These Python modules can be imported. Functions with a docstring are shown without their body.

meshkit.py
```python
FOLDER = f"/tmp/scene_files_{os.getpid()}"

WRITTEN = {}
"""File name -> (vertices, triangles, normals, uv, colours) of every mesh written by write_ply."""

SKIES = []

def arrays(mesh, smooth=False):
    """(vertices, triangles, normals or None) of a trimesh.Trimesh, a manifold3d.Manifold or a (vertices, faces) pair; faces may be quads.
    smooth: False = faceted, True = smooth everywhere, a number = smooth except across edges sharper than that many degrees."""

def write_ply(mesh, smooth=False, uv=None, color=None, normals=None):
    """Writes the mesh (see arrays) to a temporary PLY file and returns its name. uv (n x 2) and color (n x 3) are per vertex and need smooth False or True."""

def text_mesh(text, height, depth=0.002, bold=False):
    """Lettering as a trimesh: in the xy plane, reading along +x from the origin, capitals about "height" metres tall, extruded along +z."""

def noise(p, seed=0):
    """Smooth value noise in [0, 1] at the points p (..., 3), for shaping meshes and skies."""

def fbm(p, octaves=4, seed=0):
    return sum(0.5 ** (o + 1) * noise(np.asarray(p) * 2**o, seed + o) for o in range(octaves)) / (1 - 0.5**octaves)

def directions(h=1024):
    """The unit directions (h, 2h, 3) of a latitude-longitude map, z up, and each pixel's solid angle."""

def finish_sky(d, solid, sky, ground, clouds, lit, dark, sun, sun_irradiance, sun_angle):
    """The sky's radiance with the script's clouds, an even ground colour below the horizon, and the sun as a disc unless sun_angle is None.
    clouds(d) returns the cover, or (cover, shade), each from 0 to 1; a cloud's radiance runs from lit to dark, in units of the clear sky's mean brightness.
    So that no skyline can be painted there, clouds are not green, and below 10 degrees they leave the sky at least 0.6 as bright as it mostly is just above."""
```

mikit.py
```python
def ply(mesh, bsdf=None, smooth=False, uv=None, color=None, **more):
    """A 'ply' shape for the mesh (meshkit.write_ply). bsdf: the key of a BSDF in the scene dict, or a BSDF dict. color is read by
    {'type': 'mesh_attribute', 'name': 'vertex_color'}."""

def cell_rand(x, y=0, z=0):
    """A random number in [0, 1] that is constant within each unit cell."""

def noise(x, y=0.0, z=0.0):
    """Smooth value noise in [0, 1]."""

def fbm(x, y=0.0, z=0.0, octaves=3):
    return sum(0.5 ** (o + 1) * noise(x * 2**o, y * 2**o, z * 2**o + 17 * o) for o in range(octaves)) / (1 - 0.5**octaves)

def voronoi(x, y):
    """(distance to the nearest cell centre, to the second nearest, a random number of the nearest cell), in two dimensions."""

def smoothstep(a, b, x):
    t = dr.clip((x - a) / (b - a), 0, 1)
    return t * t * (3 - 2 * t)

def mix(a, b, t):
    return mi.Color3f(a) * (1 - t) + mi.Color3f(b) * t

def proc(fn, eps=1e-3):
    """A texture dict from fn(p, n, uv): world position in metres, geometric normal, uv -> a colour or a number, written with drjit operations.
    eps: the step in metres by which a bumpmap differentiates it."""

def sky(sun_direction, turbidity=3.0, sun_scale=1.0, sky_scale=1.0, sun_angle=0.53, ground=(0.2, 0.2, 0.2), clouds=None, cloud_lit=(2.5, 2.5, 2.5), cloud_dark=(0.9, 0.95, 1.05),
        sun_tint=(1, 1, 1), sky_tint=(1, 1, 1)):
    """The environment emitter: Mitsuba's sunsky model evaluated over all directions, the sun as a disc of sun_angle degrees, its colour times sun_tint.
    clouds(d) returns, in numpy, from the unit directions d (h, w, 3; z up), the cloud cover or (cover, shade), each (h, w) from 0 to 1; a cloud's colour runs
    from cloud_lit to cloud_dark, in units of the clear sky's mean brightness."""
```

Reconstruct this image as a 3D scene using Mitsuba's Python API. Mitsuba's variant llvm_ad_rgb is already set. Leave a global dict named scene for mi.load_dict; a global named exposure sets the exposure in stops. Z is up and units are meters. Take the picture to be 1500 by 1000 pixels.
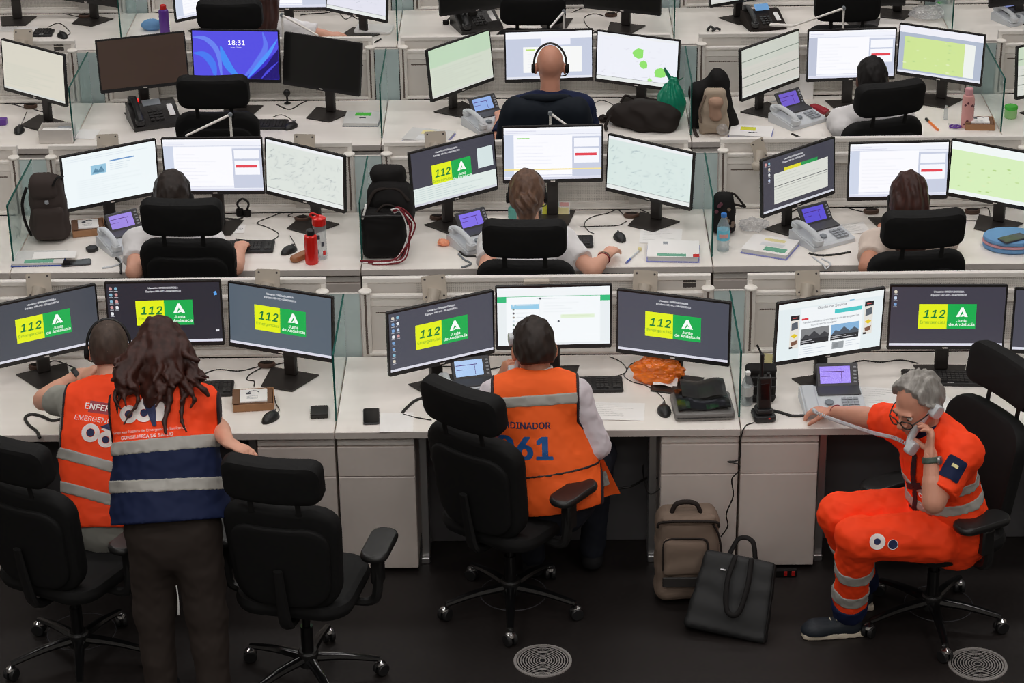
import math, numpy as np, trimesh, manifold3d as m3, mitsuba as mi, mikit
from meshkit import text_mesh, noise as vnoise, fbm as vfbm
import drjit as dr

T = mi.ScalarTransform4f
scene, labels = {}, {}
rng = np.random.default_rng(7)

# ------------------------------------------------------------------ camera, light, exposure
F_PX, PITCH, YAW, ROLL = 3459.6, 0.4472, 0.0142, 0.0151
CAM = np.array([0.0, -9.2523, 5.6174])
_fw = np.array([-math.sin(YAW) * math.cos(PITCH), math.cos(YAW) * math.cos(PITCH), -math.sin(PITCH)])
_r0 = np.array([math.cos(YAW), math.sin(YAW), 0.0]); _u0 = np.cross(_r0, _fw)
_rt = _r0 * math.cos(ROLL) - _u0 * math.sin(ROLL); _up = _u0 * math.cos(ROLL) + _r0 * math.sin(ROLL)
scene['camera'] = {'type': 'perspective', 'fov': 2 * math.degrees(math.atan(750 / F_PX)), 'fov_axis': 'x', 'near_clip': 0.1, 'far_clip': 100.0,
                   'to_world': T().look_at(origin=CAM.tolist(), target=(CAM + _fw).tolist(), up=_up.tolist())}
exposure = 0.0
LIGHT_POWER = 7.25            # radiance of the ceiling light panels
LIGHT_TINT = (1.0, 0.962, 0.932)
SCREEN_GAIN = 1.0

def ray(px, py):
    return _fw + _rt * (px - 750) / F_PX - _up * (py - 500) / F_PX
def at(px, py, z=0.74):
    """world point on the horizontal plane z that the photograph shows at this pixel"""
    d = ray(px, py); return CAM + d * (z - CAM[2]) / d[2]
def aty(px, py, Y):
    d = ray(px, py); return CAM + d * (Y - CAM[1]) / d[1]
def atx(px, py, X):
    d = ray(px, py); return CAM + d * (X - CAM[0]) / d[0]

# ------------------------------------------------------------------ materials
def lin(c):
    c = np.asarray(c, float) / 255.0
    return np.where(c <= 0.04045, c / 12.92, ((c + 0.055) / 1.055) ** 2.4).tolist()
def rgb(v): return {'type': 'rgb', 'value': [float(x) for x in v]}
def mat(name, c, rough=0.5, spec=0.5, metal=0.0, **kw):
    b = {'type': 'principled', 'base_color': c if isinstance(c, dict) else rgb(lin(c)), 'roughness': rough, 'specular': spec, 'metallic': metal}
    b.update(kw)
    scene['mat_' + name] = {'type': 'twosided', 'bsdf': b}
    return 'mat_' + name

def desk_tex(p, n, uv):
    g = mikit.fbm(p[0] * 2.2, p[1] * 26.0, p[2] * 9.0, 3)
    return mikit.mix(lin((226, 220, 213)), lin((234, 229, 223)), g)
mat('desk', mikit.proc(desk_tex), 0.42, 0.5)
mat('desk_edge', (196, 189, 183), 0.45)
def perf_tex(p, n, uv):
    u, w = p[0] / 0.0095, p[2] / 0.0095
    d = dr.sqrt(dr.square(u - dr.floor(u) - 0.5) + dr.square(w - dr.floor(w) - 0.5))
    return mikit.mix(lin((178, 174, 168)), lin((214, 210, 204)), mikit.smoothstep(0.24, 0.36, d))
mat('perforated', mikit.proc(perf_tex), 0.5)
mat('panel', (214, 209, 203), 0.45)
mat('panel_lit', (228, 224, 218), 0.4)
mat('panel_inset', (208, 203, 197), 0.5)
mat('cabinet', (206, 197, 190), 0.4)
mat('cabinet_dark', (70, 66, 64), 0.5)
mat('groove', (96, 84, 78), 0.6)
mat('kick', (78, 77, 79), 0.6)
mat('alu', (190, 190, 190), 0.35, 0.5, 0.9)
mat('chrome', (215, 215, 215), 0.16, 0.5, 1.0)
mat('cap', (230, 226, 219), 0.35)
mat('glass_edge', (28, 84, 76), 0.2)
mat('black_plastic', (26, 26, 27), 0.42)
mat('black_gloss', (16, 16, 17), 0.15)
mat('screen_off', (30, 30, 29), 0.28)
mat('screen_off_brown', (88, 71, 63), 0.3)  # dark screen with a brown reflection put into its base colour
mat('monitor_stand', (38, 34, 32), 0.4)
mat('bezel', (30, 29, 30), 0.4)
def fabric_tex(p, n, uv):
    return mikit.mix(lin((8, 8, 9)), lin((15, 15, 15)), mikit.noise(p[0] * 160, p[1] * 160, p[2] * 160))
mat('chair_fabric', mikit.proc(fabric_tex), 0.75, 0.35)
mat('chair_blue', (16, 24, 34), 0.8, 0.3)
mat('chair_plastic', (24, 24, 24), 0.38, 0.5)
mat('beige_metal', (188, 178, 164), 0.4)
mat('cable', (30, 28, 27), 0.5)
mat('cable_grey', (150, 147, 140), 0.5)
mat('lamp_white', (232, 228, 222), 0.3)
def floor_tex(p, n, uv):
    a = mikit.fbm(p[0] * 1.3, p[1] * 1.3, 0.0, 3); b = mikit.noise(p[0] * 90, p[1] * 90, 0.0)
    return mikit.mix(lin((25, 22, 21)), lin((37, 32, 31)), a * 0.7 + b * 0.3)
mat('floor', mikit.proc(floor_tex), 0.5, 0.35)
mat('wall', (196, 192, 186), 0.7)
mat('ceiling', (120, 120, 120), 0.8)
scene['mat_glass'] = {'type': 'blendbsdf', 'weight': 0.2, 'a': {'type': 'thindielectric', 'int_ior': 1.5, 'specular_transmittance': rgb((0.84, 0.94, 0.92))},
                      'b': {'type': 'twosided', 'bsdf': {'type': 'diffuse', 'reflectance': rgb((0.56, 0.76, 0.74))}}}
scene['mat_frost'] = {'type': 'blendbsdf', 'weight': 0.72, 'a': {'type': 'thindielectric', 'int_ior': 1.5, 'specular_transmittance': rgb((0.84, 0.95, 0.93))},
                      'b': {'type': 'twosided', 'bsdf': {'type': 'diffuse', 'reflectance': rgb((0.60, 0.73, 0.74))}}}

# ------------------------------------------------------------------ naming
_used = {}
def nm(name):
    i = _used.get(name, -1) + 1; _used[name] = i
    return name if i == 0 else f'{name}_{i:03d}'
def thing(name, label, cat, group=None):
    k = nm(name); labels[k] = {'label': label, 'category': cat}
    if group: labels[k]['group'] = group
    return k
_subn = {}
def sub(parent, part):
    b = f'{parent}__{part}'; i = _subn.get(b, -1) + 1; _subn[b] = i
    return b if i == 0 else f'{b}_{i:03d}'
def M(m): return m if m.startswith('mat_') else 'mat_' + m
def add(key, mesh, m, smooth=False, **kw):
    if isinstance(mesh, (list,)): mesh = cat(mesh)
    scene[key] = mikit.ply(mesh, M(m), smooth, **kw); return key
def part(parent, name, mesh, m, smooth=False, label=None):
    k = add(sub(parent, name), mesh, m, smooth)
    if label: labels[k] = {'label': label}
    return k
def struct(key, mesh, m, smooth=False, label=None):
    add(key, mesh, m, smooth); labels[key] = {'kind': 'structure'}
    if label: labels[key]['label'] = label

class Kit:
    """a thing built once: parts are put into the scene for every copy"""
    def __init__(self): self.parts = []
    def add(self, name, mesh, m, smooth=False):
        if isinstance(mesh, list): mesh = cat(mesh)
        self.parts.append((name, mikit.ply(mesh, M(m), smooth))); return self
    def place(self, key, mtx=None, skip=(), remat=None):
        last = {}
        for name, d in self.parts:
            if name in skip: continue
            d = dict(d)
            if mtx is not None: d['to_world'] = T(np.asarray(mtx, float).tolist())
            if remat and name in remat: d['bsdf'] = {'type': 'ref', 'id': M(remat[name])}
            if '>' in name: up, name = name.split('>'); scene[sub(last[up], name)] = d; continue
            last[name] = sub(key, name); scene[last[name]] = d
        return key

# ------------------------------------------------------------------ transforms
def mtx(pos=(0, 0, 0), rz=0.0, rx=0.0, ry=0.0, s=1.0):
    cz, sz, cx, sx, cy, sy = math.cos(rz), math.sin(rz), math.cos(rx), math.sin(rx), math.cos(ry), math.sin(ry)
    R = np.array([[cz, -sz, 0], [sz, cz, 0], [0, 0, 1]]) @ np.array([[cy, 0, sy], [0, 1, 0], [-sy, 0, cy]]) @ np.array([[1, 0, 0], [0, cx, -sx], [0, sx, cx]])
    m = np.eye(4); m[:3, :3] = R * s; m[:3, 3] = pos
    return m
def frame(o, x, y, z):
    m = np.eye(4); m[:3, 0], m[:3, 1], m[:3, 2], m[:3, 3] = x, y, z, o; return m
def xf(mesh, m):
    mesh = mesh.copy(); mesh.apply_transform(m); return mesh
def mv(mesh, *p):
    mesh = mesh.copy(); mesh.vertices = mesh.vertices + np.array(p, float); return mesh
def unit(v): v = np.asarray(v, float); return v / np.linalg.norm(v)

# ------------------------------------------------------------------ meshes
def tm(v, f): return trimesh.Trimesh(np.asarray(v, float), np.asarray(f, int), process=False)
def cat(ms): return trimesh.util.concatenate([m for m in ms]) if len(ms) > 1 else ms[0]
def man(mesh): return m3.Manifold(m3.Mesh(np.asarray(mesh.vertices, np.float32), np.asarray(mesh.faces, np.uint32)))
def unman(mf):
    a = mf.to_mesh(); return tm(a.vert_properties[:, :3], a.tri_verts)
def hull(pts): return unman(m3.Manifold.hull_points(np.asarray(pts, float)))
def cbox(sx, sy, sz, c=(0, 0, 0), ch=0.003):
    """box with chamfered edges, centred at c"""
    h = np.array([sx, sy, sz]) / 2; ch = min(ch, h.min() * 0.9); p = []
    for a in (-1, 1):
        for b in (-1, 1):
            for d in (-1, 1):
                s = np.array([a, b, d])
                for k in range(3):
                    q = h - ch; q[k] = h[k]; p.append(s * q + c)
    return hull(p)
def box(x0, x1, y0, y1, z0, z1, ch=0.003):
    return cbox(x1 - x0, y1 - y0, z1 - z0, ((x0 + x1) / 2, (y0 + y1) / 2, (z0 + z1) / 2), ch)
def pbox(x0, x1, y0, y1, z0, z1):
    m = trimesh.creation.box((x1 - x0, y1 - y0, z1 - z0)); return mv(m, (x0 + x1) / 2, (y0 + y1) / 2, (z0 + z1) / 2)
def rrect(w, d, r, n=5):
    p = []
    for cx, cy, a0 in ((w / 2 - r, d / 2 - r, 0), (-w / 2 + r, d / 2 - r, 90), (-w / 2 + r, -d / 2 + r, 180), (w / 2 - r, -d / 2 + r, 270)):
        for a in np.linspace(a0, a0 + 90, n): p.append((cx + r * math.cos(math.radians(a)), cy + r * math.sin(math.radians(a))))
    return np.array(p)
def slab(poly, z0, z1, ch=0.003, top=1.0):
    """convex plate from a polygon, rounded rim; top scales the upper outline"""
    poly = np.asarray(poly, float); c = poly.mean(0)
    def ins(k, s=1.0):
        v = poly * 1.0
        d = v - c; L = np.linalg.norm(d, axis=1, keepdims=True); return c + d * s * (1 - k / np.maximum(L, 1e-6))
    pts = []
    for z, k, s in ((z0, ch, 1), (z0 + ch * .3, ch * .3, 1), (z0 + ch, 0, 1), (z1 - ch, 0, top), (z1 - ch * .3, ch * .3, top), (z1, ch, top)):
        q = ins(k, s); pts.append(np.c_[q, np.full(len(q), z)])
    return hull(np.vstack(pts))
def extr(poly, z0, z1):
    cs = m3.CrossSection([np.asarray(poly, float)], m3.FillRule.Positive) if not isinstance(poly, m3.CrossSection) else poly
    return mv(unman(m3.Manifold.extrude(cs, z1 - z0)), 0, 0, z0)
def cyl(r, z0, z1, n=20, c=(0, 0), ch=0.0, r2=None):
    a = np.arange(n) * 2 * np.pi / n; r2 = r if r2 is None else r2
    def ring(rr, z): return np.c_[c[0] + rr * np.cos(a), c[1] + rr * np.sin(a), np.full(n, z)]
    return hull(np.vstack([ring(r - ch, z0), ring(r, z0 + ch), ring(r2, z1 - ch), ring(r2 - ch, z1)]))
def rod(p0, p1, r, n=10, r2=None):
    p0, p1 = np.asarray(p0, float), np.asarray(p1, float); z = unit(p1 - p0)
    x = unit(np.cross(z, [0, 0, 1] if abs(z[2]) < .9 else [1, 0, 0])); y = np.cross(z, x)
    m = cyl(r, 0, np.linalg.norm(p1 - p0), n, r2=r2); return xf(m, frame(p0, x, y, z))
def lathe(prof, n=24, c=(0, 0, 0)):
    """closed solid of revolution from (radius, z) rows"""
    prof = np.asarray(prof, float); a = np.arange(n) * 2 * np.pi / n; k = len(prof)
    v = np.concatenate([np.c_[r * np.cos(a), r * np.sin(a), np.full(n, z)] for r, z in prof]); f = []
    for i in range(k - 1):
        for j in range(n):
            q = (i * n + j, i * n + (j + 1) % n, (i + 1) * n + (j + 1) % n, (i + 1) * n + j); f += [(q[0], q[1], q[2]), (q[0], q[2], q[3])]
    v = np.vstack([v, [[0, 0, prof[0, 1]], [0, 0, prof[-1, 1]]]])
    for j in range(n):
        f.append((k * n, (j + 1) % n, j)); f.append((k * n + 1, (k - 1) * n + j, (k - 1) * n + (j + 1) % n))
    return tm(v + np.array(c, float), f)
def spline(P, n=8, closed=False):
    P = np.asarray(P, float)
    if len(P) < 3: return P
    Q = np.vstack([2 * P[0] - P[1], P, 2 * P[-1] - P[-2]]); out = []
    for i in range(1, len(Q) - 2):
        for t in np.linspace(0, 1, n, endpoint=False):
            a, b, c, d = Q[i - 1:i + 3]
            out.append(0.5 * (2 * b + (c - a) * t + (2 * a - 5 * b + 4 * c - d) * t * t + (3 * b - a - 3 * c + d) * t ** 3))
    return np.vstack([out, P[-1]])
def tube(P, r=0.003, n=6, sm=6, flat=1.0):
    """tube along a smoothed path; r may be a list (one per control point)"""
    P = np.asarray(P, float); rr = np.full(len(P), r) if np.isscalar(r) else np.asarray(r, float)
    C = spline(P, sm) if sm > 1 else P
    R = np.interp(np.linspace(0, 1, len(C)), np.linspace(0, 1, len(P)), rr)
    t = np.gradient(C, axis=0); t /= np.linalg.norm(t, axis=1, keepdims=True) + 1e-12
    x = np.cross(t[0], [0, 0, 1]);
    if np.linalg.norm(x) < 1e-3: x = np.array([1.0, 0, 0])
    x = unit(x); V = []; a = np.arange(n) * 2 * np.pi / n
    for i in range(len(C)):
        x = x - t[i] * (x @ t[i]); x = x / (np.linalg.norm(x) + 1e-12); y = np.cross(t[i], x)
        V.append(C[i] + R[i] * (np.cos(a)[:, None] * x + flat * np.sin(a)[:, None] * y))
    k = len(C); V = np.vstack(V + [C[:1], C[-1:]]); f = []
    for i in range(k - 1):
        for j in range(n):
            q = (i * n + j, i * n + (j + 1) % n, (i + 1) * n + (j + 1) % n, (i + 1) * n + j); f += [(q[0], q[1], q[2]), (q[0], q[2], q[3])]
    for j in range(n):
        f.append((k * n, (j + 1) % n, j)); f.append((k * n + 1, (k - 1) * n + j, (k - 1) * n + (j + 1) % n))
    return tm(V, f)
def coil(P, R, r, turns, n=5, sm=6):
    """helical cord around a path"""
    C = spline(P, 24); s = np.r_[0, np.cumsum(np.linalg.norm(np.diff(C, axis=0), axis=1))]; u = np.linspace(0, s[-1], int(turns * 9))
    C = np.stack([np.interp(u, s, C[:, i]) for i in range(3)], 1); t = np.gradient(C, axis=0); t /= np.linalg.norm(t, axis=1, keepdims=True)
    x = np.cross(t, [0, 0, 1.0]); x /= np.linalg.norm(x, axis=1, keepdims=True) + 1e-9; y = np.cross(t, x); ph = np.linspace(0, turns * 2 * np.pi, len(u))[:, None]
    return tube(C + R * (np.cos(ph) * x + np.sin(ph) * y), r, n, 1)
def blanket(fn, nu, nv, thick=0.002):
    """a thin sheet: fn(u,v) -> point, given thickness along z"""
    u, v = np.meshgrid(np.linspace(0, 1, nu), np.linspace(0, 1, nv), indexing='ij'); P = fn(u.ravel(), v.ravel())
    idx = np.arange(nu * nv).reshape(nu, nv); a, b, c, d = idx[:-1, :-1].ravel(), idx[1:, :-1].ravel(), idx[1:, 1:].ravel(), idx[:-1, 1:].ravel()
    top = np.vstack([np.c_[a, b, c], np.c_[a, c, d]]); N = nu * nv
    V = np.vstack([P + [0, 0, thick], P]); rim = np.r_[idx[:, 0], idx[-1, 1:], idx[-2::-1, -1], idx[0, -2:0:-1]]
    q = np.roll(rim, -1); side = np.vstack([np.c_[rim, rim + N, q + N], np.c_[rim, q + N, q]])
    return tm(V, np.vstack([top, top[:, ::-1] + N, side]))

# ------------------------------------------------------------------ signed distance modelling
def smin(a, b, k):
    h = np.clip(0.5 + 0.5 * (b - a) / k, 0, 1); return b + (a - b) * h - k * h * (1 - h)
def smax(a, b, k): return -smin(-a, -b, k)
def d_cone(P, a, b, ra, rb):
    a = np.asarray(a, float); ba = np.asarray(b, float) - a; pa = P - a
    t = np.clip(pa @ ba / max(ba @ ba, 1e-12), 0, 1); return np.linalg.norm(pa - t[:, None] * ba, axis=1) - (ra + (rb - ra) * t)
def d_flat(P, a, b, ra, rb, axis, q):
    """tapered capsule squashed to q times its width along axis"""
    a, b, axis = np.asarray(a, float), np.asarray(b, float), unit(axis)
    def s(x): return x + axis * ((x - a) @ axis)[..., None] * (1 / q - 1)
    return d_cone(s(P), a, s(b[None])[0], ra, rb) * (0.5 + 0.5 * q)
def d_ell(P, c, r, R=None):
    p = P - np.asarray(c, float)
    if R is not None: p = p @ R
    r = np.asarray(r, float); k0 = np.linalg.norm(p / r, axis=1); k1 = np.linalg.norm(p / (r * r), axis=1)
    return k0 * (k0 - 1) / np.maximum(k1, 1e-9)
def d_box(P, c, h, R=None, rd=0.0):
    p = P - np.asarray(c, float)
    if R is not None: p = p @ R
    q = np.abs(p) - (np.asarray(h, float) - rd); return np.linalg.norm(np.maximum(q, 0), axis=1) + np.minimum(q.max(1), 0) - rd
def d_plane(P, o, n): return (P - np.asarray(o, float)) @ unit(n)
def nets(D, lo, h):
    s = D < 0; n = np.array(D.shape) - 1
    acc = np.zeros((*n, 3), np.float32); cnt = np.zeros(n, np.int8)
    import itertools
    for ax in range(3):
        o = [i for i in range(3) if i != ax]
        for c in itertools.product((0, 1), repeat=2):
            sl0, sl1 = [None] * 3, [None] * 3
            sl0[ax], sl1[ax] = slice(0, n[ax]), slice(1, n[ax] + 1)
            for i, k in zip(o, c): sl0[i] = sl1[i] = slice(k, n[i] + k)
            a, b = D[tuple(sl0)], D[tuple(sl1)]; x = (a < 0) != (b < 0)
            ii = np.nonzero(x); t = a[ii] / (a[ii] - b[ii]); off = np.zeros((len(t), 3), np.float32); off[:, ax] = t
            for i, k in zip(o, c): off[:, i] = k
            acc[ii] += off; cnt[ii] += 1
    on = cnt > 0; ids = np.full(n, -1, np.int64); ids[on] = np.arange(on.sum())
    cell = np.argwhere(on); V = (cell + acc[on] / cnt[on][:, None]) * h + lo; F = []
    for ax in range(3):
        o = [(ax + 1) % 3, (ax + 2) % 3]
        sl0, sl1 = [slice(1, -1)] * 3, [slice(1, -1)] * 3
        sl0[ax], sl1[ax] = slice(0, -1), slice(1, None)
        a, b = s[tuple(sl0)], s[tuple(sl1)]; e = np.argwhere(a != b)
        if not len(e): continue
        inside = a[tuple(e.T)]; base = e.copy(); base[:, o[0]] += 1; base[:, o[1]] += 1
        def g(d0, d1):
            q = base.copy(); q[:, o[0]] -= d0; q[:, o[1]] -= d1; return ids[tuple(q.T)]
        q = np.c_[g(1, 1), g(0, 1), g(0, 0), g(1, 0)]; q[~inside] = q[~inside][:, ::-1]
        F.append(np.vstack([q[:, [0, 1, 2]], q[:, [0, 2, 3]]]))
    return tm(V, np.vstack(F)) if F else None
def sdf(f, lo, hi, h=0.008, c=4, lip=1.7):
    lo, hi = np.asarray(lo, float) - 2 * h, np.asarray(hi, float) + 2 * h
    H = h * c; nb = np.ceil((hi - lo) / H).astype(int) + 1
    g = np.stack(np.meshgrid(*[lo[i] + (np.arange(nb[i]) + 0.5 - 0.5 / c) * H for i in range(3)], indexing='ij'), -1)
    dc = f(g.reshape(-1, 3)).reshape(nb); D = np.repeat(np.repeat(np.repeat(dc, c, 0), c, 1), c, 2).astype(np.float32)
    act = np.argwhere(np.abs(dc) < H * lip)
    if len(act):
        o = np.stack(np.meshgrid(*[np.arange(c)] * 3, indexing='ij'), -1).reshape(-1, 3)
        I = (act[:, None] * c + o).reshape(-1, 3); D[tuple(I.T)] = f(lo + I * h)
    D[0], D[-1] = 1, 1; D[:, 0], D[:, -1] = 1, 1; D[:, :, 0], D[:, :, -1] = 1, 1
    return nets(D, lo, h)
def flat_text(s, h, bold=True):
    """flat lettering (only the front faces), its left end at x=0, baseline y=0"""
    m = text_mesh(s, h, 0.001, bold); k = m.face_normals[:, 2] > 0.5; m.update_faces(k); m.remove_unreferenced_vertices(); m.vertices[:, 2] = 0
    return m

# ================================================================== the room
struct('floor', pbox(-10, 10, -12, 14, -0.2, 0), 'floor')
struct('ceiling', pbox(-10, 10, -12, 14, 8.0, 8.2), 'ceiling')
struct('wall_left', pbox(-10.2, -10, -12, 14, 0, 8), 'wall')
struct('wall_right', pbox(10, 10.2, -12, 14, 0, 8), 'wall')
struct('wall_back', pbox(-10, 10, 14, 14.2, 0, 8), 'wall')
struct('wall_front', pbox(-10, 10, -12.2, -12, 0, 8), 'wall')
_lm = mat('light_frame', (210, 210, 208), 0.5)
for iy, Y in enumerate((-10.3, -7.2, -4.0, 0.0, 4.4, 8.8)):
    for ix, X in enumerate((-4.5, 0.0, 4.5)):
        k = thing('ceiling_light', 'long white luminous panel set in the ceiling', 'ceiling light', 'ceiling light panels')
        part(k, 'frame', box(X - 1.55, X + 1.55, Y - .55, Y + .55, 7.96, 7.995), 'light_frame')
        key = sub(k, 'diffuser')
        scene[key] = {'type': 'rectangle', 'to_world': T().translate([X, Y, 7.955]).rotate([1, 0, 0], 180).scale([1.5, 0.5, 1]),
                      'bsdf': {'type': 'diffuse', 'reflectance': rgb((.6, .6, .6))},
                      'emitter': {'type': 'area', 'radiance': rgb(np.array(LIGHT_TINT) * LIGHT_POWER), 'sampling_weight': 10.0}}

# ================================================================== desks, cabinets, panels, dividers
S, X0, DEP = 1.7805, -0.9246, 0.789
def bx(k): return X0 + 1.8 * k
ROWN = ['front row', 'second row', 'third row', 'fourth row']
MODN = {-2: 'far left', -1: 'left', 0: 'middle', 1: 'right', 2: 'far right'}
def rowmods(r): return (-1, 0, 1) if r == 0 else (-2, -1, 0, 1, 2)
def slot(r, m): return f'{MODN[m]} workstation of the {ROWN[r]}'

desk = Kit()
desk.add('tabletop', [box(-.897, .897, 0.003, .765, .706, .74, .002)], 'desk')
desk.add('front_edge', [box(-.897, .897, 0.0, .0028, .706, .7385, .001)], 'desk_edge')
desk.add('modesty_panel', box(-.51, .51, .30, .315, .002, .703), 'kick')
desk.add('leg', [box(-.535, -.515, .06, .29, .68, .705), box(-.535, -.50, .12, .20, .03, .68), box(-.54, -.50, .10, .29, 0.0, .03)], 'alu')
desk.add('leg', [box(.515, .535, .06, .29, .68, .705), box(.50, .535, .12, .20, .03, .68), box(.50, .54, .10, .29, 0.0, .03)], 'alu')
desk.add('cable_tray', [box(-.45, .45, .50, .58, .60, .605), box(-.45, .45, .50, .503, .60, .65)], 'kick')
cab = Kit()                                     # origin: middle of the front face
cab.add('body', [box(-.172, .172, .02, .52, .02, .685, .002)], 'cabinet')
cab.add('plinth', box(-.15, .15, .04, .5, 0, .02), 'cabinet_dark')
cab.add('drawer', box(-.172, .172, 0, .02, .50, .65, .003), 'cabinet')
cab.add('drawer>grip_rail', box(-.172, .172, 0.004, .02, .655, .685), 'panel_lit')
cab.add('door', box(-.172, .172, 0, .02, .022, .496, .003), 'cabinet')

P0 = DEP
def frame_bars(x0, x1, z0, z1, y0, y1, b=.025):
    return [box(x0, x1, y0, y1, z1 - b, z1), box(x0, x1, y0, y1, z0, z0 + b), box(x0, x0 + b, y0, y1, z0 + b, z1 - b), box(x1 - b, x1, y0, y1, z0 + b, z1 - b)]
pan = Kit()
pan.add('frame', frame_bars(-.815, .815, .745, 1.122, P0 + .025, P0 + .055), 'panel_lit')
pan.add('perforated_sheet', pbox(-.56, .56, P0 + .036, P0 + .042, .725, 1.098), 'perforated')
pan.add('solid_sheet', pbox(-.792, -.56, P0 + .034, P0 + .044, .725, 1.098), 'panel')
pan.add('solid_sheet', pbox(.56, .792, P0 + .034, P0 + .044, .725, 1.098), 'panel')
pan.add('tool_rail', [box(-.79, .79, P0 - .004, P0 + .024, 1.028, 1.048, .004), box(-.79, .79, P0 + .006, P0 + .022, .985, 1.028)], 'panel_lit')
for sx in (-1, 1):
    pan.add('lower_sheet', pbox(*sorted((sx * .50, sx * .777)), P0 + .008, P0 + .03, .757, .984), 'panel_inset')
    pan.add('lower_sheet>slot', pbox(*sorted((sx * .53, sx * .755)), P0 + .0065, P0 + .0085, .950, .956), 'groove')
pan.add('desk_ledge', [box(-.79, .79, P0 - .022, P0 + .03, .742, .757, .003)], 'panel_lit')
for sx in (-1, 1):
    pan.add('post', box(sx * .80 - .022, sx * .80 + .022, P0 - .02, P0 + .022, 0.0, 1.062), 'panel')
    pan.add('post>groove', pbox(sx * .80 - .005, sx * .80 + .005, P0 - .0215, P0 - .0195, 0.75, 1.06), 'groove')
    pan.add('post>cap', [cyl(.031, 1.062, 1.073, 24, (sx * .80, P0), .003)], 'cap')

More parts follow.
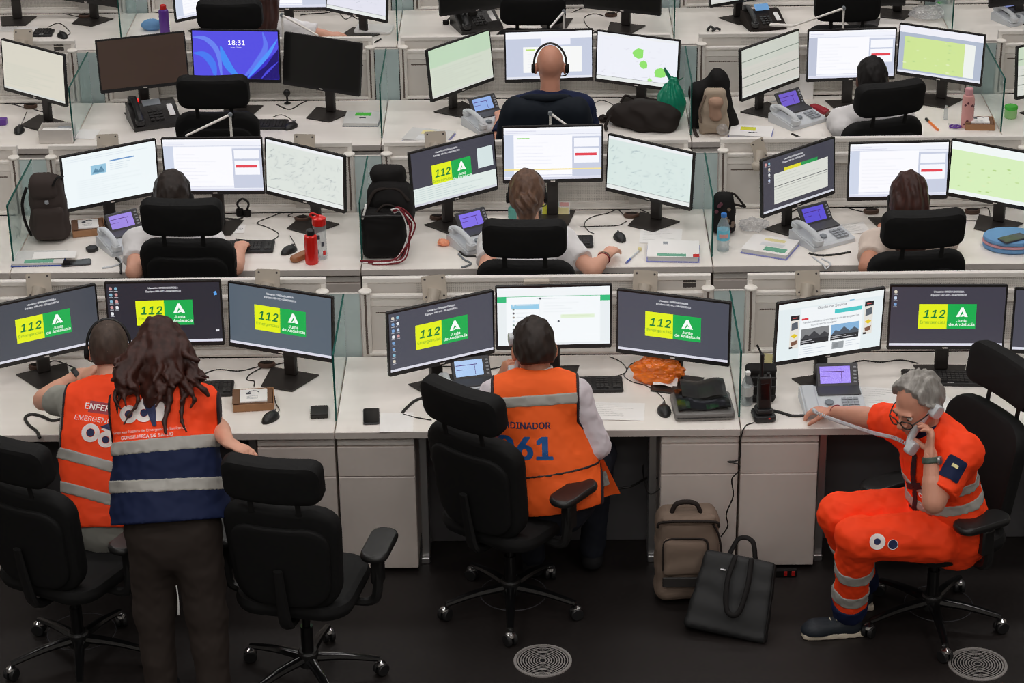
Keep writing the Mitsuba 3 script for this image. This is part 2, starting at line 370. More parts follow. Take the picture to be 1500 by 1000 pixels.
Kdesk = {}
for r in range(4):
    for m in rowmods(r):
        M4 = mtx((bx(m) + .9, S * r, 0))
        k = thing('desk', f'white laminate desk, {slot(r, m)}', 'desk', 'white desks in rows'); desk.place(k, M4); Kdesk[r, m] = k
        k = thing('desk_partition', f'cream perforated metal partition behind the {slot(r, m)}', 'partition', 'partitions behind the desks')
        pan.place(k, M4)
        if (r, m) in ((0, 0), (2, -2)):
            for i in range(2): part(k, 'cable_port', xf(pbox(.685, .745, P0 + .0325, P0 + .035, 1.058 + i * .026, 1.08 + i * .026), M4), 'cabinet_dark', label='dark square cable port')
        if (r, m) == (0, 0): part(k, 'centre_bracket', xf(box(-.06, .06, P0 - .006, P0 + .024, 1.075, 1.115, .004), M4), 'beige_metal')
        if r < 3:
            for sx in (-1, 1):
                k = thing('drawer_cabinet', f'white drawer cabinet under the {"left" if sx < 0 else "right"} end of the {slot(r, m)}', 'cabinet', 'drawer cabinets under the desks')
                cab.place(k, mtx((bx(m) + .9 + sx * .722, S * r + .03, 0)))

# glass dividers: one sheet running front to back, one filling the gap between the posts
gd = Kit()
ZT = 1.062
prof = [(.115, .742), (.115, 1.055), (.125, 1.062), (.76, 1.062), (.76, .742)]
gd.add('side_pane', tm([(0, y, z) for y, z in prof], [(0, 1, 2), (0, 2, 3), (0, 3, 4)]), 'glass')
gd.add('side_pane>polished_edge', [pbox(-.004, .004, .109, .115, .742, 1.062), pbox(-.004, .004, .109, .76, 1.062, 1.068)], 'glass_edge')
gd.add('end_pane', tm([(-.072, P0, .60), (.072, P0, .60), (.072, P0, 1.055), (-.072, P0, 1.055)], [(0, 1, 2), (0, 2, 3)]), 'frost')
gd.add('end_pane>rim', [pbox(-.072, .072, P0 - .003, P0 + .003, 1.055, 1.060)], 'panel_lit')
for r in range(4):
    for k in ((0, 1) if r == 0 else (-1, 0, 1, 2)):
        a = {-1: 'left end of the left desk', 0: 'between left and middle desks', 1: 'between middle and right desks', 2: 'right end of the right desk'}[k]
        key = thing('glass_divider', f'green-edged glass divider, {a}, {ROWN[r]}', 'glass divider', 'glass dividers between desks')
        gd.place(key, mtx((bx(k), S * r, 0)))

# ================================================================== monitors
MW, MH = .53, .318
AW, AH = .514, .289                                    # lit area
class Canvas:
    """flat screen content: coloured polygons in millimetre steps, 0..16 across and 0..9 down"""
    def __init__(s, bg): s.V, s.F, s.C, s.n, s.k = [], [], [], 0, 0; s.rect(0, 0, 16, 9, bg)
    def _put(s, P, F, c):
        P = np.asarray(P, float); z = -0.00012 * s.k
        s.V.append(np.c_[(P[:, 0] / 16 - .5) * AW, np.full(len(P), z), (.5 - P[:, 1] / 9) * AH + .006]); s.F.append(np.asarray(F) + s.n)
        s.C.append(np.tile(np.array(lin(c)) * SCREEN_GAIN, (len(P), 1))); s.n += len(P)
    def up(s): s.k += 1; return s
    def rect(s, x0, y0, x1, y1, c): s._put([(x0, y0), (x1, y0), (x1, y1), (x0, y1)], [(0, 2, 1), (0, 3, 2)], c); return s
    def poly(s, P, c):
        P = np.asarray(P, float); t = trimesh.creation.triangulate_polygon(__import__('shapely').Polygon(P), engine='earcut'); v, f = t
        f = np.asarray(f); a = v[f]; ar = (a[:, 1, 0] - a[:, 0, 0]) * (a[:, 2, 1] - a[:, 0, 1]) - (a[:, 2, 0] - a[:, 0, 0]) * (a[:, 1, 1] - a[:, 0, 1])
        f[ar > 0] = f[ar > 0][:, ::-1]; s._put(v, f, c); return s
    def text(s, t, x, y, h, c, bold=True, mid=True, shear=0.0):
        m = flat_text(t, h, bold); v = m.vertices; w = np.ptp(v[:, 0]) if mid else 0
        s._put(np.c_[v[:, 0] + shear * v[:, 1] + x - w / 2, y - v[:, 1]], m.faces, c); return s
    def lines(s, x0, y0, x1, n, dy, c, seed=0, h=.06):
        q = np.random.default_rng(seed)
        for i in range(n): s.rect(x0, y0 + i * dy, x0 + (x1 - x0) * q.uniform(.35, 1), y0 + i * dy + h, c)
        return s
    def mesh(s): return np.vstack(s.V), np.vstack(s.F), np.vstack(s.C)

def logo112(c, x0=3.95, y0=2.6, w=8.1, h=3.8):
    """yellow 112 half and green half with the white arch sign"""
    xm = x0 + w / 2; c.up().rect(x0, y0, xm, y0 + h, (226, 238, 20)).rect(xm, y0, x0 + w, y0 + h, (18, 170, 76)); c.up()
    for i in range(3): c.text('112'[i], x0 + w * (.11 + .135 * i), y0 + h * .56, h * .31, (8, 120, 56), True, True, .18)
    c.text('Emergencias', x0 + w * .25, y0 + h * .79, h * .115, (96, 160, 40), False)
    a = x0 + w * .755; t = y0 + h * .14; k = h * .38
    c.poly([(a - .1 * k, t), (a + .1 * k, t), (a + .58 * k, t + k), (a + .25 * k, t + k), (a, t + .42 * k), (a - .25 * k, t + k), (a - .58 * k, t + k)], (246, 250, 246))
    c.poly([(a - .2 * k, t + k), (a + .02 * k, t + .70 * k), (a + .2 * k, t + .82 * k), (a + .2 * k, t + .92 * k)], (246, 250, 246))
    c.text('Junta', a, y0 + h * .73, h * .115, (240, 250, 240)).text('de Andalucía', a, y0 + h * .88, h * .115, (240, 250, 240))
def head112(c, x=8.0, user='OPERADOR08A', pc='HR-PC-SEA000502', y=.85):
    c.up().text(f'Usuario: {user}', x, y, .27, (232, 232, 236)).text(f'Equipo: {pc}', x, y + .52, .27, (232, 232, 236))
def icons(c, two=True, n=7, side=0):
    q = np.random.default_rng(n + side); cols = [(190, 204, 226), (120, 160, 206), (206, 150, 150), (130, 178, 200), (214, 206, 190), (226, 228, 232)]
    c.up()
    for col in range(2 if two else 1):
        for i in range(n if col == 0 else 4):
            x, y = .35 + col * .75, .5 + i * .95; a = cols[q.integers(6)]
            c.poly([(x, y + .1), (x + .1, y), (x + .36, y), (x + .44, y + .14), (x + .44, y + .4), (x + .3, y + .48), (x + .05, y + .44)], a); c.rect(x - .05, y + .58, x + .5, y + .66, (190, 192, 200))
def taskbar(c, col=(214, 214, 226)): c.up().rect(0, 8.62, 16, 9, col)
def desk112(bg=(73, 74, 86), ic=0, user='OPERADOR08A', two=True, right=False):
    c = Canvas(bg); logo112(c); head112(c, user=user)
    if ic: icons(c, two, ic)
    if right: c.up().poly([(15.1, 1.5), (15.5, 1.3), (15.6, 1.9), (15.2, 2.0)], (90, 160, 230)).rect(15.1, 7.2, 15.6, 7.5, (225, 225, 230))
    taskbar(c); return c
def form(img=False, red=True, green=True, seed=0, yellow=False, left=(206, 214, 232)):
    c = Canvas((240, 242, 250)); c.up().rect(0, 0, 16, .35, (248, 248, 252)).rect(0, 1.15, 16, 1.2, (190, 195, 214)).lines(.3, .55, 6, 2, .3, (205, 206, 225), seed, .08)
    c.up().rect(0, 1.2, 1.6, 8.5, left).rect(11.2, 1.6, 16, 8.5, (200, 206, 224)).rect(1.6, 1.3, 11.2, 8.2, (250, 250, 254))
    c.up().rect(11.5, 1.9, 15.6, 3.4, (246, 247, 252)).rect(11.5, 3.7, 15.6, 6.2, (246, 247, 252)).lines(2.0, 2.6, 9.5, 9, .6, (222, 224, 238), seed + 1, .05).rect(1.6, 8.2, 11.2, 8.26, (196, 198, 220))
    c.up()
    if red: c.rect(11.7, 4.5, 15.2, 4.95, (226, 70, 82))
    if green: c.rect(2.2, 1.75, 4.2, 1.95, (150, 214, 120))
    if yellow: c.rect(0, 7.15, 16, 7.38, (244, 226, 150))
    c.rect(0, 8.6, 16, 9, (214, 216, 232)); return c
def form2(seed=0):
    c = Canvas((198, 205, 224)); c.up().rect(0, 0, 16, 1.3, (244, 245, 250)).rect(0, 8.55, 16, 9, (226, 228, 238)).rect(6.5, 1.0, 12, 2.6, (240, 240, 250)).rect(3.2, 2.9, 14.1, 7.8, (246, 247, 246))
    c.up().rect(3.7, 3.3, 5.4, 3.55, (190, 222, 120)).lines(4.0, 4.2, 12.5, 6, .5, (226, 228, 236), seed, .06); return c
def web(seed=0):
    c = Canvas((238, 246, 248)); c.up().lines(.6, .6, 15, 2, .35, (214, 224, 232), seed, .08).lines(2.2, 4.6, 13.5, 9, .38, (222, 232, 236), seed + 3, .07)
    c.up().rect(4.7, 2.3, 7.3, 3.9, (150, 196, 220)).poly([(4.9, 3.7), (5.5, 2.8), (6.0, 3.3), (6.5, 2.6), (7.1, 3.7)], (70, 120, 150)).rect(8.0, 1.9, 12.2, 2.12, (110, 150, 200)).lines(8.0, 2.5, 13, 4, .35, (205, 218, 226), seed + 5, .08); return c
def maps(bg=(224, 230, 226), seed=0, col=(190, 200, 198), n=70, blobs=()):
    c = Canvas(bg); q = np.random.default_rng(seed); c.up().rect(0, 0, 16, .5, (236, 238, 240)).rect(0, 8.3, 16, 9, (228, 232, 230)).rect(0, 8.25, 16, 8.3, (60, 66, 70)); c.up()
    for i in range(n):
        x, y = q.uniform(.5, 15), q.uniform(.9, 7.9); a = q.uniform(0, 3.14); L = q.uniform(.2, 1.3); dx, dy = math.cos(a) * L, math.sin(a) * L * .7; w = .027
        if .3 < x + dx < 15.7 and .7 < y + dy < 8.1: c.poly([(x - w, y - w), (x + dx - w, y + dy - w), (x + dx + w, y + dy + w), (x + w, y + w)], col)
    c.up()
    for bx_, by_, r, cc in blobs:
        t = np.linspace(0, 6.28, 9)[:-1]; rr = r * q.uniform(.75, 1.15, 8); c.poly(np.c_[bx_ + rr * np.cos(t), by_ + rr * .8 * np.sin(t)], cc)
    return c
def green_map(frame=True, seed=0):
    if frame:
        c = Canvas((176, 186, 204)); c.up().rect(0, 0, 16, 1.3, (238, 238, 246)).rect(0, 8.6, 16, 9, (226, 228, 238)).rect(1.0, 2.0, 12.6, 8.3, (206, 228, 150)).rect(12.6, 2.0, 14.6, 8.3, (236, 240, 236))
    else:
        c = Canvas((214, 238, 188)); c.up().rect(0, 0, 16, 1.4, (240, 246, 244)).rect(0, 8.3, 16, 9, (236, 242, 240))
    q = np.random.default_rng(seed); c.up()
    for i in range(26):
        x, y = q.uniform(1.2, 12), q.uniform(2.3, 8); r = q.uniform(.05, .4); t = np.linspace(0, 6.28, 7)[:-1]; c.poly(np.c_[x + r * np.cos(t), y + r * .4 * np.sin(t)], [(196, 222, 160), (222, 236, 186), (180, 210, 140)][i % 3])
    return c
def table(bg=(216, 218, 210), dark=True, seed=0, top=(198, 214, 190)):
    c = Canvas(bg); c.up().rect(0, 0, 16, 3.4, top).lines(.6, 4.1, 14, 10, .42, (190, 196, 184), seed, .07)
    c.up()
    if dark:
        for y in (2.2, 5.2, 6.9): c.rect(0, y, 16, y + .12, (110, 122, 112))
    c.rect(0, 8.6, 16, 9, (208, 210, 204)); return c
def lockscreen():
    c = Canvas((58, 44, 200)); c.up().poly([(0, 0), (16, 0), (16, 3.5), (9, 9), (0, 9)], (84, 78, 226))
    def sweep(P, w, col):
        Cc = spline(np.array(P, float), 8); t = np.gradient(Cc, axis=0); n = np.c_[-t[:, 1], t[:, 0]]; n /= np.linalg.norm(n, axis=1, keepdims=True); W = np.sin(np.linspace(.15, 2.9, len(Cc)))[:, None] * w
        Q = np.vstack([Cc + n * W, (Cc - n * W)[::-1]]); Q[:, 0] = np.clip(Q[:, 0], 0, 16); Q[:, 1] = np.clip(Q[:, 1], 0, 9); c.up().poly(Q, col)
    sweep([(.1, 1.2), (2.6, 1.6), (4.6, 4), (5.2, 8.9)], .5, (104, 130, 240)); sweep([(.1, 4.2), (2.2, 4.6), (3.6, 6.4), (4.0, 8.9)], .7, (70, 120, 240))
    sweep([(5.2, 2.8), (5.8, 5), (6.8, 7), (8.6, 8.9)], .7, (66, 140, 245)); sweep([(13.2, .1), (13.6, 3), (11.8, 6), (9.2, 8.9)], .55, (96, 120, 240)); sweep([(15.9, 1.4), (14.2, 4), (12, 6.6), (10, 8.9)], .4, (80, 150, 250))
    c.up().poly([(15.95, 3.2), (15.95, 8.9), (10.4, 8.9), (13.6, 6.4)], (30, 16, 110)); sweep([(15.9, 5.6), (14.6, 6.8), (13.6, 7.8), (12.6, 8.9)], .22, (72, 70, 220))
    c.up().text('18:31', 8.1, 2.6, .85, (250, 250, 255)).text('jueves, 18 junio', 8.1, 3.15, .2, (240, 240, 255), False); return c
def chat():
    c = Canvas((232, 238, 240)); c.up().rect(0, 0, 16, 1.25, (240, 244, 246)).rect(0, 1.35, 16, 2.2, (52, 186, 122)); c.up().rect(1.3, 1.42, 14.6, 8.6, (244, 248, 250)); c.up().lines(5.6, 1.7, 14, 1, .5, (200, 206, 214), 3).rect(2.0, 2.55, 5.9, 3.3, (150, 204, 232)).rect(6.0, 1.6, 6.04, 8.5, (222, 228, 232))
    c.up()
    for i in range(8):
        y = 2.7 + i * .62; t = np.linspace(0, 6.28, 9)[:-1]; c.poly(np.c_[2.3 + .16 * np.cos(t), y + .16 * np.sin(t)], [(210, 225, 235), (120, 140, 130), (90, 90, 100), (150, 140, 130)][i % 4]); c.rect(2.7, y - .04, 5.2, y + .04, (214, 220, 224))
    c.rect(9.0, 4.25, 13.8, 4.8, (226, 240, 212)).lines(6.6, 2.4, 12, 4, .45, (224, 230, 234), 9).lines(9.2, 4.4, 13.4, 1, .3, (190, 210, 170), 4)
    for x, y in ((6.1, 1.7), (8.7, 5.3)): t = np.linspace(0, 6.28, 9)[:-1]; c.poly(np.c_[x + .16 * np.cos(t), y + .16 * np.sin(t)], (70, 80, 90))
    return c
def news():
    c = Canvas((226, 236, 238)); c.up().rect(0, 0, 16, .9, (236, 242, 242)).rect(3.4, 1.1, 12.9, 9, (240, 244, 246)); c.up().text('Diario de Sevilla', 8.1, 1.55, .42, (40, 46, 60), False)
    c.rect(8.6, 2.0, 12.8, 2.65, (74, 196, 196)).rect(10.8, .8, 11.5, .95, (120, 180, 210))
    for x, y in ((1.9, 2.05), (13.2, 1.5)):
        c.rect(x, y, x + 1.35, y + .75, (34, 36, 40)).rect(x, y + .75, x + 1.35, y + 5.2, (226, 222, 214)); c.up()
        c.rect(x + .3, y + .3, x + 1.0, y + .45, (200, 70, 70)).poly([(x + .2, y + 1.2), (x + 1.1, y + 1.0), (x + 1.2, y + 2.1), (x + .2, y + 2.3)], (88, 96, 104)).poly([(x + .15, y + 3.2), (x + .7, y + 2.9), (x + 1.2, y + 3.2), (x + .7, y + 3.6)], (224, 196, 30)).poly([(x + .2, y + 4.2), (x + 1.2, y + 3.9), (x + 1.1, y + 4.6), (x + .3, y + 4.8)], (120, 84, 66)).rect(x, y + 4.9, x + .5, y + 5.2, (40, 36, 36))
    c.up().rect(3.6, 2.7, 4.6, 3.0, (214, 60, 70)); c.text('Sevilla celebra el encuentro de emergencias', 8.1, 3.55, .3, (74, 80, 92), False).text('con nuevos equipos', 7.0, 4.05, .3, (74, 80, 92), False)
    for x, a, b in ((3.6, (126, 128, 130), (58, 60, 64)), (8.2, (132, 176, 214), (74, 84, 96))):
        c.rect(x, 4.4, x + 4.3, 6.9, a); c.up().poly([(x, 6.2), (x + .7, 5.3), (x + 1.3, 5.6), (x + 2.0, 4.9), (x + 2.9, 5.7), (x + 3.6, 5.2), (x + 4.3, 5.7), (x + 4.3, 6.9), (x, 6.9)], b); c.up().rect(x, 6.1, x + 4.3, 6.9, (34, 36, 40)); c.up().lines(x + .2, 6.25, x + 4, 2, .28, (200, 200, 204), int(x), .09)
    c.rect(8.5, 7.2, 10.3, 8.3, (150, 156, 160)).rect(8.7, 7.4, 9.5, 8.1, (74, 80, 84)).lines(3.6, 7.3, 7.6, 4, .35, (180, 190, 204), 8).lines(10.6, 7.3, 12.8, 3, .35, (186, 194, 206), 4); return c
def desk_window(kind):
    c = Canvas((66, 66, 78)); head112(c, 6.8)
    if kind == 0:
        logo112(c, 3.7, 2.75, 7.6, 3.8); c.up().up().rect(0, 6.0, 16, 8.62, (222, 232, 228)).rect(12.6, 1.8, 15.6, 5.2, (212, 226, 226)); c.up().lines(.3, 6.3, 15, 6, .36, (178, 196, 196), 2, .06)
    else:
        c.up().rect(4.6, 2.2, 8.4, 2.75, (220, 214, 40)).rect(8.4, 2.2, 12.2, 2.75, (40, 150, 80)).rect(2.4, 2.75, 14.6, 7.9, (216, 218, 210)); c.up().rect(2.4, 4.9, 14.6, 5.0, (70, 72, 78)).rect(2.4, 5.3, 14.6, 5.36, (120, 122, 124)).lines(2.8, 3.2, 14, 3, .5, (186, 190, 184), 3, .06).lines(2.8, 5.8, 14, 4, .5, (186, 190, 184), 5, .06); icons(c, True, 1)
    taskbar(c, (206, 208, 218)); return c

house = Kit()
hb = extr(rrect(MW, MH, .006, 3), -.009, .009); hb = xf(hb, mtx(rx=math.pi / 2))          # panel plane = xz
house.add('housing', [hb, xf(slab(rrect(.40, .22, .03), .0, .022, .01), mtx((0, .008, 0), rx=-math.pi / 2))], 'bezel')
house.add('housing>maker_mark', pbox(-.012, .012, -.0098, -.009, -.1535, -.1475), 'panel_inset')
def neckbase(c, yaw, dy=.055):
    """column and trapezoid foot under a monitor centred at c"""
    R = mtx((c[0], c[1], 0), yaw)
    base = slab([(-.08, -.085), (.08, -.085), (.123, .11), (-.123, .11)], .741, .749, .003)
    h = c[2] + .03; neck = [box(-.031, .031, dy, dy + .028, .748, h, .006), box(-.038, .038, dy - .03, dy + .004, c[2] - .05, c[2] + .05, .006), box(-.018, .018, dy + .028, dy + .034, .80, .86, .002)]
    return xf(base, R), xf(cat(neck), R)
Kmon = {}
def monitor(tag, pose, canvas, label, off=None, stand=True):
    x, y, z, yaw, tilt = pose
    k = thing('monitor', label, 'monitor', 'desktop monitors'); Kmon[tag] = k
    Mx = mtx((x, y, z), yaw, -tilt)
    house.place(k, Mx)
    if off: part(k, 'screen', xf(pbox(-AW / 2, AW / 2, -.0098, -.009, .006 - AH / 2, .006 + AH / 2), Mx), off)
    else:
        V, F, C = canvas.mesh(); V = V + [0, -.0094, 0]; V = V @ Mx[:3, :3].T + Mx[:3, 3]
        key = sub(k, 'screen'); d = mikit.ply(tm(V, F), {'type': 'principled', 'base_color': rgb((.012, .012, .013)), 'roughness': .35}, False, color=C)
        d['emitter'] = {'type': 'area', 'radiance': {'type': 'mesh_attribute', 'name': 'vertex_color'}, 'sampling_weight': 0.15}
        scene[key] = d
    if stand:
        b, n = neckbase((x, y, z), yaw); part(k, 'stand_base', b, 'monitor_stand'); part(k, 'stand_column', n, 'monitor_stand')
    return k
MON = {
    'M1L': (-2.296, 0.560, 1.010, 0.500, -0.02), 'M1C': (-1.724, 0.530, 1.085, 0.023, 0.060), 'M1R': (-1.192, 0.505, 1.050, -0.362, 0.089),
    'M2L': (-0.459, 0.417, 1.027, 0.468, -0.002), 'M2C': (0.053, 0.524, 1.053, 0.034, 0.001), 'M2R': (0.595, 0.430, 1.038, -0.308, 0.009),
    'M3L': (1.297, 0.417, 1.043, 0.314, -0.050), 'M3C': (1.842, 0.501, 1.044, -0.025, 0.033), 'M3R': (2.392, 0.42, 1.05, -0.10, 0.05),
    'N1L': (-2.278, 2.379, 1.035, 0.505, -0.032), 'N1C': (-1.719, 2.326, 1.104, -0.005, 0.004), 'N1R': (-1.240, 2.345, 1.040, -0.58, 0.053),
    'N2L': (-0.459, 2.33, 1.058, 0.60, 0.10), 'N2C': (0.064, 2.41, 1.119, 0.029, 0.017), 'N2R': (0.574, 2.34, 1.04, -0.60, 0.072),
    'N3L': (1.341, 2.243, 1.041, 0.678, 0.061), 'N3C': (1.869, 2.286, 1.055, 0.040, 0.074), 'N3R': (2.387, 2.26, 1.03, -0.52, 0.031),
    'O0R': (-2.977, 3.956, 1.067, -0.625, 0.062), 'O1L': (-2.353, 4.064, 1.087, 0.313, 0.150), 'O1C': (-1.805, 4.134, 1.097, -0.081, 0.100),
    'O1R': (-1.286, 4.051, 1.069, -0.458, 0.160), 'O2L': (-0.473, 4.110, 1.031, 0.82, 0.10), 'O2C': (0.055, 4.20, 1.055, 0.06, 0.05),
    'O2R': (0.585, 4.209, 1.014, -0.411, 0.078), 'O3L': (1.357, 4.046, 1.034, 0.776, 0.061), 'O3C': (1.846, 4.117, 1.070, 0.060, 0.040),
    'O3R': (2.386, 4.178, 1.043, -0.483, 0.050), 'O4L': (3.000, 3.937, 1.048, 0.480, 0.088),
}
def mon(tag, canvas, label, **kw): return monitor(tag, MON[tag], canvas, label, **kw)
mon('M1L', desk112((70, 74, 83), user='OPERADOR08A'), 'angled left monitor with 112 logo beside the seated man with headset')
mon('M1C', desk112((40, 40, 50), 6, right=True), 'dark 112 desktop monitor with icon column behind the long-haired woman')
mon('M1R', desk112((86, 98, 110)), 'bluish 112 monitor angled right, above the cardboard headset box')
mon('M2L', desk112((73, 75, 87), 8, two=True), 'left 112 monitor with many desktop icons, above the tilted black headrest')
mon('M2C', chat(), 'white chat page with green strip on the monitor before the orange-vested coordinator')
mon('M2R', desk112((74, 76, 88)), '112 monitor above the orange plastic bag')
mon('M3L', news(), 'monitor showing a newspaper web page, beside the desk phone')
mon('M3C', desk112((62, 60, 72), 3, two=False), '112 monitor behind the grey-haired man on the phone')
mon('M3R', desk112((72, 72, 84)), 'dark monitor cut by the right frame edge in the front row')
mon('N1L', web(1), 'pale web page monitor beside the dark grey backpack on the desk')
mon('N1C', form(True, True, False, 2), 'white form monitor before the seated person with dark hair and headset')
mon('N1R', maps((220, 226, 220), 3, (150, 160, 166), 150), 'street map monitor above the red bottle')
mon('N2L', desk_window(0), '112 desktop half covered by a white list, beside the black backpack')
mon('N2C', form(False, True, True, 5, True), 'white form monitor with a yellow line before the woman with a bun')
mon('N2R', maps((216, 230, 226), 6, (160, 178, 186), 110), 'pale map monitor above the stacked documents')
mon('N3L', desk_window(1), 'dark desktop monitor with a grey table window, behind the grey phone of the second row')
mon('N3C', form(False, True, False, 8), 'white form monitor before the brown-haired woman of the second row')
mon('N3R', green_map(False, 4), 'pale green map monitor at the right end of the second row')
mon('O0R', table((214, 210, 196), False, 1, (214, 210, 196)), 'cream blank monitor at the far left above the open grey box')
mon('O1L', None, 'switched-off monitor with a painted brown reflection above the black desk phone', off='screen_off_brown')
mon('O1C', lockscreen(), 'blue and violet lock screen reading 18:31')
mon('O1R', None, 'switched-off black monitor right of the blue lock screen', off='screen_off')
mon('O2L', table((208, 216, 200), False, 4, (190, 214, 186)), 'greenish table monitor left of the bald man')
mon('O2C', form2(3), 'monitor with a white pop-up window before the bald man')
mon('O2R', maps((238, 240, 248), 12, (214, 214, 226), 40, [(8.2, 3.2, 1.3, (146, 226, 110)), (9.3, 5.2, 1.0, (146, 226, 110)), (12.8, 6.4, 1.3, (146, 226, 110)), (10.6, 8.0, .5, (180, 230, 150))]), 'map monitor with bright green patches behind the green bag')
mon('O3L', table((206, 204, 196), True, 7, (200, 204, 194)), 'grey table monitor with dark rules behind the beige bag')
mon('O3C', form(False, True, False, 11, False, (190, 196, 214)), 'white form monitor before the dark-haired man of the third row')
mon('O3R', green_map(True, 9), 'framed green map monitor above the pink bottle')
mon('O4L', table((214, 216, 208), True, 5), 'table monitor cut by the right frame edge in the third row')

def by_corner(px, py, z, yaw, tilt, right=False):
    """pose of a monitor whose lower left (or right) corner the photograph shows at this pixel, z metres up"""
    p = at(px, py, z); s = -1 if right else 1; X = np.array([math.cos(yaw), math.sin(yaw), 0]) * s
    q = p + X * MW / 2 + np.array([math.sin(yaw) * -math.sin(tilt), math.cos(yaw) * math.sin(tilt), math.cos(tilt)]) * MH / 2
    return (*q, yaw, tilt)
for tag, args, cv, off, lab in (
    ('P0C', (-40, -10, .95, 0.02, .04), None, 'screen_off', 'black monitor on a dark foot at the top left corner'),
    ('P0R', (176, 11, .875, -.42, .05, True), None, 'screen_off', 'black monitor above a dark foot left of the glass, fourth row'),
    ('P1L', (257, 33, .86, .60, .05), form(False, False, False, 21), None, 'white monitor left of the empty headrest in the fourth row'),
    ('P1C', (480, 14, .88, .0, .04, True), form(False, False, False, 22), None, 'white monitor before the person with long brown hair at the top'),
    ('P1R', (474, 14, .875, -.60, .08), maps((226, 226, 238), 23, (190, 196, 206), 60), None, 'map monitor beside the white-sleeved arm at the top'),
    ('P2L', (644, 24, .87, .42, .06), None, 'screen_off', 'black monitor with red light above the black phone, fourth row'),
    ('P2C', (871, 6, .88, .0, .04, True), None, 'screen_off', 'black monitor behind the empty black chair in the fourth row'),
    ('P2R', (968, 23, .865, -.36, .06, True), None, 'screen_off', 'black monitor on a pentagonal foot right of the empty chair, fourth row'),
    ('P3L', (1039, 11, .87, .45, .06), table((214, 214, 210), False, 31), None, 'white monitor above the brown phone, fourth row'),
    ('P3C', (1326, 8, .87, .0, .04, True), None, 'screen_off', 'black monitor behind the reddish headrest in the fourth row'),
    ('P3R', (1370, 3, .86, -.35, .06, True), form(False, False, False, 33), None, 'white monitor whose lower edge shows at the top right'),
    ('P4L', (1448, 11, .86, .3, .05), None, 'screen_off', 'black monitor at the top right corner')):
    monitor(tag, by_corner(*args), cv, lab, off)

# ================================================================== office chairs
def cushion(w, h, t, r, bulge=.02, nx=14, nz=14, taper=0.0, curve=0.0):
    """upholstered pad standing in the xz plane, centre at origin, front towards +y"""
    poly = rrect(w, h, r, 7)
    if taper: poly[:, 0] *= 1 + taper * poly[:, 1] / h
    rows = []
    for k, (s, y) in enumerate(((.90, -.5), (.975, -.42), (1.0, -.2), (1.0, .2), (.975, .42), (.90, .5))):
        rows.append(np.c_[poly[:, 0] * (1 - (1 - s) * .22 / w * .5 * 4), np.full(len(poly), y * t), poly[:, 1] * (1 - (1 - s) * .22 / h * .5 * 4)])
    n = len(poly); V = np.vstack(rows + [[[0, -t / 2 - bulge * .4, 0]], [[0, t / 2 + bulge, 0]]]); f = []
    for i in range(5):
        for j in range(n):
            a, b, c, d = i * n + j, i * n + (j + 1) % n, (i + 1) * n + (j + 1) % n, (i + 1) * n + j; f += [(a, c, b), (a, d, c)]
    # rings towards the two centres
    for base, ce, sgn in ((0, 6 * n, 1), (5 * n, 6 * n + 1, -1)):
        for j in range(n):
            a, b = base + j, base + (j + 1) % n; f.append((a, b, ce) if sgn > 0 else (b, a, ce))
    m = tm(V, f)
    m = unman(man(m).refine_to_length(.035)) if man(m).status() == m3.Error.NoError else m
    v = m.vertices; v[:, 1] += curve * (v[:, 0] / (w / 2)) ** 2; m.vertices = v
    return m
chair = Kit()
lean = .16
Mb = mtx((0, -.235, .745), rx=lean)                       # backrest frame, leaning back
chair.add('seat', slab(rrect(.50, .47, .12, 7), .44, .515, .03), 'chair_fabric', 40)
chair.add('backrest', xf(cushion(.47, .50, .075, .11, .02, taper=.12, curve=.035), Mb), 'chair_fabric', 40)
chair.add('back_shell', xf(cushion(.40, .40, .03, .10, .0, taper=.12, curve=.03), Mb @ mtx((0, -.048, -.02))), 'chair_fabric', 40)
Mh = mtx((0, -.318, 1.135), rx=lean)
chair.add('headrest', xf(cushion(.41, .19, .085, .05, .010, curve=.024), Mh), 'chair_fabric', 40)
for sx in (-1, 1): chair.add('headrest>post', xf(box(sx * .098 - .011, sx * .098 + .011, -.012, -.004, -.16, -.06, .002), Mh), 'chair_plastic')
chair.add('back_spine', [tube([(0, -.10, .40), (0, -.24, .42), (0, -.285, .55), (0, -.315, .72)], [.03, .03, .026, .02], 8, 5, .6)], 'chair_plastic', 40)
for sx in (-1, 1):
    chair.add('armrest_pad', slab(rrect(.095, .25, .045, 6), .0, .03, .012), 'chair_plastic', 40); n_, d_ = chair.parts[-1]
    d_['to_world'] = None; chair.parts[-1] = ('armrest_pad', mikit.ply(xf(slab(rrect(.115, .26, .05, 6), .0, .034, .014), mtx((sx * .325, .03, .662))), 'mat_chair_plastic', 40))
    chair.add('armrest_pad>post', [tube([(sx * .20, -.02, .43), (sx * .295, -.02, .44), (sx * .325, -.02, .50), (sx * .322, 0.0, .668)], [.018, .02, .022, .022], 8, 5), box(sx * .323 - .024, sx * .323 + .024, -.032, .03, .52, .64, .008)], 'chair_plastic', 40)
chair.add('mechanism', [box(-.11, .11, -.14, .12, .385, .442, .015), rod((.11, .02, .41), (.22, .03, .40), .006)], 'chair_plastic')
chair.add('gas_lift', [cyl(.026, .12, .27, 16), cyl(.017, .25, .40, 16)], 'black_gloss', 40)
hubm = cyl(.045, .075, .15, 18, ch=.008)
chair.add('star_base', hubm, 'chair_plastic', 40)
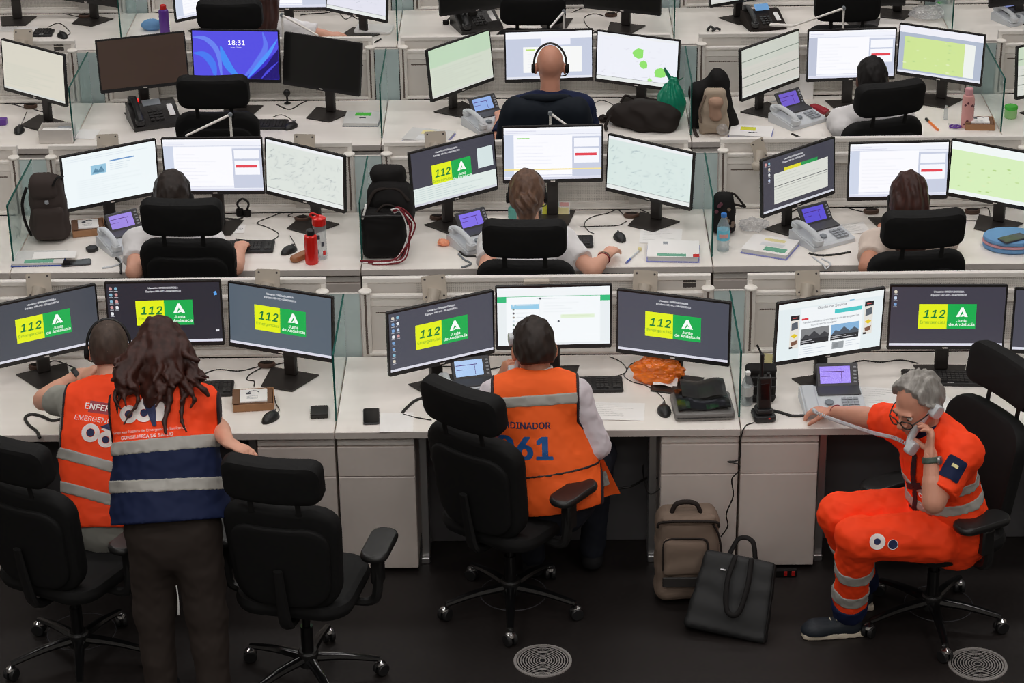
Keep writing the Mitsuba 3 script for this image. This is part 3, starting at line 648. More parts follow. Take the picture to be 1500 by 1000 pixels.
for i in range(5):
    a = math.radians(-90 + 72 * i); c, s = math.cos(a), math.sin(a)
    chair.add('star_base>leg', tube([(c * .03, s * .03, .115), (c * .16, s * .16, .105), (c * .30, s * .30, .078)], [.026, .021, .015], 8, 4, .8), 'black_gloss', 40)
    w1, w2 = (mv(xf(cyl(.029, -.01, .01, 16, ch=.004), mtx(rx=math.pi / 2, rz=a + .6)), c * .305 + o * -math.sin(a + .6) * -1 * .015, s * .305 + o * math.cos(a + .6) * -1 * -.015 * -1, .03) for o in (-1, 1))
    chair.add('castor', [w1, w2], 'black_plastic', 40)
    chair.add('castor>cover', [lathe([(.020, .0), (.024, .008), (.020, .02), (.006, .028)], 14, (c * .305, s * .305, .040))], 'chrome', 40)
chair.parts = [(n, {k: v for k, v in d.items() if v is not None}) for n, d in chair.parts]
Kchair = {}
def put_chair(tag, x, y, heading, label, base=0.0, remat=None, skip=(), arm_drop=0.0):
    """heading: degrees from straight at the desk, positive to the right; base: turn of the star foot"""
    k = thing('office_chair', label, 'chair', 'black office chairs'); Kchair[tag] = k
    h = math.radians(-heading); last, seen = {}, {}
    for name, d in chair.parts:
        if name in skip: continue
        d = dict(d); rz = math.radians(base) if name.startswith(('star', 'castor')) else h
        d['to_world'] = T(mtx((x, y, -arm_drop if name.startswith('armrest') and seen.get(name, 0) else 0), rz).tolist()); seen[name] = seen.get(name, 0) + 1
        if remat and name in remat: d['bsdf'] = {'type': 'ref', 'id': M(remat[name])}
        if '>' in name: scene[sub(last[name.split('>')[0]], name.split('>')[1])] = d
        else: last[name] = sub(k, name); scene[last[name]] = d
    return k
put_chair('c1', -2.00, -.68, 28, 'black office chair under the man with the headset, front row far left', 10)
put_chair('c2', -1.0, -.84, 12, 'empty black office chair that the long-haired woman leans on', 25)
put_chair('c3', -.15, -.28, 37, 'black office chair turned behind the orange-vested coordinator', 0)
put_chair('c4', 1.69, -.43, -118, 'black office chair carrying the grey-haired man on the phone', 3, arm_drop=.13)
put_chair('d1', -1.77, 1.86, 2, 'black chair before the person with dark hair and headset, second row')
put_chair('d2', -0.07, 1.55, 2, 'black chair before the woman with a bun, second row')
put_chair('d3', 1.82, 1.62, -6, 'black chair before the brown-haired woman, second row')
put_chair('e1', -1.85, 3.70, 0, 'empty black chair before the blue lock screen')
put_chair('e2', 0.03, 3.45, 0, 'black chair hidden under a navy jacket behind the bald man', 0, skip=('headrest', 'headrest>post'))
put_chair('e3', 1.85, 3.46, -18, 'black chair before the dark-haired man, third row')
put_chair('f1', -1.92, 5.12, 0, 'empty black chair at the top left, fourth row')
put_chair('f2', -0.04, 5.16, 0, 'empty black chair at the top middle, fourth row')
put_chair('f3', 1.91, 5.16, 0, 'empty dark chair at the top right, fourth row')
k = thing('jacket', 'navy jacket draped over the chair behind the bald man', 'jacket')
def _jk(P):
    q = P - np.array([0.03, 3.14, .885]); q = q @ mtx(rx=.14)[:3, :3]
    w = .285 - .055 * np.clip((q[:, 2] - .02) / .26, 0, 1) ** 2; fold = .006 * np.sin(q[:, 0] * 46 + 2 * np.sin(q[:, 2] * 9)) + .01 * (vnoise(q * 9, 3) - .5)
    e = np.stack([np.abs(q[:, 0]) - w + .07, np.abs(q[:, 1]) - .075 + .07, np.abs(q[:, 2]) - .30 + .07], 1)
    return np.linalg.norm(np.maximum(e, 0), axis=1) + np.minimum(e.max(1), 0) - .07 + fold
part(k, 'body', sdf(_jk, (-.36, 2.95, .5), (.42, 3.4, 1.28), .012), 'chair_blue', True)
part(k, 'collar', tube([(-.10, 3.17, 1.15), (-.05, 3.10, 1.185), (.03, 3.08, 1.19), (.11, 3.10, 1.185), (.16, 3.17, 1.15)], .022, 8, 5), 'chair_blue', True)

# ================================================================== things on the desks
DZ = .74
mat('phone_grey', (196, 200, 204), .38)
mat('phone_grey_dark', (120, 126, 132), .4)
mat('phone_dark', (62, 62, 66), .4)
mat('phone_black', (34, 32, 31), .36)
mat('key_grey', (150, 154, 160), .45)
mat('key_black', (44, 43, 43), .45)
mat('paper', (236, 234, 232), .7)
mat('paper_grey', (206, 206, 204), .7)
mat('ink', (70, 74, 84), .7)
mat('cardboard', (160, 118, 84), .75)
mat('cardboard_dark', (112, 80, 58), .75)
mat('puck_brown', (82, 58, 46), .5)
mat('folder_blue', (62, 84, 170), .4)
mat('folder_lilac', (134, 138, 200), .4)
mat('green_print', (104, 166, 140), .6)
mat('yellow_print', (214, 214, 60), .6)
mat('red', (200, 34, 32), .4)
mat('red_gloss', (214, 36, 30), .22)
mat('blue', (52, 120, 200), .4)
mat('wallet', (36, 33, 31), .6)
mat('grey_case', (112, 110, 108), .5)
mat('brown_case', (150, 96, 60), .45)
mat('pink', (214, 156, 152), .4)
mat('pink_dark', (96, 50, 62), .5)
mat('purple', (96, 52, 150), .3)
mat('green_jar', (70, 190, 60), .35)
mat('orange_note', (240, 160, 124), .7)
mat('teal', (90, 160, 150), .5)
mat('blue_cloth', (104, 150, 196), .8)
mat('pink_cloth', (206, 150, 156), .8)
mat('fabric_black', (20, 18, 18), .8, .3)
mat('fabric_brown', (58, 49, 46), .8, .3)
mat('fabric_dark', (34, 27, 24), .8, .3)
mat('fabric_beige', (170, 154, 136), .8, .3)
mat('fabric_taupe', (116, 100, 88), .8, .3)
mat('cord_red', (126, 34, 44), .7)
mat('orange_bag', (236, 120, 34), .22, .6)
mat('green_bag', (24, 140, 108), .3, .5)
mat('clear', (220, 222, 224), .1)
scene['mat_bottle'] = {'type': 'blendbsdf', 'weight': .28, 'a': {'type': 'thindielectric', 'int_ior': 1.33, 'specular_transmittance': rgb((.93, .96, .97))}, 'b': {'type': 'twosided', 'bsdf': {'type': 'roughplastic', 'diffuse_reflectance': rgb((.62, .66, .68)), 'alpha': .1}}}
scene['mat_film'] = {'type': 'blendbsdf', 'weight': .3, 'a': {'type': 'thindielectric', 'int_ior': 1.4}, 'b': {'type': 'twosided', 'bsdf': {'type': 'roughplastic', 'diffuse_reflectance': rgb((.75, .75, .76)), 'alpha': .1}}}
def glow(name, c, g=1.0):
    return {'type': 'area', 'radiance': rgb(np.array(lin(c)) * g), 'sampling_weight': .05}
def emit(parent, name, mesh, c, g=1.0):
    k = sub(parent, name); d = mikit.ply(mesh, 'mat_black_gloss', False); d['emitter'] = glow(name, c, g); scene[k] = d
def loc(px, py, rz=0.0, z=DZ):
    p = at(px, py, z); return mtx((p[0], p[1], z + .001), math.radians(rz))
def path(pts, z=DZ + .004):
    """a cable lying on the desk, given by picture points (a third value lifts it above the desk)"""
    return [at(p[0], p[1], z + (p[2] if len(p) > 2 else 0)) for p in pts]
def cord(label, pts, r=.0026, m='cable', z=DZ + .003, cat='cable', name='cable', group='cables on the desks'):
    k = thing(name, label, cat, group); add(k, tube(path(pts, z), r, 6, 7), m, True); return k

def keyboard(px, py, rz, label, w=.44, d=.14):
    k = thing('keyboard', label, 'keyboard', 'black keyboards'); m = loc(px, py, rz)
    part(k, 'case', xf(slab(rrect(w, d, .008, 3), 0, .016, .004), m), 'black_plastic')
    keys = []; nx = int(w / .019) - 1
    for j in range(5):
        for i in range(nx):
            if i in (15, 19): continue
            keys.append(pbox(-w / 2 + .014 + i * .019, -w / 2 + .030 + i * .019, -d / 2 + .016 + j * .022, -d / 2 + .034 + j * .022, .016, .021))
    part(k, 'keys', xf(cat(keys), m), 'key_black'); labels[k + '__keys'] = {'kind': 'stuff', 'label': 'rows of small black keys'}
    part(k, 'maker_mark', xf(pbox(-.02, .01, -d / 2 + .005, -d / 2 + .010, .016, .0165), m), 'paper_grey'); return k
def mouse(px, py, rz, label):
    k = thing('mouse', label, 'mouse', 'black computer mice'); m = loc(px, py, rz)
    b = trimesh.creation.icosphere(2, 1.0); v = b.vertices; v[:, 2] = np.maximum(v[:, 2], -.02); v *= [.032, .056, .034]; v[:, 0] *= 1 + .12 * (v[:, 1] / .056); b.vertices = v
    part(k, 'shell', xf(b, m), 'black_plastic', True); part(k, 'wheel', xf(mv(xf(cyl(.008, -.004, .004, 12), mtx(ry=math.pi / 2)), 0, .032, .026), m), 'phone_dark')
    part(k, 'button_seam', xf(box(-.001, .001, .012, .050, .024, .031, .0004), m), 'black_gloss'); return k
def puck(px, py, label):
    k = thing('cable_hub', label, 'cable hub', 'brown oval cable hubs'); m = loc(px, py)
    part(k, 'body', xf(slab(np.c_[.042 * np.cos(np.arange(20) * .314159), .026 * np.sin(np.arange(20) * .314159)], 0, .022, .007), m), 'puck_brown', 40)
    part(k, 'rim', xf(slab(np.c_[.030 * np.cos(np.arange(20) * .314159), .016 * np.sin(np.arange(20) * .314159)], .022, .025, .001), m), 'fabric_dark', 40); return k

def handset_mesh(L=.20):
    a = tube([(0, -L / 2, .012), (0, -L * .25, .032), (0, L * .25, .032), (0, L / 2, .012)], [.019, .017, .017, .019], 10, 6, .72)
    e = [slab(rrect(.048, .052, .016, 5), -.012, .016, .005)]
    return cat([a, mv(e[0], 0, -L / 2 + .012, .004), mv(e[0], 0, L / 2 - .012, .004)])
def desk_phone(px, py, rz, label, screen=(122, 104, 232), s=1.0, body='phone_grey', lifted=False, big=False, black=False):
    """modern desk phone: wedge body, handset at the left, tilted display at the back"""
    k = thing('desk_phone', label, 'phone', 'desk phones'); m = loc(px, py, rz) @ np.diag([s, s, s, 1])
    w, d = .26, .20
    wedge = hull([(x, y, z) for x in (-w / 2, w / 2) for y, z in ((-d / 2, 0), (d / 2, 0), (-d / 2, .018), (d / 2, .052), (-d / 2 + .01, .024), (d / 2 - .03, .056))])
    part(k, 'body', xf(wedge, m), body)
    sl = math.atan2(.032, d); P = m @ mtx((0, 0, .040), rx=sl)
    part(k, 'cradle', xf(box(-w / 2 + .006, -w / 2 + .062, -.098, .092, -.004, .010, .004), P), body if not black else 'black_plastic')
    if not lifted: part(k, 'handset', xf(handset_mesh(.20), P @ mtx((-w / 2 + .034, 0, .016))), body, 40)
    part(k, 'dark_strip', xf(box(-.06, w / 2 - .006, .015, .092, .004, .0095, .002), P), 'phone_dark')
    D = m @ mtx((.035, .075, .062), rx=.95)
    dh = part(k, 'display_housing', xf(box(-.090, .090, -.012, .098, -.018, .0, .004), D), 'phone_dark' if not black else 'phone_black')
    sc = xf(box(-.075, .055, .010, .084, .0, .0012, .0005), D); emit(dh, 'display', sc, screen, .95)
    sc2 = [pbox(-.070, .030, .060, .063, .0013, .002), pbox(.016, .018, .014, .06, .0013, .002), pbox(-.070, -.03, .040, .042, .0013, .002)]
    part(dh, 'text', xf(cat(sc2), D), 'purple' if screen[2] > screen[0] + 60 and screen[0] > 90 else 'phone_dark')
    for i in range(5): part(dh, 'soft_key', xf(box(.068, .082, (.010 + i * .016), (.018 + i * .016), 0, .003, .001), D), 'key_grey')
    part(k, 'navigation_wheel', xf(cyl(.019, .005, .011, 16, (-.02, -.035), .002), P), 'phone_grey_dark', 40)
    kk = [pbox(.035 + i * .025, .055 + i * .025, -.080 + j * .020, -.066 + j * .020, .005, .010) for i in range(3) for j in range(4)]
    for q in kk: part(k, 'key', xf(q, P), 'key_grey')
    return k
def old_phone(px, py, rz, label, body='phone_black', s=1.0, screen=None):
    k = thing('desk_phone', label, 'phone', 'desk phones'); m = loc(px, py, rz) @ np.diag([s, s, s, 1]); w, d = .25, .22
    wedge = hull([(x, y, z) for x in (-w / 2, w / 2) for y, z in ((-d / 2, 0), (d / 2, 0), (-d / 2, .022), (d / 2, .085), (d / 2 - .05, .088))])
    part(k, 'body', xf(wedge, m), body); P = m @ mtx((0, 0, .060), rx=math.atan2(.065, d))
    part(k, 'handset', xf(handset_mesh(.21), P @ mtx((-w / 2 + .036, 0, .010))), 'black_plastic', 40)
    if screen: emit(k, 'display', xf(box(-.045, .05, .045, .098, .012, .020, .002), P @ mtx(rx=.3)), screen, .8)
    else: part(k, 'display', xf(box(-.045, .05, .04, .092, .004, .012, .002), P), 'phone_grey_dark')
    part(k, 'label_strip', xf(box(.074, .104, -.06, .07, .002, .0075, .001), P), 'paper')
    for i in range(3):
        for j in range(4): part(k, 'key', xf(pbox(-.03 + i * .026, -.012 + i * .026, -.085 + j * .024, -.070 + j * .024, .001, .008), P), 'key_black')
    emit(k, 'message_lamp', xf(cyl(.006, .0, .016, 10, (-.06, .10)), P), (255, 40, 40), 1.2)
    part(k, 'stand', xf(box(-.09, .09, d / 2 - .04, d / 2 - .02, .0, .06), m), body); return k
def bottle(px, py, label, h=.21, r=.032, cap='blue', lab='blue', body='bottle', name='water_bottle', print_=None, rz=0):
    k = thing(name, label, 'bottle'); m = loc(px, py, rz)
    prof = [(r * .7, 0), (r * .98, .004), (r, .012), (r * .93, .03), (r, .05), (r, h * .58), (r * .93, h * .66), (r * .6, h * .80), (r * .42, h * .86), (r * .42, h * .92)]
    part(k, 'body', xf(lathe(prof, 20), m), body, 50)
    part(k, 'cap', xf(cyl(r * .47, h * .90, h, 18, ch=.002), m), cap, 40)
    if lab: part(k, 'label', xf(lathe([(r * 1.0, h * .30), (r * 1.02, h * .31), (r * 1.02, h * .56), (r * 1.0, h * .57)], 20), m), lab, 40)
    if print_: part(k, 'label_print', xf(box(-r * .7, r * .7, -r * 1.04, -r * .7, h * .38, h * .48, .001), m), print_)
    return k
def flask(px, py, label, h, r, col, cap, name='flask'):
    k = thing(name, label, 'bottle'); m = loc(px, py)
    part(k, 'body', xf(lathe([(r * .92, 0), (r, .006), (r, h * .76), (r * .94, h * .82), (r * .6, h * .86)], 24), m), col, 40)
    part(k, 'cap', xf(lathe([(r * .62, h * .86), (r * .66, h * .87), (r * .62, h * .98), (r * .5, h)], 20), m), cap, 40); return k
def sheet(px, py, rz, w, d, label, m='paper', z=DZ, name='paper_sheet', ink=True, thick=.0006, group=None, seed=0):
    k = thing(name, label, 'paper', group); L = loc(px, py, rz, z)
    part(k, 'leaf', xf(blanket(lambda u, v: np.c_[(u - .5) * w, (v - .5) * d, .0008 + .0012 * np.sin(3 * u + 2 * v + seed) ** 2], 6, 6, thick), L), m)
    if ink:
        q = np.random.default_rng(seed); ls = []
        for i in range(7):
            y = d * .38 - i * d * .11; a = q.uniform(.3, .8) * w; ls.append(pbox(-w * .42, -w * .42 + a, y, y + .0025, .0034, .0037))
        part(k, 'print', xf(cat(ls), L), 'paper_grey'); labels[k + '__print'] = {'kind': 'stuff'}
    return k
def binder(px, py, rz, w, d, label, cover='paper', edge='folder_lilac', h=.022, prints=(), z=DZ):
    """bound documents: a coloured back cover, a block of pages and a printed front cover"""
    k = thing('document_binder', label, 'documents', 'bound documents on the desks'); L = loc(px, py, rz, z)
    part(k, 'back_cover', xf(box(-w / 2, w / 2, -d / 2, d / 2, 0, .004, .001), L), edge)
    part(k, 'pages', xf(box(-w / 2 + .006, w / 2 - .006, -d / 2 + .006, d / 2 - .004, .004, h - .002, .001), L), 'paper_grey')
    part(k, 'front_cover', xf(box(-w / 2 + .002, w / 2 - .002, -d / 2 + .003, d / 2, h - .002, h, .0006), L), cover)
    for (x0, x1, y0, y1, c) in prints: part(k, 'cover_print', xf(pbox(-w / 2 + x0 * w, -w / 2 + x1 * w, -d / 2 + y0 * d, -d / 2 + y1 * d, h, h + .0006), L), c)
    return k
def phone_slab(px, py, rz, label, w=.073, d=.15, m='black_gloss', back='phone_dark', z=DZ):
    k = thing('smartphone', label, 'smartphone'); L = loc(px, py, rz, z)
    part(k, 'body', xf(slab(rrect(w, d, .01, 4), 0, .008, .003), L), back); part(k, 'screen', xf(slab(rrect(w - .006, d - .008, .008, 4), .008, .0088, .0003), L), m); return k
def headset_box(px, py, rz, label, w=.185, d=.145, h=.045, closed=False):
    k = thing('headset_box', label, 'box', 'cardboard headset boxes'); L = loc(px, py, rz)
    part(k, 'tray', xf(cat([box(-w / 2, w / 2, -d / 2, d / 2, 0, .004), box(-w / 2, w / 2, -d / 2, -d / 2 + .004, 0, h * .8), box(-w / 2, w / 2, d / 2 - .004, d / 2, 0, h), box(-w / 2, -w / 2 + .004, -d / 2, d / 2, 0, h), box(w / 2 - .004, w / 2, -d / 2, d / 2, 0, h)]), L), 'cardboard')
    part(k, 'flap', xf(box(-w / 2 - .002, -w / 2 + .03, -d / 2, d / 2, h - .004, h, .001), L), 'cardboard_dark')
    part(k, 'filler', xf(box(-w / 2 + .006, w / 2 - .006, -d / 2 + .006, d / 2 - .006, .004, h - .006), L), 'cardboard_dark')
    part(k, 'card', xf(box(-w / 2 + .032, w / 2 - .03, -d / 2 + .012, d / 2 - .012, h - .006, h + .002, .001), L), 'paper')
    art = [tube([(-.026, .018, h + .003), (-.010, .038, h + .003), (.014, .038, h + .003), (.024, .024, h + .003)], .002, 5, 5), box(-.032, -.012, .008, .022, h + .002, h + .005, .001)]
    part(k, 'headset_picture', xf(cat(art), L), 'ink')
    part(k, 'card_print', xf(cat([pbox(-.03, .02, -.012 - i * .012, -.010 - i * .012, h + .002, h + .0025) for i in range(3)]), L), 'key_grey'); return k

# ---------------------------------------------------------------- front row
keyboard(272, 573, 3, 'black keyboard half hidden behind the long-haired woman')
headset_box(372, 592, 6, 'open cardboard headset box with a white card, front row')
mouse(396, 614, -28, 'black mouse in front of the open headset box, front row')
k = thing('wallet', 'small black wallet on the front desk beside the glass divider', 'wallet'); L = loc(468, 606, 4)
part(k, 'body', xf(slab(rrect(.08, .10, .006, 3), 0, .018, .004), L), 'wallet'); part(k, 'fold', xf(box(-.038, .038, -.05, -.018, .018, .024, .003), L), 'wallet')
puck(391, 537, 'brown oval cable hub below the bluish 112 monitor'); puck(55, 540, 'brown oval cable hub below the leftmost front monitor')
cord('thin black cord looping from the front cable hub to the keyboard', [(378, 537), (350, 543), (318, 541), (295, 549)])
cord('black cord dropping from the hub to the open headset box', [(384, 538), (366, 548), (362, 556), (372, 558), (372, 566)])
cord('black cords running from the hub to the angled monitor foot', [(402, 534), (418, 531), (428, 533), (433, 540)])
cord('black cord bending under the bluish monitor', [(400, 543), (418, 548), (432, 545), (436, 538)])
cord('mouse cord beside the open headset box', [(404, 606), (409, 600), (404, 590), (402, 580)], .002)
cord('thick black coiled cord curling on the left front desk', [(90, 614), (76, 616), (62, 610), (46, 607), (37, 612), (42, 622), (54, 632), (58, 641)], .008)
sheet(128, 558, 10, .10, .07, 'small pale sheet under the raised forearm, front row', ink=False)
cord('black cord behind the leftmost front monitor foot', [(66, 533), (80, 528), (96, 533), (108, 538)])

phone_slab(544, 611, 4, 'black smartphone lying alone on the middle front desk')
sheet(581, 619, 2, .15, .185, 'blank white sheet hanging over the front desk edge', ink=False)
cord('black coiled cord with thin tail and plug on the white sheet', [(655, 578), (630, 580), (608, 587), (594, 599), (589, 605)], .0075)
cord('thin cord tail with small plug near the tilted headrest', [(590, 606), (604, 610), (620, 613), (632, 615)], .0025)
desk_phone(687, 583, 14, 'desk phone with light blue display left of the orange-vested man', (176, 206, 246))
keyboard(842, 566, 1, 'black keyboard right of the orange-vested man')
mouse(973, 604, 4, 'black mouse in front of the orange plastic bag')
cord('mouse cord winding from behind the orange bag', [(893, 522), (910, 530), (918, 541), (914, 550), (926, 559), (945, 564), (962, 574), (973, 586), (974, 596)], .002)
cord('grey cord crossing beside the right keyboard, front row', [(890, 553), (905, 550), (916, 545), (922, 535), (930, 530)], .002)
cord('black cord running along the back of the middle front desk', [(640, 536), (665, 537), (690, 540), (720, 540), (745, 534), (760, 530)], .003)
sheet(905, 603, -4, .24, .17, 'faint white sheet beside the right sleeve on the front desk', seed=3)

# crumpled bags: noisy closed surfaces
def blob(c, r, amp, seed, fr=14, rz=0.0, bottom=None, n=4, ridge=0.6):
    b = trimesh.creation.icosphere(n, 1.0); v = np.array(b.vertices); q = vfbm(v * fr * .12 + seed * 7.3, 4, seed) - .5; w = np.abs(vfbm(v * fr * .22 + 31 + seed, 3, seed + 9) - .5)
    v = v * (1 + amp * q[:, None] * 2 - amp * ridge * w[:, None] * 2) * np.asarray(r); a = math.radians(rz); R = np.array([[math.cos(a), -math.sin(a), 0], [math.sin(a), math.cos(a), 0], [0, 0, 1]])
    v = v @ R.T + np.asarray(c, float)
    if bottom is not None: v[:, 2] = np.maximum(v[:, 2], bottom)
    b.vertices = v; return b
p = at(964, 558, DZ); k = thing('plastic_bag', 'crumpled orange plastic bag under the 112 monitor', 'plastic bag')
part(k, 'bag', blob(p + [0, .0, .058], (.118, .066, .078), .36, 3, 16, -8, DZ + .002), 'orange_bag', 25); part(k, 'white_print', xf(blanket(lambda u, v: np.c_[(u - .5) * .11, (v - .5) * .05, .012 * np.sin(4 * u + v * 3)], 8, 5, .001), mtx(p + [.03, -.055, .022], rx=.5, rz=-.25)), 'paper')
p = at(1030, 605, DZ); k = thing('laptop_case', 'grey case with folded black cover on the front desk beside the glass', 'case'); L = mtx((p[0], p[1], DZ + .001), math.radians(3))
part(k, 'case', xf(slab(rrect(.27, .23, .02, 4), 0, .036, .01), L @ mtx((0, .035, 0))), 'grey_case'); part(k, 'seam', xf(box(-.125, .125, -.084, -.078, .016, .019, .001), L), 'wallet')
part(k, 'cover', xf(blanket(lambda u, v: np.c_[(u - .5) * .235, .0 + v * .20 - .055, .040 + .012 * np.sin(3.0 * v + u) + .006 * np.sin(9 * u)], 14, 12, .006), L), 'black_gloss')
part(k, 'cover_flap', xf(blanket(lambda u, v: np.c_[(u - .5) * .20 + .01, .04 + v * .15, .058 + .022 * np.sin(2.6 * v) + .008 * np.sin(7 * u + 2)], 14, 10, .004), L), 'phone_black')

bottle(1094, 592, 'small clear water bottle with white cap beside the black radio', .165, .027, 'paper', 'paper_grey')
k = thing('radio', 'black handheld radio standing in its charging dock, front row', 'radio'); p = at(1118, 612, DZ); L = mtx((p[0], p[1], DZ + .001), .1)
part(k, 'dock', xf(cat([slab(rrect(.10, .11, .02, 4), 0, .03, .01), slab(rrect(.075, .075, .015, 4), .03, .055, .008)]), L), 'black_plastic'); part(k, 'body', xf(slab(rrect(.060, .040, .01, 4), .05, .21, .008), L), 'phone_black')
part(k, 'antenna', xf(cyl(.009, .20, .32, 12, (-.014, .0), .003), L), 'black_plastic', 40); part(k, 'knob', xf(cyl(.008, .21, .225, 12, (.016, 0), .002), L), 'black_plastic', 40); part(k, 'grille', xf(box(-.02, .02, -.0215, -.0195, .10, .18, .001), L), 'black_gloss'); part(k, 'lamp', xf(box(.012, .022, -.06, -.056, .02, .028), L), 'red')
k = thing('equipment_pouch', 'black equipment pouch behind the radio and the small bottle', 'pouch'); p = at(1114, 590, DZ); L = mtx((p[0], p[1] + .03, DZ + .001), -.05)
part(k, 'body', xf(slab(rrect(.135, .075, .02, 4), 0, .15, .018), L), 'fabric_black'); part(k, 'flap', xf(slab(rrect(.14, .08, .02, 4), .145, .168, .01), L), 'fabric_black')
for i in range(3): part(k, 'strap', xf(box(-.068, .068, -.041, -.036, .03 + i * .045, .045 + i * .045, .002), L), 'black_plastic')
k = thing('sticky_note', 'pale yellow note standing behind the black pouch', 'note'); p = at(1126, 552, DZ); part(k, 'leaf', xf(box(-.03, .03, -.001, .001, 0, .085, .0005), mtx((p[0], p[1] + .02, DZ + .02), -.2, -.15)), 'yellow_print'); scene[k + '__leaf']['bsdf'] = {'type': 'ref', 'id': mat('note_yellow', (226, 216, 160), .7)}
k = thing('pen', 'black pen leaning against the glass divider end, front row', 'pen'); p = at(1119, 526, .746); add(k, rod(p, p + [-.032, .022, .065], .005, 8), 'black_plastic', 40)
desk_phone(1219, 596, 3, 'large desk phone with violet display, its handset lifted', (150, 122, 240), 1.06, lifted=True)
sheet(1289, 583, -8, .19, .20, 'printed form beside the large desk phone', seed=5); sheet(1372, 592, 18, .16, .20, 'white sheet behind the grey-haired man', ink=False)
keyboard(1392, 556, -4, 'black keyboard behind the grey-haired man')
cord('black cord along the back of the right front desk', [(1200, 540), (1216, 545), (1240, 535), (1262, 528), (1290, 530), (1320, 527), (1345, 532)], .003)
cord('small loop of black cord under the newspaper monitor', [(1214, 540), (1228, 541), (1236, 536), (1228, 533), (1218, 538)], .0025)
cord('black cable leaving the radio dock', [(1104, 619), (1094, 622), (1090, 627), (1087, 632)], .0025)
k = thing('cable', 'thin black cable with a loop hanging down the drawer cabinets', 'cable', 'cables on the desks')
add(k, tube([aty(1089, 628, -.006), aty(1085, 645, -.008), aty(1083, 672, -.006), aty(1066, 676, -.008), aty(1082, 680, -.01), aty(1082, 690, -.006), aty(1072, 702, -.006), aty(1074, 726, -.008), aty(1064, 752, -.01), aty(1066, 770, -.008), aty(1056, 786, -.012)], .003, 6, 7), 'cable', True)
cord('black coiled cord and plug beside the radio dock', [(1130, 601), (1146, 605), (1160, 609), (1178, 609), (1192, 610)], .0075)

# ---------------------------------------------------------------- second row
headset_box(130, 339, 12, 'open cardboard headset box behind the second-row phone', .17, .14)
desk_phone(186, 360, 33, 'grey desk phone with violet display at the left of the second row', (160, 138, 230))
cord('beige coiled handset cord at the left of the second row', [(170, 372), (178, 384), (166, 390), (150, 393)], .006, 'phone_grey')
cord('black coiled cord hanging over the second-row desk edge', [(170, 378), (176, 384), (177, 392), (177, 400)], .006)
binder(58, 381, 2, .27, .17, 'blue-backed documents with green print, second row left', 'paper_grey', 'folder_blue', .018, ((.25, .8, .05, .3, 'green_print'),))
sheet(80, 374, 4, .22, .09, 'white sheet lying on the blue-backed documents', z=DZ + .020, ink=False)
phone_slab(112, 386, -80, 'black smartphone beside the blue-backed documents'); puck_ = thing('coaster', 'small black hexagonal holder beside the second-row phone', 'holder')
part(puck_, 'body', xf(slab(np.c_[.033 * np.cos(np.arange(6) * 1.0472), .033 * np.sin(np.arange(6) * 1.0472)], 0, .02, .004), loc(135, 367)), 'black_plastic')
k = thing('handwritten_note', 'white note with handwriting on the second-row desk', 'note'); L = loc(345, 336, 2)
part(k, 'leaf', xf(box(-.09, .05, -.055, .06, 0, .002, .0005), L), 'paper')
part(k, 'handwriting', xf(mv(text_mesh('PIKO', .022, .0006), -.035, -.012, .002), L), 'ink')
keyboard(340, 364, 1, 'black keyboard under the hand of the person in white, second row left'); mouse(423, 369, -35, 'black mouse beside the red flask, second row')
flask(457, 385, 'red flask with black cap on the second-row desk', .185, .034, 'red_gloss', 'black_plastic')
k = thing('water_bottle', 'clear water bottle with red lid behind the red flask', 'bottle'); L = loc(470, 378)
part(k, 'body', xf(lathe([(.030, 0), (.034, .008), (.034, .18), (.030, .19)], 20), L), 'bottle', 40); part(k, 'lid', xf(lathe([(.036, .188), (.037, .20), (.036, .225), (.020, .235)], 20), L), 'red_gloss', 40); part(k, 'spout', xf(tube([(-.03, 0, .225), (-.045, 0, .24), (-.03, .0, .25), (0, 0, .236)], .006, 8, 4), L), 'red_gloss', True)
for i, (a, b, c_) in enumerate(((-.4, .05, 'ink'), (.5, .09, 'ink'), (-.1, .13, 'ink'), (.7, .04, 'red'))):
    part(k, 'pattern_mark', xf(xf(box(-.008, .008, -.0355, -.033, -.012, .012, .001), mtx(rz=a)), L @ mtx((0, 0, b))), c_)
k = thing('glasses_case', 'brown leather glasses case beside the red flask', 'case'); add(k, xf(slab(rrect(.05, .14, .024, 5), 0, .03, .012), loc(441, 379, -38)), 'brown_case', 40)
puck(443, 323, 'brown oval cable hub behind the red-lidded bottle')
for lab, pts in (('thin dark cable zigzagging before the street map monitor', [(430, 304), (400, 316), (377, 326), (392, 333), (408, 342), (402, 350), (385, 353), (345, 350)]),
                 ('dark cable loops under the street map monitor', [(434, 297), (430, 310), (422, 316), (438, 318), (450, 316), (458, 320)]),
                 ('mouse cord from the monitor foot, second row left', [(425, 345), (430, 354), (434, 361)])): cord(lab, pts, .0022)
k = thing('headset', 'black headset hanging on the panel hook, second row left', 'headset', 'black headsets'); b = aty(356, 300, S + .74)
part(k, 'headband', tube([b + [-.02, 0, -.03], b + [-.03, 0, .01], b + [0, 0, .035], b + [.03, 0, .01], b + [.02, 0, -.03]], .006, 8, 5), 'black_plastic', True); part(k, 'ear_cushion', mv(cyl(.02, -.02, .02, 14), *(b + [-.02, 0, -.045])), 'fabric_black', 40); part(k, 'ear_cushion', mv(cyl(.02, -.02, .02, 14), *(b + [.02, -.01, -.05])), 'fabric_black', 40)
cord('black cable lying before the wall panel, second row left', [(300, 318), (330, 320), (350, 321), (357, 316)], .006)

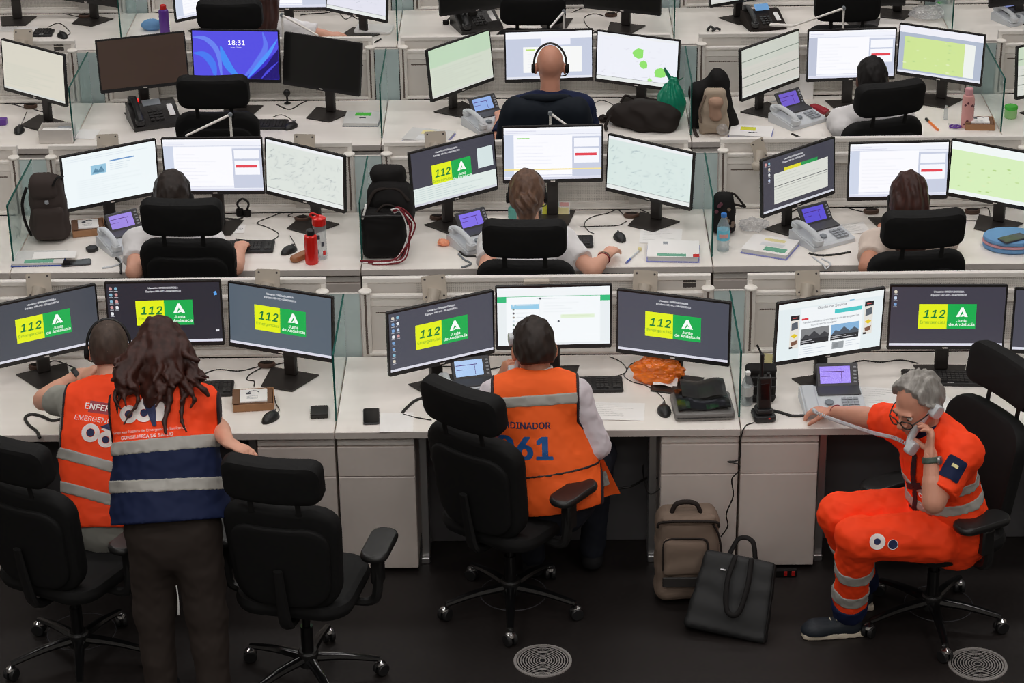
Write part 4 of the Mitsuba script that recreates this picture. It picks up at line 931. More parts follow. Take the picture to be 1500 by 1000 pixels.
desk_phone(700, 358, 33, 'grey desk phone with violet display left of the woman with a bun', (134, 116, 236))
k = thing('crumpled_note', 'crumpled orange note beside the second-row phone', 'note'); p = at(650, 359, DZ); add(k, blob(p + [0, 0, .016], (.034, .028, .018), .4, 5, 20, 0, DZ + .001, 3), 'orange_note')
cord('grey handset cord curling over the second-row desk', [(672, 372), (680, 380), (690, 386), (680, 391), (676, 391)], .006, 'phone_grey_dark'); cord('black coiled cord beside the grey phone, second row', [(673, 367), (680, 374), (692, 375), (706, 378)], .006)
k = thing('desk_calendar', 'small standing card with yellow and pink blocks before the woman with a bun', 'card'); p = at(814, 316, DZ); L = mtx((p[0], p[1], DZ + .001), -.05, -.5)
part(k, 'board', xf(box(-.075, .075, 0, .003, 0, .075), L), 'paper'); 
for (x0, x1, z0, z1, c) in ((-.072, -.03, .005, .06, 'yellow_print'), (-.02, .07, .005, .045, 'note_yellow'), (-.02, .015, .05, .07, 'green_print'), (.02, .07, .05, .072, 'pink')): part(k, 'colour_block', xf(pbox(x0, x1, -.001, 0, z0, z1), L), c)
flask(752, 320, 'teal tumbler behind the woman with a bun', .075, .028, 'teal', 'teal', 'tumbler')
keyboard(838, 356, 0, 'black keyboard under the right arm of the woman with a bun', .22); mouse(908, 350, 14, 'black mouse under the hand with bracelets')
k = thing('pen', 'blue pen with yellow cap on the second-row desk', 'pen'); p0, p1 = at(917, 385, DZ + .006), at(937, 366, DZ + .006); part(k, 'barrel', rod(p0, p1, .0045, 8), 'phone_grey'); part(k, 'tip', rod(p0, p0 + .3 * (p1 - p0), .0052, 8), 'folder_blue'); part(k, 'topper', mv(trimesh.creation.icosphere(2, .011), *(p1 + [0, 0, .006])), 'note_yellow', True)
sheet(968, 346, -5, .22, .20, 'loose white sheet partly under the stacked documents', seed=7)
binder(986, 372, -4, .27, .22, 'stacked documents with green print and red tab, second row', 'paper', 'folder_lilac', .03, ((.2, .75, .05, .2, 'green_print'), (.88, 1.0, .02, .2, 'red'), (.3, .4, .75, .9, 'key_grey')))
puck(925, 318, 'brown oval cable hub before the pale map monitor'); puck(641, 321, 'brown oval cable hub beside the black backpack')
for lab, pts in (('thin cable looping before the pale map monitor', [(916, 318), (905, 307), (890, 312), (866, 318), (856, 328), (862, 338), (870, 342)]), ('second thin cable curving to the pale map monitor hub', [(850, 332), (880, 331), (905, 330), (918, 324)]), ('black cable under the pale map monitor', [(935, 294), (938, 306), (950, 312), (955, 320), (940, 322), (932, 319)]), ('short cable behind the half-covered 112 monitor', [(676, 293), (678, 304), (690, 308)])): cord(lab, pts, .0022)

bottle(1059, 366, 'water bottle with blue cap before the floral bag', .205, .033, 'blue', mat('label_sky', (110, 196, 222), .5), print_='pink')
binder(1128, 365, -24, .25, .215, 'spiral documents with green print beside the blue-capped bottle', 'paper', 'folder_lilac', .026, ((.45, .92, .12, .36, 'green_print'), (.3, .8, .4, .6, 'clear'), (.3, .75, .7, .85, 'note_yellow')))
desk_phone(1204, 352, 31, 'grey desk phone with blue display left of the brown-haired woman', (96, 84, 214), 1.05)
cord('black coiled cord before the right grey phone, second row', [(1185, 371), (1200, 374), (1222, 373), (1246, 369)], .006); cord('grey handset cord hanging over the edge, second row right', [(1190, 376), (1206, 388), (1210, 394), (1216, 386), (1204, 379)], .005, 'phone_grey')
k = thing('plastic_wrap', 'crumpled clear plastic wrap behind the spiral documents', 'plastic wrap'); p = at(1103, 335, DZ); add(k, blob(p + [0, .0, .025], (.075, .06, .03), .5, 11, 26, 0, DZ + .001, 4), 'film')
puck(1276, 312, 'brown oval cable hub left of the brown-haired woman'); puck(1424, 312, 'brown oval cable hub below the green map monitor')
cord('dark cable running between two monitors, second row right', [(1160, 310), (1180, 300), (1200, 297), (1230, 301), (1255, 308), (1276, 312)], .0025); cord('cable from the hub below the green map monitor', [(1430, 306), (1446, 304), (1450, 314), (1446, 322), (1415, 323)], .0022)
sheet(1248, 335, 12, .17, .14, 'printed list under the left arm of the brown-haired woman', seed=9)
k = thing('pouch', 'round blue and pink pouch at the right end of the second row', 'pouch'); L = loc(1480, 361, -4)
e = lambda r, z0, z1: slab(np.c_[r * np.cos(np.arange(24) * .2618) * 1.25, r * np.sin(np.arange(24) * .2618)], z0, z1, .012)
part(k, 'lower', xf(e(.115, 0, .03), L), 'blue_cloth', 40); part(k, 'band', xf(e(.117, .026, .042), L), 'pink_cloth', 40); part(k, 'lid', xf(e(.115, .04, .066), L), 'blue_cloth', 40)
phone_slab(1484, 350, -62, 'black smartphone lying on the round blue pouch', z=DZ + .067)

# ---------------------------------------------------------------- third row
mouse(28, 193, 4, 'black mouse at the far left of the third row'); puck(45, 158, 'brown oval cable hub at the far left of the third row')
k = thing('open_box', 'open grey cardboard box holding white paper, third row left', 'box'); L = loc(85, 205, 0)
w_, d_, h_ = .195, .125, .085
part(k, 'walls', xf(cat([box(-w_/2, w_/2, -d_/2, -d_/2+.004, 0, h_), box(-w_/2, w_/2, d_/2-.004, d_/2, 0, h_), box(-w_/2, -w_/2+.004, -d_/2, d_/2, 0, h_), box(w_/2-.004, w_/2, -d_/2, d_/2, 0, h_), box(-w_/2, w_/2, -d_/2, d_/2, 0, .004)]), L), 'panel_inset'); part(k, 'paper_stack', xf(box(-.085, .085, -.05, .03, .02, .066, .002), L), 'paper'); part(k, 'folded_leaf', xf(box(.0, .08, .02, .05, .03, .07, .004), L), 'key_grey')
sheet(122, 197, -6, .17, .16, 'white sheet between the grey box and the black phone', ink=False)
cord('dark cable from the far left hub', [(0, 150), (20, 153), (38, 158)], .0025); cord('mouse cord at the far left of the third row', [(40, 162), (34, 176), (29, 186)], .002); cord('cable loops under the cream blank monitor', [(40, 140), (42, 150), (46, 158), (60, 163), (72, 165)], .0025)
old_phone(226, 179, 20, 'black desk phone with white label strip, third row left', s=1.15); keyboard(372, 184, -2, 'black keyboard before the lock screen monitor', .40); mouse(426, 187, -30, 'black mouse right of the lock screen keyboard')
k = thing('webcam', 'small black camera on a stand before the off monitor, third row', 'camera'); p = at(421, 152, DZ); part(k, 'stand', mv(cat([cyl(.02, 0, .006, 14), cyl(.006, .005, .05, 10)]), *p), 'black_plastic', 40); part(k, 'head', mv(trimesh.creation.icosphere(2, .022), *(p + [0, 0, .07])), 'black_plastic', True)
cord('black cable sagging below the off black monitor', [(455, 128), (455, 143), (440, 152), (424, 160), (405, 153)], .0035); cord('mouse cord in front of the lock screen', [(432, 180), (424, 173), (412, 168), (400, 171)], .002)
cord('small cable behind the black phone, third row', [(224, 146), (232, 152), (228, 160)], .002)
binder(531, 177, -3, .215, .21, 'documents with 112 print beside the glass, third row', 'paper_grey', 'key_grey', .022, ((.28, .72, .62, .88, 'green_jar'), (.42, .6, .42, .5, 'ink')))
binder(628, 202, -16, .27, .20, 'fanned printed documents left of the bald man', 'paper_grey', 'folder_lilac', .018, ((.3, .7, .55, .85, 'note_yellow'), (.3, .85, .1, .4, 'clear')))
desk_phone(716, 184, 33, 'grey desk phone left of the bald man', (150, 180, 236))
cord('pink cable behind the brown bag, third row', [(868, 152), (880, 147), (892, 150), (900, 155)], .002); cord('black cable from the green patch map monitor', [(921, 128), (927, 138), (920, 146), (912, 152)], .003)
k = thing('hair_tie', 'dark scrunched hair tie beside the brown bag', 'hair tie'); p = at(884, 178, DZ); add(k, blob(p + [0, 0, .02], (.034, .03, .022), .4, 21, 20, 0, DZ, 3), 'fabric_dark')
desk_phone(1168, 178, 36, 'grey desk phone with violet display left of the dark-haired man', (116, 94, 206), 1.05)
k = thing('glasses_case', 'dark red glasses case behind the grey phone, third row', 'case'); add(k, xf(slab(rrect(.055, .15, .026, 5), 0, .028, .012), loc(1200, 163, 35)), mat('dark_red', (150, 30, 46), .35), 40)
binder(1100, 196, -10, .25, .18, 'documents with yellow print beside the beige bag', 'paper', 'folder_lilac', .02, ((.25, .6, .5, .8, 'yellow_print'), (.45, .65, .3, .36, 'ink')))
k = thing('poster_card', 'large white card leaning behind the third-row phone', 'card'); p = at(1168, 150, DZ); add(k, xf(box(-.10, .10, 0, .002, 0, .15), mtx((p[0], p[1] + .06, DZ + .001), -.1, -.35)), 'paper')
cord('white cable looping behind the third-row phone', [(1120, 168), (1124, 152), (1140, 146), (1147, 134), (1132, 140)], .0025, 'phone_grey'); cord('black coiled cord before the third-row phone', [(1160, 196), (1172, 201), (1180, 204)], .006)
k = thing('flask', 'patterned pink flask beside the glass, third row', 'bottle'); L = loc(1416, 186)
part(k, 'body', xf(lathe([(.032, 0), (.036, .006), (.036, .17), (.031, .195), (.022, .20)], 24), L), 'pink', 40); part(k, 'cap', xf(lathe([(.024, .20), (.025, .205), (.024, .235), (.018, .24)], 20), L), 'pink_cloth', 40)
q = np.random.default_rng(5)
for i in range(12):
    a, z = q.uniform(-1.4, 1.4), q.uniform(.02, .16); part(k, 'leaf_motif', xf(xf(box(-.007, .007, -.037, -.0345, -.005, .005, .001), mtx(rz=a, ry=q.uniform(-1, 1))), L @ mtx((0, 0, z))), 'pink_dark')
flask(1385, 175, 'tiny clear roll-on vial before the monitor foot', .085, .012, 'bottle', 'chrome', 'vial')
k = thing('marker_pen', 'orange marker with black cap on the third-row desk', 'pen'); p0, p1 = at(1374, 190, DZ + .007), at(1361, 178, DZ + .007); part(k, 'barrel', rod(p0, p1, .007, 10), 'orange_bag'); part(k, 'cap', rod(p1, p1 + .35 * (p1 - p0), .008, 10), 'black_plastic')
k = thing('scissors', 'small purple scissors beside the pink flask', 'scissors'); p = at(1399, 186, DZ + .006)
for s_ in (-1, 1): part(k, 'handle', tube([p + [s_ * .012 + .02 * math.cos(t), .02 * math.sin(t), .004] for t in np.linspace(0, 6.28, 9)], .005, 6, 3), 'purple', True)
part(k, 'blades', rod(p + [0, .0, .004], p + [-.03, .05, .002], .004, 6), 'chrome')
headset_box(1434, 186, -4, 'cardboard headset box with white card beside the pink flask', .17, .12)
k = thing('jar', 'small jar with bright green lid at the right edge, third row', 'jar'); L = loc(1480, 172); part(k, 'body', xf(lathe([(.034, 0), (.037, .006), (.037, .05), (.034, .055)], 20), L), mat('jar_body', (150, 200, 130), .3), 40); part(k, 'lid', xf(cyl(.039, .052, .074, 22, ch=.004), L), 'green_jar', 40)
cord('black cable behind the framed green map monitor foot', [(1352, 145), (1366, 144), (1376, 140)], .004)

k = thing('small_box', 'small violet box at the left edge of the third row', 'box'); add(k, xf(slab(rrect(.07, .05, .006, 3), 0, .035, .004), loc(2, 182)), 'purple')
# ---------------------------------------------------------------- fourth row
sheet(26, 43, 0, .27, .10, 'white sheet with a line of print, top left', seed=12); keyboard(64, 50, 0, 'black keyboard at the top left', .13, .12); mouse(92, 54, 30, 'black mouse at the top left')
puck(124, 26, 'brown oval cable hub at the top left')
for lab, pts in (('dark cable running right from the top left monitor', [(62, 8), (75, 16), (95, 20), (112, 24), (124, 27)]), ('dark cable sagging below the tilted top left monitor', [(118, 6), (120, 16), (128, 21), (140, 20)]), ('thin mouse cord loops at the top left', [(70, 40), (84, 34), (94, 38), (103, 48), (97, 52)]), ('cable stub behind the second top left foot', [(150, 12), (162, 18), (172, 18)])): cord(lab, pts, .0026)
flask(242, 50, 'purple flask standing at the top left, fourth row', .20, .033, 'purple', 'red'); 
k = thing('pouch', 'blue cloth pouch beside the purple flask', 'pouch'); p = at(222, 45, DZ); add(k, blob(p + [0, .02, .035], (.07, .045, .04), .15, 31, 10, 0, DZ, 3), 'blue_cloth', True)
k = thing('tablet_dock', 'white rounded keyboard tray under the map monitor, top', 'tray'); add(k, xf(slab(rrect(.25, .17, .03, 5), 0, .02, .008), loc(548, 45, -6)), 'paper')
k = thing('pen', 'dark pen on the fourth-row desk edge', 'pen'); add(k, rod(at(549, 62, DZ + .006), at(558, 57, DZ + .006), .005, 8), 'black_plastic', 40)
for lab, pts in (('dark cable below the white monitor at the top', [(440, 22), (455, 20), (475, 19), (490, 16)]), ('looped dark cable under the top map monitor', [(498, 20), (506, 28), (516, 24), (524, 28), (532, 24)])): cord(lab, pts, .0026)
old_phone(698, 40, 20, 'black desk phone with white label strip, top middle', s=1.15); puck(895, 24, 'dark oval cable hub at the top right of the middle'); mouse(875, 53, 0, 'black mouse half hidden behind the map monitor, fourth row')
for lab, pts in (('thin cable looping left of the dark hub, top', [(888, 24), (870, 20), (856, 26), (860, 38), (872, 46)]), ('short cable from the dark hub to the black monitor', [(900, 22), (908, 16), (918, 20), (924, 14)]), ('dark cable left of the empty top chair monitor', [(838, 18), (852, 12), (862, 6)])): cord(lab, pts, .0024)
k = thing('headset', 'black headset lying beside the top middle phone', 'headset', 'black headsets'); b = at(660, 32, DZ + .01); part(k, 'headband', tube([b + [-.03, -.02, 0], b + [0, .03, .02], b + [.06, .03, .02], b + [.08, 0, .0]], .006, 8, 5), 'black_plastic', True); part(k, 'ear_cushion', mv(cyl(.02, -.008, .016, 14), *(b + [-.03, -.02, 0])), 'fabric_black', 40)
old_phone(1118, 38, 14, 'brown desk phone with small blue display, top right', 'fabric_dark', 1.0, (120, 170, 220))
k = thing('hair_clip', 'small black hair clip on the fourth-row desk', 'hair clip'); p = at(1045, 46, DZ)
part(k, 'jaw', tube([p + [-.04, 0, .006], p + [-.02, .01, .03], p + [.01, 0, .012]], .008, 6, 4), 'black_plastic', True); part(k, 'jaw', tube([p + [-.01, -.01, .006], p + [.02, 0, .02], p + [.045, .01, .008]], .008, 6, 4), 'black_plastic', True)
k = thing('plastic_bag', 'crumpled clear plastic bag at the top right', 'plastic bag'); p = at(1358, 26, DZ); add(k, blob(p + [0, 0, .035], (.12, .10, .04), .4, 41, 20, 0, DZ + .001, 4), 'film')
flask(1377, 14, 'jar with green lid behind the glass, top right', .05, .03, 'clear', 'green_jar', 'jar'); 
desk_phone(1488, 30, 30, 'pale desk phone at the top right corner', (120, 130, 180)); cord('white coiled cord at the top right corner', [(1474, 16), (1484, 16), (1486, 24), (1478, 26)], .006, 'phone_grey')
k = thing('red_clip', 'small red clip on the fourth-row desk edge', 'clip'); p = at(651, 58, DZ); part(k, 'jaw', tube([p + [-.025, 0, .006], p + [0, .01, .02], p + [.02, 0, .006]], .007, 6, 4), 'red', True)

# ---------------------------------------------------------------- unused monitor mounts and desk lamps on the tool rails
def mount(px, py, r, rz, label, tilt=-.35):
    k = thing('monitor_mount', label, 'monitor mount', 'unused monitor mounts'); b = aty(px, py, S * r + DEP - .035); b[2] = max(b[2], 1.08)
    L = mtx(b, rz, tilt)
    plate = extr(rrect(.115, .115, .008, 3), -.002, .002); plate = xf(plate, mtx(rx=math.pi / 2)); part(k, 'plate', xf(plate, L), 'beige_metal')
    for x in (-.042, .042):
        for z in (-.042, .042): part(k, 'screw_hole', xf(xf(cyl(.005, -.0005, .0005, 10), mtx(rx=math.pi / 2)), L @ mtx((x, -.0026, z))), 'cabinet_dark')
    kp = b + [-.012, -.045, -.072]; part(k, 'ball_joint', rod((L @ [0, -.001, -.01, 1])[:3], kp + [0, 0, .01], .031, 18, .022), 'beige_metal', 40)
    part(k, 'knuckle', mv(trimesh.creation.icosphere(3, .030), *kp), 'beige_metal', True)
    part(k, 'clamp', box(b[0] - .02, b[0] + .02, S * r + DEP - .045, S * r + DEP - .003, 1.0, 1.055, .004), 'beige_metal'); return k
for px, py, r, rz, lab in ((57, 418, 0, .15, 'beige monitor mount on the left panel, front row'), (392, 412, 0, -.1, 'beige monitor mount above the bluish 112 monitor'), (636, 421, 0, .25, 'beige monitor mount above the icon-filled 112 monitor'), (945, 414, 0, -.2, 'beige monitor mount above the monitor over the orange bag'), (1183, 414, 0, .1, 'beige monitor mount above the newspaper monitor'),
                           (158, 212, 1, .1, 'beige mount above the pale web page monitor'), (446, 212, 1, -.1, 'beige mount above the street map monitor'), (638, 208, 1, .1, 'beige mount above the half-covered 112 monitor'), (1112, 222, 1, .9, 'beige mount turned sideways above the dark table monitor'), (34, 57, 2, 0, 'beige mount above the cream blank monitor')): mount(px, py, r, rz, lab)
def lamp(px, py, r, tip, label, head=None):
    """slim white arm lamp clamped to the tool rail; px, py: its elbow"""
    k = thing('desk_lamp', label, 'desk lamp', 'white arm lamps'); Y = S * r + DEP - .03; e = aty(px, py, Y); t = at(tip[0], tip[1], e[2] - tip[2])
    part(k, 'pole', cat([rod([e[0], Y, 1.03], e, .007, 10), box(e[0] - .02, e[0] + .02, Y - .015, Y + .026, 1.0, 1.06, .004)]), 'lamp_white', 40)
    part(k, 'joint', mv(xf(cyl(.012, -.012, .012, 14, ch=.002), mtx(rx=math.pi / 2)), *e), 'phone_grey_dark', 40); part(k, 'arm', rod(e, t, .0075, 10, .006), 'lamp_white', 40)
    if head is not None: h = at(head[0], head[1], t[2] - .01); part(k, 'lamp_head', xf(slab(rrect(.15, .035, .012, 4), -.006, .006, .004), frame((t + h) / 2, unit(h - t), np.cross([0, 0, 1.0], unit(h - t)), [0, 0, 1.0])), 'lamp_white')
    return k
lamp(337, 168, 1, (272, 199, .05), 'white lamp arm above the white form monitor, second row left'); lamp(806, 166, 1, (830, 183, .05), 'white lamp arm before the navy jacket chair')
lamp(413, 22, 2, (466, 52, .05), 'white lamp arm at the top beside the white sleeve'); lamp(826, 17, 2, (806, 40, .05), 'white lamp arm above the pop-up window monitor'); lamp(1236, 12, 2, (1162, 38, .05), 'white lamp with flat head over the brown phone', (1128, 36))
cord('black cable drooping behind the legs of the man in the 061 vest', [(900, 716), (925, 712), (948, 700), (968, 700)], .005, z=.35)
cord('thin cable hanging in the knee hole beside the drawer cabinet', [(945, 655), (942, 690), (950, 722), (966, 716), (972, 702)], .003, z=.40)
# floor outlets
for px, py, lab, r_, n_ in ((795, 968, 'round slotted floor vent in front of the middle chair', .125, 9), (1432, 973, 'round slotted floor vent at the lower right', .125, 9)):
    k = thing('floor_vent', lab, 'floor vent', 'round floor vents'); p = at(px, py, 0)
    part(k, 'rim', lathe([(r_ - .012, .0005), (r_ - .011, .006), (r_, .0055), (r_ + .001, .0005)], 48, (p[0], p[1], 0)), mat('vent_rim', (150, 146, 143), .4, .5, .25), 40)
    scene_ring = []
    for i in range(n_): a = r_ * (.1 + .82 * i / n_); part(k, 'ring', cat([tm(*(lambda t, R0, R1: (np.vstack([np.c_[R0 * np.cos(t), R0 * np.sin(t), 0 * t + .004], np.c_[R1 * np.cos(t), R1 * np.sin(t), 0 * t + .004]]) + [p[0], p[1], 0], np.vstack([np.c_[np.arange(40), np.arange(40) + 40, (np.arange(40) + 1) % 40 + 40], np.c_[np.arange(40), (np.arange(40) + 1) % 40 + 40, (np.arange(40) + 1) % 40]])))(np.arange(40) * 2 * np.pi / 40, a, a + r_ * .045))]), 'vent_rim')
    part(k, 'well', cyl(r_ - .013, .0004, .0015, 40, (p[0], p[1])), 'black_plastic')
for px, py, lab in ((752, 868, 'flush round floor box under the middle chair'), (1375, 884, 'flush round floor box under the right chair'), (120, 925, 'flush round floor box under the left chair')):
    k = thing('floor_box', lab, 'floor box', 'flush round floor boxes'); p = at(px, py, 0); part(k, 'rim', lathe([(.148, .0005), (.149, .003), (.1515, .003), (.1525, .0005)], 48, (p[0], p[1], 0)), 'phone_dark', 40); part(k, 'lid', cyl(.147, .0004, .0016, 48, (p[0], p[1])), 'floor')

# ================================================================== bags
def soft_box(c, half, R=None, rd=.04, bulge=.0, amp=.006, fr=14.0, seed=1, taper=0.0):
    """rounded, slightly wrinkled bag body as a distance field"""
    half = np.asarray(half, float)
    def f(P):
        q = P - np.asarray(c, float)
        if R is not None: q = q @ R
        u = np.clip(q[:, 2] / half[2], -1, 1); s = 1 - taper * (u + 1) / 2; q2 = q.copy(); q2[:, 0] = q[:, 0] / s; q2[:, 1] = q[:, 1] / s
        e = np.abs(q2) - (half - rd); d = np.linalg.norm(np.maximum(e, 0), axis=1) + np.minimum(e.max(1), 0) - rd
        return d * .9 - bulge * (1 - (q[:, 0] / half[0]) ** 2) * (1 - u ** 2) + amp * (vnoise(q * fr, seed) - .5) * 2 + amp * .6 * np.sin(q[:, 2] * 60 + 4 * vnoise(q * 8, seed + 4))
    return f
def rotz(a): return mtx(rz=math.radians(a))[:3, :3]
def sdf_about(f, c, r, h=.01): c = np.asarray(c, float); return sdf(f, c - r, c + np.asarray(r, float), h)
def strap(pts, w=.02, t=.006): return tube(pts, w / 2, 8, 6, t / w * 2)

# dark grey backpack at the left of the second row
p = at(72, 356, DZ); c = p + [0, .075, .175]; R = rotz(6)
k = thing('backpack', 'dark grey backpack standing beside the left glass divider, second row', 'backpack')
part(k, 'body', sdf_about(soft_box(c, (.105, .085, .172), R, .06, .012, .006, 12, 3, .18), c, (.16, .14, .20), .01), 'fabric_brown', True)
part(k, 'flap', sdf_about(soft_box(c + [-.012, -.01, .125], (.085, .085, .058), R, .05, .01, .005, 14, 5, .2), c + [0, 0, .13], (.15, .13, .10), .01), 'fabric_brown', True)
part(k, 'front_pocket', sdf_about(soft_box(c + [.01, -.078, -.06], (.08, .03, .09), R, .028, .006, .003, 14, 8), c + [0, -.08, -.06], (.12, .06, .12), .009), 'fabric_brown', True)
part(k, 'strap', strap([c + [-.10, -.02, .12], c + [-.125, -.05, .04], c + [-.12, -.05, -.06], c + [-.10, -.03, -.15]]), 'fabric_black', True)
part(k, 'strap', strap([c + [.05, -.08, .15], c + [.075, -.07, .19], c + [.09, .0, .17]]), 'fabric_black', True); part(k, 'buckle', box(c[0] + .005, c[0] + .025, c[1] - .105, c[1] - .09, c[2] + .055, c[2] + .075, .003), 'key_grey')

# large black bag with red and white cords
p = at(566, 382, DZ); c = p + [0, .10, .15]; k = thing('backpack', 'large black backpack with red and white cords, second row', 'backpack')
part(k, 'body', sdf_about(soft_box(c + [-.01, -.02, -.02], (.115, .075, .128), rotz(3), .035, .008, .004, 12, 13), c, (.17, .15, .2), .01), 'fabric_black', True)
part(k, 'lid', sdf_about(soft_box(c + [.02, .08, .10], (.125, .085, .12), rotz(-5), .06, .012, .008, 12, 17, .15), c + [.02, .08, .1], (.2, .16, .2), .01), 'fabric_black', True)
part(k, 'top_roll', sdf_about(soft_box(c + [.01, .12, .235], (.095, .055, .05), rotz(-8), .045, .004, .007, 15, 19), c + [.01, .12, .235], (.15, .11, .1), .01), 'fabric_black', True)
part(k, 'strap', strap([c + [-.10, -.02, .11], c + [-.05, .02, .19], c + [.06, .02, .20], c + [.12, .0, .14]], .024), 'fabric_dark', True); part(k, 'strap', strap([c + [-.08, -.06, .06], c + [0, -.05, .14], c + [.09, -.03, .10]], .02), 'fabric_dark', True)
part(k, 'white_lining', strap([c + [-.115, -.09, .08], c + [-.10, -.085, .13], c + [-.095, -.07, .155]], .014), 'paper', True)
part(k, 'rim', strap([c + [-.12, -.105, .10], c + [0, -.112, .105], c + [.10, -.105, .10]], .010), 'chair_plastic', True)
qq = np.random.default_rng(3)
for i in range(7):
    o = qq.uniform(-.012, .012, 3); s_ = c + [.045, -.10, .13] + o
    part(k, 'cord', tube([s_, s_ + [.04, -.02, .01 + .01 * i / 7], s_ + [.075 + .005 * i, -.02, -.07], s_ + [.08 - .004 * i, -.03, -.17], s_ + [.06 - .012 * i, -.045, -.25], s_ + [-.02 - .01 * i, -.05 + .004 * i, -.272], s_ + [-.10 - .018 * i, -.05 + .008 * i, -.275]], .0042, 5, 5), 'cord_red' if i % 3 else 'paper', True)
# floral pouch and its handle
p = at(1060, 347, DZ); c = p + [0, .06, .115]; k = thing('handbag', 'dark floral handbag behind the blue-capped bottle, second row', 'handbag')
part(k, 'body', sdf_about(soft_box(c, (.066, .05, .112), rotz(-6), .035, .01, .006, 16, 23, .22), c, (.11, .1, .15), .008), 'fabric_black', True); part(k, 'handle', tube([c + [.0, 0, .10], c + [.05, .0, .105], c + [.10, -.01, .05], c + [.11, -.01, .035], c + [.05, -.02, .055]], .006, 6, 6), 'fabric_dark', True)
for i in range(10):
    a, z = qq.uniform(-.05, .05), qq.uniform(-.09, .09); m_ = mtx(c + [a, -.056 - .004 * (1 - (a / .06) ** 2), z], rx=math.pi / 2, rz=0); part(k, 'flower', xf(slab(np.c_[.011 * np.cos(np.arange(6) * 1.047), .011 * np.sin(np.arange(6) * 1.047)], -.002, .004, .001), m_), 'pink_dark' if i % 2 else 'fabric_taupe')
# brown lying bag, green bag
p = at(942, 188, DZ); c = p + [0, .05, .075]; k = thing('bag', 'dark brown soft bag slumped on the third-row desk', 'bag')
def _slump(P):
    q = (P - c) @ rotz(-12); w = .19 - .05 * np.clip(q[:, 0] / .2, -1, 1)
    d = d_ell(q, (0, 0, -.01), (.215, .115, .085)); d = smin(d, d_ell(q, (.07, -.03, -.04), (.15, .10, .055)), .05)
    return np.maximum(d + .010 * (vnoise(q * 17, 29) - .5) * 2 + .006 * np.sin(q[:, 0] * 40 + q[:, 2] * 60 + 5 * vnoise(q * 9, 8)), -(P[:, 2] - DZ - .002))
part(k, 'body', sdf_about(_slump, c, (.27, .2, .13), .01), 'fabric_dark', True); part(k, 'strap', strap([c + [-.19, -.03, .0], c + [-.22, -.07, -.045], c + [-.215, -.10, -.065]], .022), 'fabric_dark', True); part(k, 'loop', tube([c + [-.13, .03, .06], c + [-.10, .06, .09], c + [-.05, .05, .075]], .007, 6, 5), 'fabric_dark', True)
p = at(985, 178, DZ); c = p + [-.005, .06, .10]; k = thing('plastic_bag', 'knotted green plastic bag behind the brown bag, third row', 'plastic bag')
def _green(P):
    q = P - c; d = d_ell(q, (0, 0, -.01), (.085, .07, .115)); d = smin(d, d_cone(q, (0, 0, .09), (.01, 0, .135), .03, .02), .04); a = np.arctan2(q[:, 1], q[:, 0])
    return np.maximum(d + .008 * np.sin(a * 9 + 5 * vnoise(q * 10, 3)) * np.clip((q[:, 2] + .1) / .2, 0, 1) + .008 * (vnoise(q * 22, 5) - .5), -(P[:, 2] - DZ - .002))
part(k, 'body', sdf_about(_green, c + [0, 0, .02], (.13, .12, .19), .008), 'green_bag', True)
part(k, 'knot_ear', xf(hull([(0, 0, 0), (.03, .01, 0), (-.03, .0, .095), (-.035, .012, .07), (.0, .02, .03)]), mtx(c + [-.012, 0, .125])), 'green_bag'); part(k, 'knot_ear', xf(hull([(0, 0, 0), (.02, .01, 0), (.06, .0, .03), (.05, .014, .01)]), mtx(c + [.01, 0, .125])), 'green_bag')
# black coat over bag, beige tote
p = at(1042, 194, DZ); c = p + [.0, .11, .15]; k = thing('coat', 'black coat heaped behind the beige bag, third row', 'coat')
def _coat(P):
    q = P - c; d = smin(d_cone(q, (-.08, 0, -.15), (-.075, .0, .04), .055, .05), d_cone(q, (-.06, .02, .05), (.04, .02, .13), .06, .055), .05); d = smin(d, d_cone(q, (.05, .02, .12), (.10, -.02, -.12), .055, .06), .05); d = smin(d, d_ell(q, (0, .02, -.03), (.10, .05, .15)), .04)
    return np.maximum(d + .008 * np.sin(q[:, 0] * 50 + 6 * vnoise(q * 8, 4)) + .006 * (vnoise(q * 20, 41) - .5), -(P[:, 2] - DZ - .002))
part(k, 'body', sdf_about(_coat, c, (.22, .16, .24), .01), 'fabric_black', True); part(k, 'hanging_strap', strap([c + [-.10, -.09, -.13], c + [-.095, -.15, -.14], c + [-.085, -.185, -.15], c + [-.083, -.19, -.20]], .022), 'fabric_brown', True)
p = at(1046, 199, DZ); c = p + [.0, .05, .135]; k = thing('tote_bag', 'beige fabric bag in front of the black coat, third row', 'bag')
part(k, 'body', sdf_about(soft_box(c, (.086, .05, .135), rotz(-6), .03, .012, .007, 14, 47, .26), c, (.12, .1, .18), .008), 'fabric_beige', True); part(k, 'gathered_front', sdf_about(soft_box(c + [.005, -.05, .03], (.032, .02, .075), None, .018, .004, .006, 30, 53, -.3), c + [.005, -.05, .03], (.07, .06, .12), .007), 'pink_cloth', True); scene[k + '__gathered_front']['bsdf'] = {'type': 'ref', 'id': mat('beige_rose', (176, 142, 122), .8, .3)}
part(k, 'clear_wrap', mv(trimesh.creation.icosphere(2, .035), *(c + [.045, -.06, -.09])), 'film', True)
part(k, 'shoulder_strap', strap([c + [-.05, -.02, .11], c + [-.085, -.05, .03], c + [-.08, -.055, -.05]], .018), 'fabric_taupe', True)

